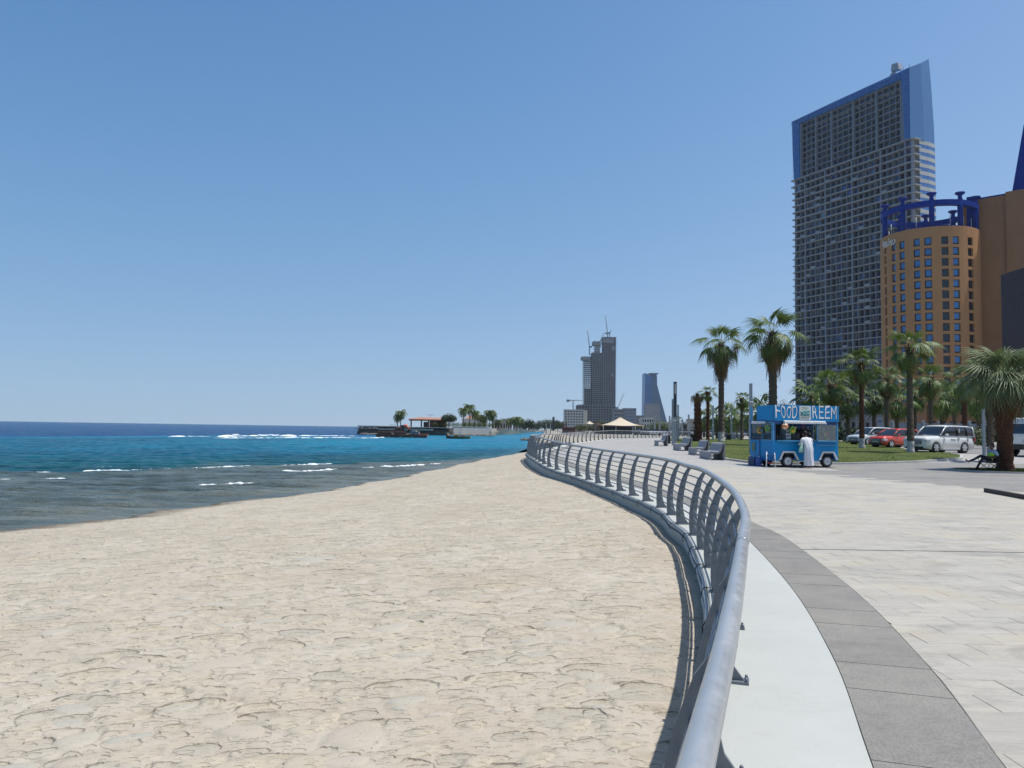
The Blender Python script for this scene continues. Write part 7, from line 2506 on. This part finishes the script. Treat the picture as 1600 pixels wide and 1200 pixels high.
leaf_tree('round_tree', 'round clipped dark tree beside the terracotta pavilion', 'tree', (hx(701, 298), 298, 1.6), [(0, 0, 3.9, 3.0, 2.4, 1.9), (1.2, .5, 3.5, 2, 2, 1.5), (-1.3, 0, 3.6, 2, 2, 1.5)], 2600, .22, 5, M_TREE, (2.6, .16))
fpalm('feather palm with arching crown, first of the headland cluster', 724, 310, 641, 1.25, 3)
fpalm('tallest feather palm of the headland cluster', 734, 316, 636, 1.3, 4, lean=(.4, 0))
fpalm('feather palm just right of the tallest one on the headland', 742, 318, 646, 1.3, 5)
fpalm('short feather palm between the two headland groups', 750, 322, 652, 1.1, 6)
fpalm('bushy double palm right of the headland cluster', 765, 322, 645, 1.35, 7)
fpalm('second head of the bushy double palm', 769, 324, 648, 1.2, 8)
fpalm('low feather palm in front of the bushy double palm', 756, 326, 654, 1.1, 9)
# hedge
hd = thing('hedge', 'long clipped green hedge above the pale quay wall', 'hedge', (hx(676, 299), 299, 1.6))
Lh = hx(772, 312) - hx(676, 299)
lobes = [(Lh * (k + .5) / 16, 12 * k / 16, 1.35, Lh / 20, .9, 1.1) for k in range(16)]
leaf_cloud(lobes, 3600, .16, 4).build('foliage', M_FROND, hd)
# houses and walls of the far shore
for i, (u0, u1, v, Y, m, lab) in enumerate([(722, 760, 656.8, 345, M_WHITE, 'low white villa behind the headland palms'), (768, 790, 658.5, 420, M_BEIGE, 'low beige house right of the headland palms'),
        (783, 800, 661, 500, M_WHITE, 'small white beach house on the far shore'), (802, 822, 662.5, 600, M_WHITE, 'white boundary wall house on the far shore'), (826, 842, 664, 720, M_BEIGE, 'beige low house near the end of the inlet')]):
    block(lab, u0, u1, v, Y, 10, m, 1, 5, cat='house', name='beach_house', zb=.4)
MB().loft([[(0, -.5, 0), (10, -.5, 0), (10, 6, 0), (0, 6, 0)], [(2, 2, 1.5), (8, 2, 1.5), (8, 4, 1.5), (2, 4, 1.5)]], 0, False).build('roof', M_TILE, bpy.data.objects['beach_house'], (1, 1, P(730, 656.5, 345).z - .4 + .71))
bm = thing('beach_slope', 'pale sandy revetment slope on the far shore', 'beach', (0, 0, 0))
pts = [(774, 322), (790, 378), (808, 448), (822, 556), (836, 690)]
v, f = [], []
for u, Y in pts:
    x = P(u, 672, Y).x; v += [(x, Y - 3, SEA - .2), (x + 1.5, Y + 7, .9)]
for k in range(len(pts) - 1): f.append((2 * k, 2 * k + 2, 2 * k + 3, 2 * k + 1))
MB().add(v, f).build('slope', mat('revetment', (.42, .36, .28), .9, 0, .2, .3), bm)
for i, (u, Y, vc, sc) in enumerate([(778, 400, 659, 1.3), (783, 430, 660, 1.3), (789, 430, 658, 1.4), (795, 450, 658, 1.5), (802, 450, 656.5, 1.6), (807, 430, 655, 1.7), (813, 470, 658, 1.6)]):
    fpalm(['first palm of the far shore row, nearest the headland', 'second palm of the far shore row', 'third palm of the far shore row, before the white beach house', 'middle palm of the far shore row', 'fifth palm of the far shore row, before the white wall house', 'tallest palm of the far shore row', 'last palm of the far shore row, beside the broad tree'][i], u, Y, vc, sc, i + 2, .4, 'row of palms on the far shore')
for i, (u, Y, w, h, lab) in enumerate([(826, 560, 9, 9, 'broad tree behind the beach houses of the far shore'), (851, 640, 14, 10, 'dark tree mass left of the mosque-like chimney'), (862, 660, 14, 11, 'dark dense trees at the far end of the inlet'), (871, 640, 10, 9, 'dark trees just left of the white apartment block')]):
    p = P(u, 665, Y)
    leaf_tree('leafy_tree', lab, 'tree', (p.x, Y, .4), [(0, 0, h * .55, w * .5, w * .3, h * .45), (w * .3, 0, h * .5, w * .35, w * .3, h * .4), (-w * .3, 0, h * .45, w * .35, w * .3, h * .4)], 1300, .55, i + 2, M_TREE, (h * .4, .3))
p = P(864.7, 665, 600); t = thing('chimney_tower', 'thin dark chimney rising from the far trees', 'chimney', (p.x, 600, .4))
MB().box(-.8, .8, -.8, .8, 0, P(864, 653, 600).z).build('shaft', M_HAZ_D, t); MB().box(-1, 1, -1, 1, P(864, 653, 600).z, P(864, 652.3, 600).z).build('cap', M_HAZ_D, t)
# boats
def hull(L, Wd, Hh, m, t, z0=-.15, sheer=.35):
    rings = []
    for k in range(9):
        f = k / 8; w = Wd / 2 * math.sin(math.pi * min(1, .18 + f * .72)) ** .7 * (1 if f < .85 else 1 - (f - .85) * 5)
        zt = Hh + sheer * (2 * f - 1) ** 2
        rings.append([(L * (f - .5), -w, zt), (L * (f - .5), -w * .75, z0 + .1), (L * (f - .5), 0, z0), (L * (f - .5), w * .75, z0 + .1), (L * (f - .5), w, zt)])
    MB().loft(rings, 0, False).build('hull', m, t)
M_BOAT = mat('boat_brown', (.13, .055, .035), .7, 0, .3, 1)
M_BOATR = mat('boat_red', (.32, .06, .035), .6, 0, .2, 1)
M_BOATO = mat('boat_olive', (.12, .10, .03), .6, 0, .2, 1)
YB = 212
bz = lambda u: P(u, 682, YB)
b = bz(628); t = thing('work_barge', 'long rust brown work barge loaded with an orange excavator', 'barge', (b.x, YB, SEA))
BX = lambda u: P(u, 682, YB).x - b.x
BZ = lambda v: P(630, v, YB).z - SEA
MB().loft([[(BX(588), -2, .9), (BX(668), -2, .8), (BX(668), 2, .8), (BX(588), 2, .9)], [(BX(591), -1.8, -.2), (BX(664), -1.8, -.2), (BX(664), 1.8, -.2), (BX(591), 1.8, -.2)]][::-1], 0, False).build('hull', M_BOAT, t)
MB().box(BX(592), BX(612), -1.6, 1.6, .9, 1.5).build('deck_load', mat('rusty_load', (.10, .07, .05), .9, 0, .5, 1), t)
MB().box(BX(641), BX(655), -1.6, 1.6, .85, 1.7).build('deck_house', M_GREYB, t); MB().box(BX(645), BX(651), -1.8, 1.8, 1.71, 1.9).build('awning', M_QUAY_W, t)
for k in range(14):
    u = 592 + k * 3.0; MB().rod((BX(u), -1.9, .9), (BX(u), -1.9, 1.7), .06, 4).build('railing_post', M_BOAT, t)
MB().box(BX(655), BX(668), -2.05, 2.05, .5, 1.0).build('bow_band', M_BOATR, t)
for k in range(7): 
    MB().lathe([(.12, 0), (.45, .12), (.5, .3), (.42, .45), (.1, .5)], 10, (BX(600 + k * 9), -2.3, -.1), 'y').build('tyre_fender', M_TYRE, t) if k % 2 else None
e = bz(629); ex = thing('excavator', 'orange red excavator with raised folded arm on the barge', 'excavator', (e.x, YB, SEA + .92))
XB = lambda u: P(u, 682, YB).x - e.x
XZ = lambda v: P(630, v, YB).z - SEA - .92
for sd in (-1, 1): MB().bbox(XB(617), XB(634), sd * 1.2 - .3, sd * 1.2 + .3, 0, .65, .12).build('track', M_BLKP, ex)
MB().bbox(XB(618), XB(629), -1.3, 1.3, .7, 1.9, .12).build('engine_housing', mat('dark_rust', (.11, .035, .02), .7), ex)
MB().bbox(XB(626), XB(632), -1.2, .0, .75, 2.5, .1).build('cab', M_BLKP, ex)
MB().tube([(XB(628), .5, 1.3), (XB(631), .5, XZ(665)), (XB(634.5), .5, XZ(664))], [.35, .4, .3], 6).build('boom', mat('excavator_orange', (.55, .09, .03), .5), ex)
MB().tube([(XB(634), .5, XZ(664)), (XB(639), .5, XZ(672))], [.3, .22], 6).build('dipper_arm', bpy.data.materials['excavator_orange'], ex)
MB().prism([(XB(637.5), XZ(671)), (XB(640.5), XZ(671)), (XB(640), XZ(675)), (XB(637), XZ(674))], 'y', .0, 1.0).build('bucket', M_BLKP, ex)
for i, (u, m, L, lab) in enumerate([(712, M_BOAT, 5.0, 'small dark moored boat, left of the pair off the pale quay wall'), (721.5, M_BOATO, 4.4, 'small olive moored boat, right of the pair off the pale quay wall')]):
    Y = 205 - i * 2; p = P(u, 684, Y)
    t = thing('moored_boat', lab, 'boat', (p.x, Y, SEA)); hull(L, 1.7, .55, m, t)
    MB().box(-.3, .8, -.5, .5, .3, .95).build('cabin', M_GREYB if i else M_BOAT, t); MB().box(-1.4, -1.1, -.7, .7, .4, .48).build('thwart', M_BOAT, t)
    MB().rod((-.5, 0, .3), (-.5, 0, 1.9), .05, 5).build('mast', M_POLE_D, t)
t = thing('float_pontoon', 'low dark pontoon lying before the pale quay wall', 'pontoon', (P(760, 678.5, 280).x, 280, SEA))
MB().bbox(-2.8, 2.8, -.6, .6, -.1, .25, .05).build('deck', M_QUAY_D, t); MB().rod((1.5, 0, .25), (1.5, 0, 1.0), .06, 5).build('bollard', M_BLKP, t)

# tensile canopy and its surroundings
YC = 250
M_CANVAS = mat('cream_canvas', (.56, .47, .34), .8, 0, .05, .3)
def canopy(label, u0, u1, up, vtop, vb, Y, dep=9):
    c0 = P((u0 + u1) / 2, 668, Y); t = thing('canopy', label, 'canopy', (c0.x, Y, .36))
    X = lambda u: P(u, 668, Y).x - c0.x; Z = lambda v: P(up, v, Y).z - .36
    cx_, zt, zb = X(up), Z(vtop), Z(vb)
    V, F = [], []; n = 32; m_ = 8
    for i in range(m_ + 1):
        f = i / m_
        for j in range(n):
            q = 2 * math.pi * j / n; k = max(abs(math.cos(q)), abs(math.sin(q))); rx = (X(u1) - cx_ if math.cos(q) > 0 else cx_ - X(u0)) / k * math.cos(q); ry = dep * math.sin(q) / k
            sc = .9 + .1 * abs(math.cos(2 * q))
            V.append((cx_ + rx * (.04 + .96 * f) * sc, ry * (.04 + .96 * f) * sc, zb + (zt - zb) * (1 - f) ** 1.9 + .10 * math.cos(4 * q) * f * -1))
    for i in range(m_):
        for j in range(n): F.append((i * n + j, i * n + (j + 1) % n, (i + 1) * n + (j + 1) % n, (i + 1) * n + j))
    MB().add(V, F, 0, True).build('roof', M_CANVAS, t)
    for u, y in ((u0 + 5, -dep * .9), ((u0 + up) / 2 + 6, -dep * .92), ((u1 + up) / 2, -dep * .92), (u1 - 6, -dep * .9), (up, dep * .6)):
        MB().rod((X(u), y, 0), (X(u), y, zb + .1), .11, 6).build('post', M_WHITE, t)
    return t, X, Z
t, X, Z = canopy('large cream tensile canopy with one peak beyond the far railing', 933, 1004, 969, 652.5, 665, YC)
MB().box(X(938), X(990), 3, 7, 0, Z(666)).build('kiosk_wall', M_GL_DK, t)
MB().box(X(931), X(938), 0, 5, 0, Z(661)).build('side_wall', mat('dusty_brown', (.22, .16, .12), .9), t)
canopy('small cream canopy left of the large one', 912, 930, 921, 658, 662.5, 320, 6)
for i, (u, Y, w, h, m, lab) in enumerate([(917, 300, 9, 4.2, M_SHRUB, 'dry green shrub mound left of the large canopy'), (937, 300, 5, 6, M_SHRUB, 'dry bush beside the left end of the large canopy'), (900, 330, 8, 3, M_SHRUB, 'low shrubs before the white apartment block'),
        (1032, 330, 7, 6.5, M_TREE_L, 'pale green tree right of the large canopy'), (1024, 360, 7, 6, M_TREE_L, 'pale green tree below the glass skyscraper'), (1074, 300, 5, 6, M_TREE, 'small dark tree right of the lamp slab'),
        (1000, 340, 6, 5, M_SHRUB, 'dry tree behind the right end of the large canopy'), (1050, 360, 8, 5, M_TREE_L, 'low green trees behind the lamp pillars'), (1110, 200, 9, 5, M_TREE, 'dark thicket behind the dead palm'), (1150, 190, 10, 5, M_TREE, 'dark thicket behind the small middle palm'), (1185, 180, 8, 5.5, M_TREE, 'dark thicket behind the trailer left end')]):
    p = P(u, 668, Y)
    leaf_tree('leafy_tree', lab, 'tree', (p.x, Y, .36), [(0, 0, h * .55, w * .4, w * .3, h * .42), (w * .28, 0, h * .45, w * .3, w * .25, h * .38), (-w * .28, 0, h * .5, w * .3, w * .25, h * .36)], 900, .26, i + 11, m, (h * .4, .16))
p = P(905, 668, 330); 
for u0, u1, v0, m, lab in ((880, 899, 667.5, M_WOODR, 'low dark red site hoarding in front of the white apartment block'), (899, 915, 666, mat('tan_hoarding', (.33, .24, .17), .9), 'low tan wall left of the shrub mound')):
    a = P(u0, 668, 310); t = thing('site_wall', lab, 'wall', (a.x, 310, .36))
    n_ = 4; w_ = (P(u1, 668, 310).x - a.x) / n_
    for k in range(n_): MB().box(k * w_ + .05, (k + 1) * w_ - .05, 0, .2, 0, P(u0, v0, 310).z - .36).build('wall_panel', m, t)
    MB().box(0, n_ * w_, -.05, .25, P(u0, v0, 310).z - .357, P(u0, v0, 310).z - .2).build('coping', M_QUAY_W, t)
for i, (u, lab) in enumerate(((879.5, 'left of two dark thin pylons before the white apartment block'), (884.8, 'right of two dark thin pylons before the white apartment block'))):
    p = P(u, 668, 260); t = thing('pylon', lab, 'pylon', (p.x, 260, .36))
    MB().box(-.2, .2, -.2, .2, 0, P(u, 658.3, 260).z - .36).build('shaft', M_WOODR, t); MB().box(-.26, .26, -.26, .26, 0, .4).build('base', M_WOODR, t)
for i, u in enumerate((853.5, 860)):
    p = P(u, 668, 230); t = thing('lamp_pillar', ('left' if i == 0 else 'right') + ' of two pale slim poles at the end of the turquoise inlet', 'lamp post', (p.x, 230, .2))
    MB().box(-.14, .14, -.14, .14, 0, P(u, 661.5, 230).z - .2).build('shaft', M_POLE, t); MB().box(-.2, .2, -.2, .2, 0, .4).build('base', M_POLE, t)
fr = thing('railing', 'far blue grey railing closing the head of the inlet', 'railing', (P(846, 670, 225).x, 225, .1))
wf = P(930, 670, 225).x - P(846, 670, 225).x
for k in range(24): MB().box(wf * k / 23 - .05, wf * k / 23 + .05, -.05, .05, 0, 1.15).build('post', M_RAIL, fr)
for z in (.25, .55, .85, 1.12): MB().box(0, wf, -.02, .02, z, z + .05).build('rail', M_RAIL, fr)
# distant parked cars beyond the palms, too small for parts to show
M_DC = [mat('distant_car_%s' % n_, c_, .4) for n_, c_ in (('white', (.6, .6, .6)), ('grey', (.25, .26, .28)), ('dark', (.05, .05, .06)))]
rr = random.Random(9)
DCL = ['tiny distant car at the right end of the cream canopy', 'tiny distant car below the left edge of the glass skyscraper', 'tiny distant car below the middle of the glass skyscraper', 'tiny distant car just left of the tall lamp slab', 'tiny distant car just right of the tall lamp slab', 'tiny distant car under the small dark tree right of the lamp slab', 'distant car right of the dead rusty palm trunk', 'distant car left of the tall skirted palm trunk', 'distant car right of the tall skirted palm trunk', 'distant car above the pair of white bollards', 'distant car left of the small middle palm trunk']
for k, u in enumerate((1003, 1012, 1021, 1040, 1063, 1072, 1096, 1121, 1133, 1148, 1163)):
    Y = 175 if u < 1090 else 150
    b = on(u, Y); t = thing('distant_car', DCL[k], 'car', (b.x, Y, b.z), rr.choice((0, .2, 3.1)), 'cars parked far beyond the lawn')
    m = rr.choice(M_DC)
    MB().loft([[(x, y, z) for x, y, z in ((-2.1, -.85, .35), (2.1, -.85, .35), (2.1, .85, .35), (-2.1, .85, .35))], [(-2.15, -.88, .8), (2.15, -.88, .8), (2.15, .88, .8), (-2.15, .88, .8)], [(-1.6, -.8, .95), (1.9, -.8, .95), (1.9, .8, .95), (-1.6, .8, .95)]], 0, False).build('body', m, t)
    MB().loft([[(-1.1, -.78, .95), (1.7, -.78, .95), (1.7, .78, .95), (-1.1, .78, .95)], [(-.6, -.62, 1.42), (1.2, -.62, 1.42), (1.2, .62, 1.42), (-.6, .62, 1.42)]], 0, False).build('window', M_CGL, t)
    for x in (-1.3, 1.3):
        for y in (-.8, .8): MB().lathe([(.32, -.1), (.32, .1)], 10, (x, y, .32), 'y').build('wheel', M_TYRE, t)

# ---------------------------------------------------------------- sea haze
hz_m = bpy.data.materials.new('haze'); hz_m.use_nodes = True
nn = hz_m.node_tree.nodes; nn.clear()
ho = nn.new('ShaderNodeOutputMaterial'); pvn = nn.new('ShaderNodeVolumePrincipled')
pvn.inputs['Color'].default_value = (.84, .94, 1.0, 1); pvn.inputs['Density'].default_value = .00006; pvn.inputs['Anisotropy'].default_value = .2
hz_m.node_tree.links.new(pvn.outputs[0], ho.inputs['Volume'])
o = MB().box(-41000, 41000, -120, 6700, -6, 205).build('haze', hz_m); tag(o, kind='stuff')
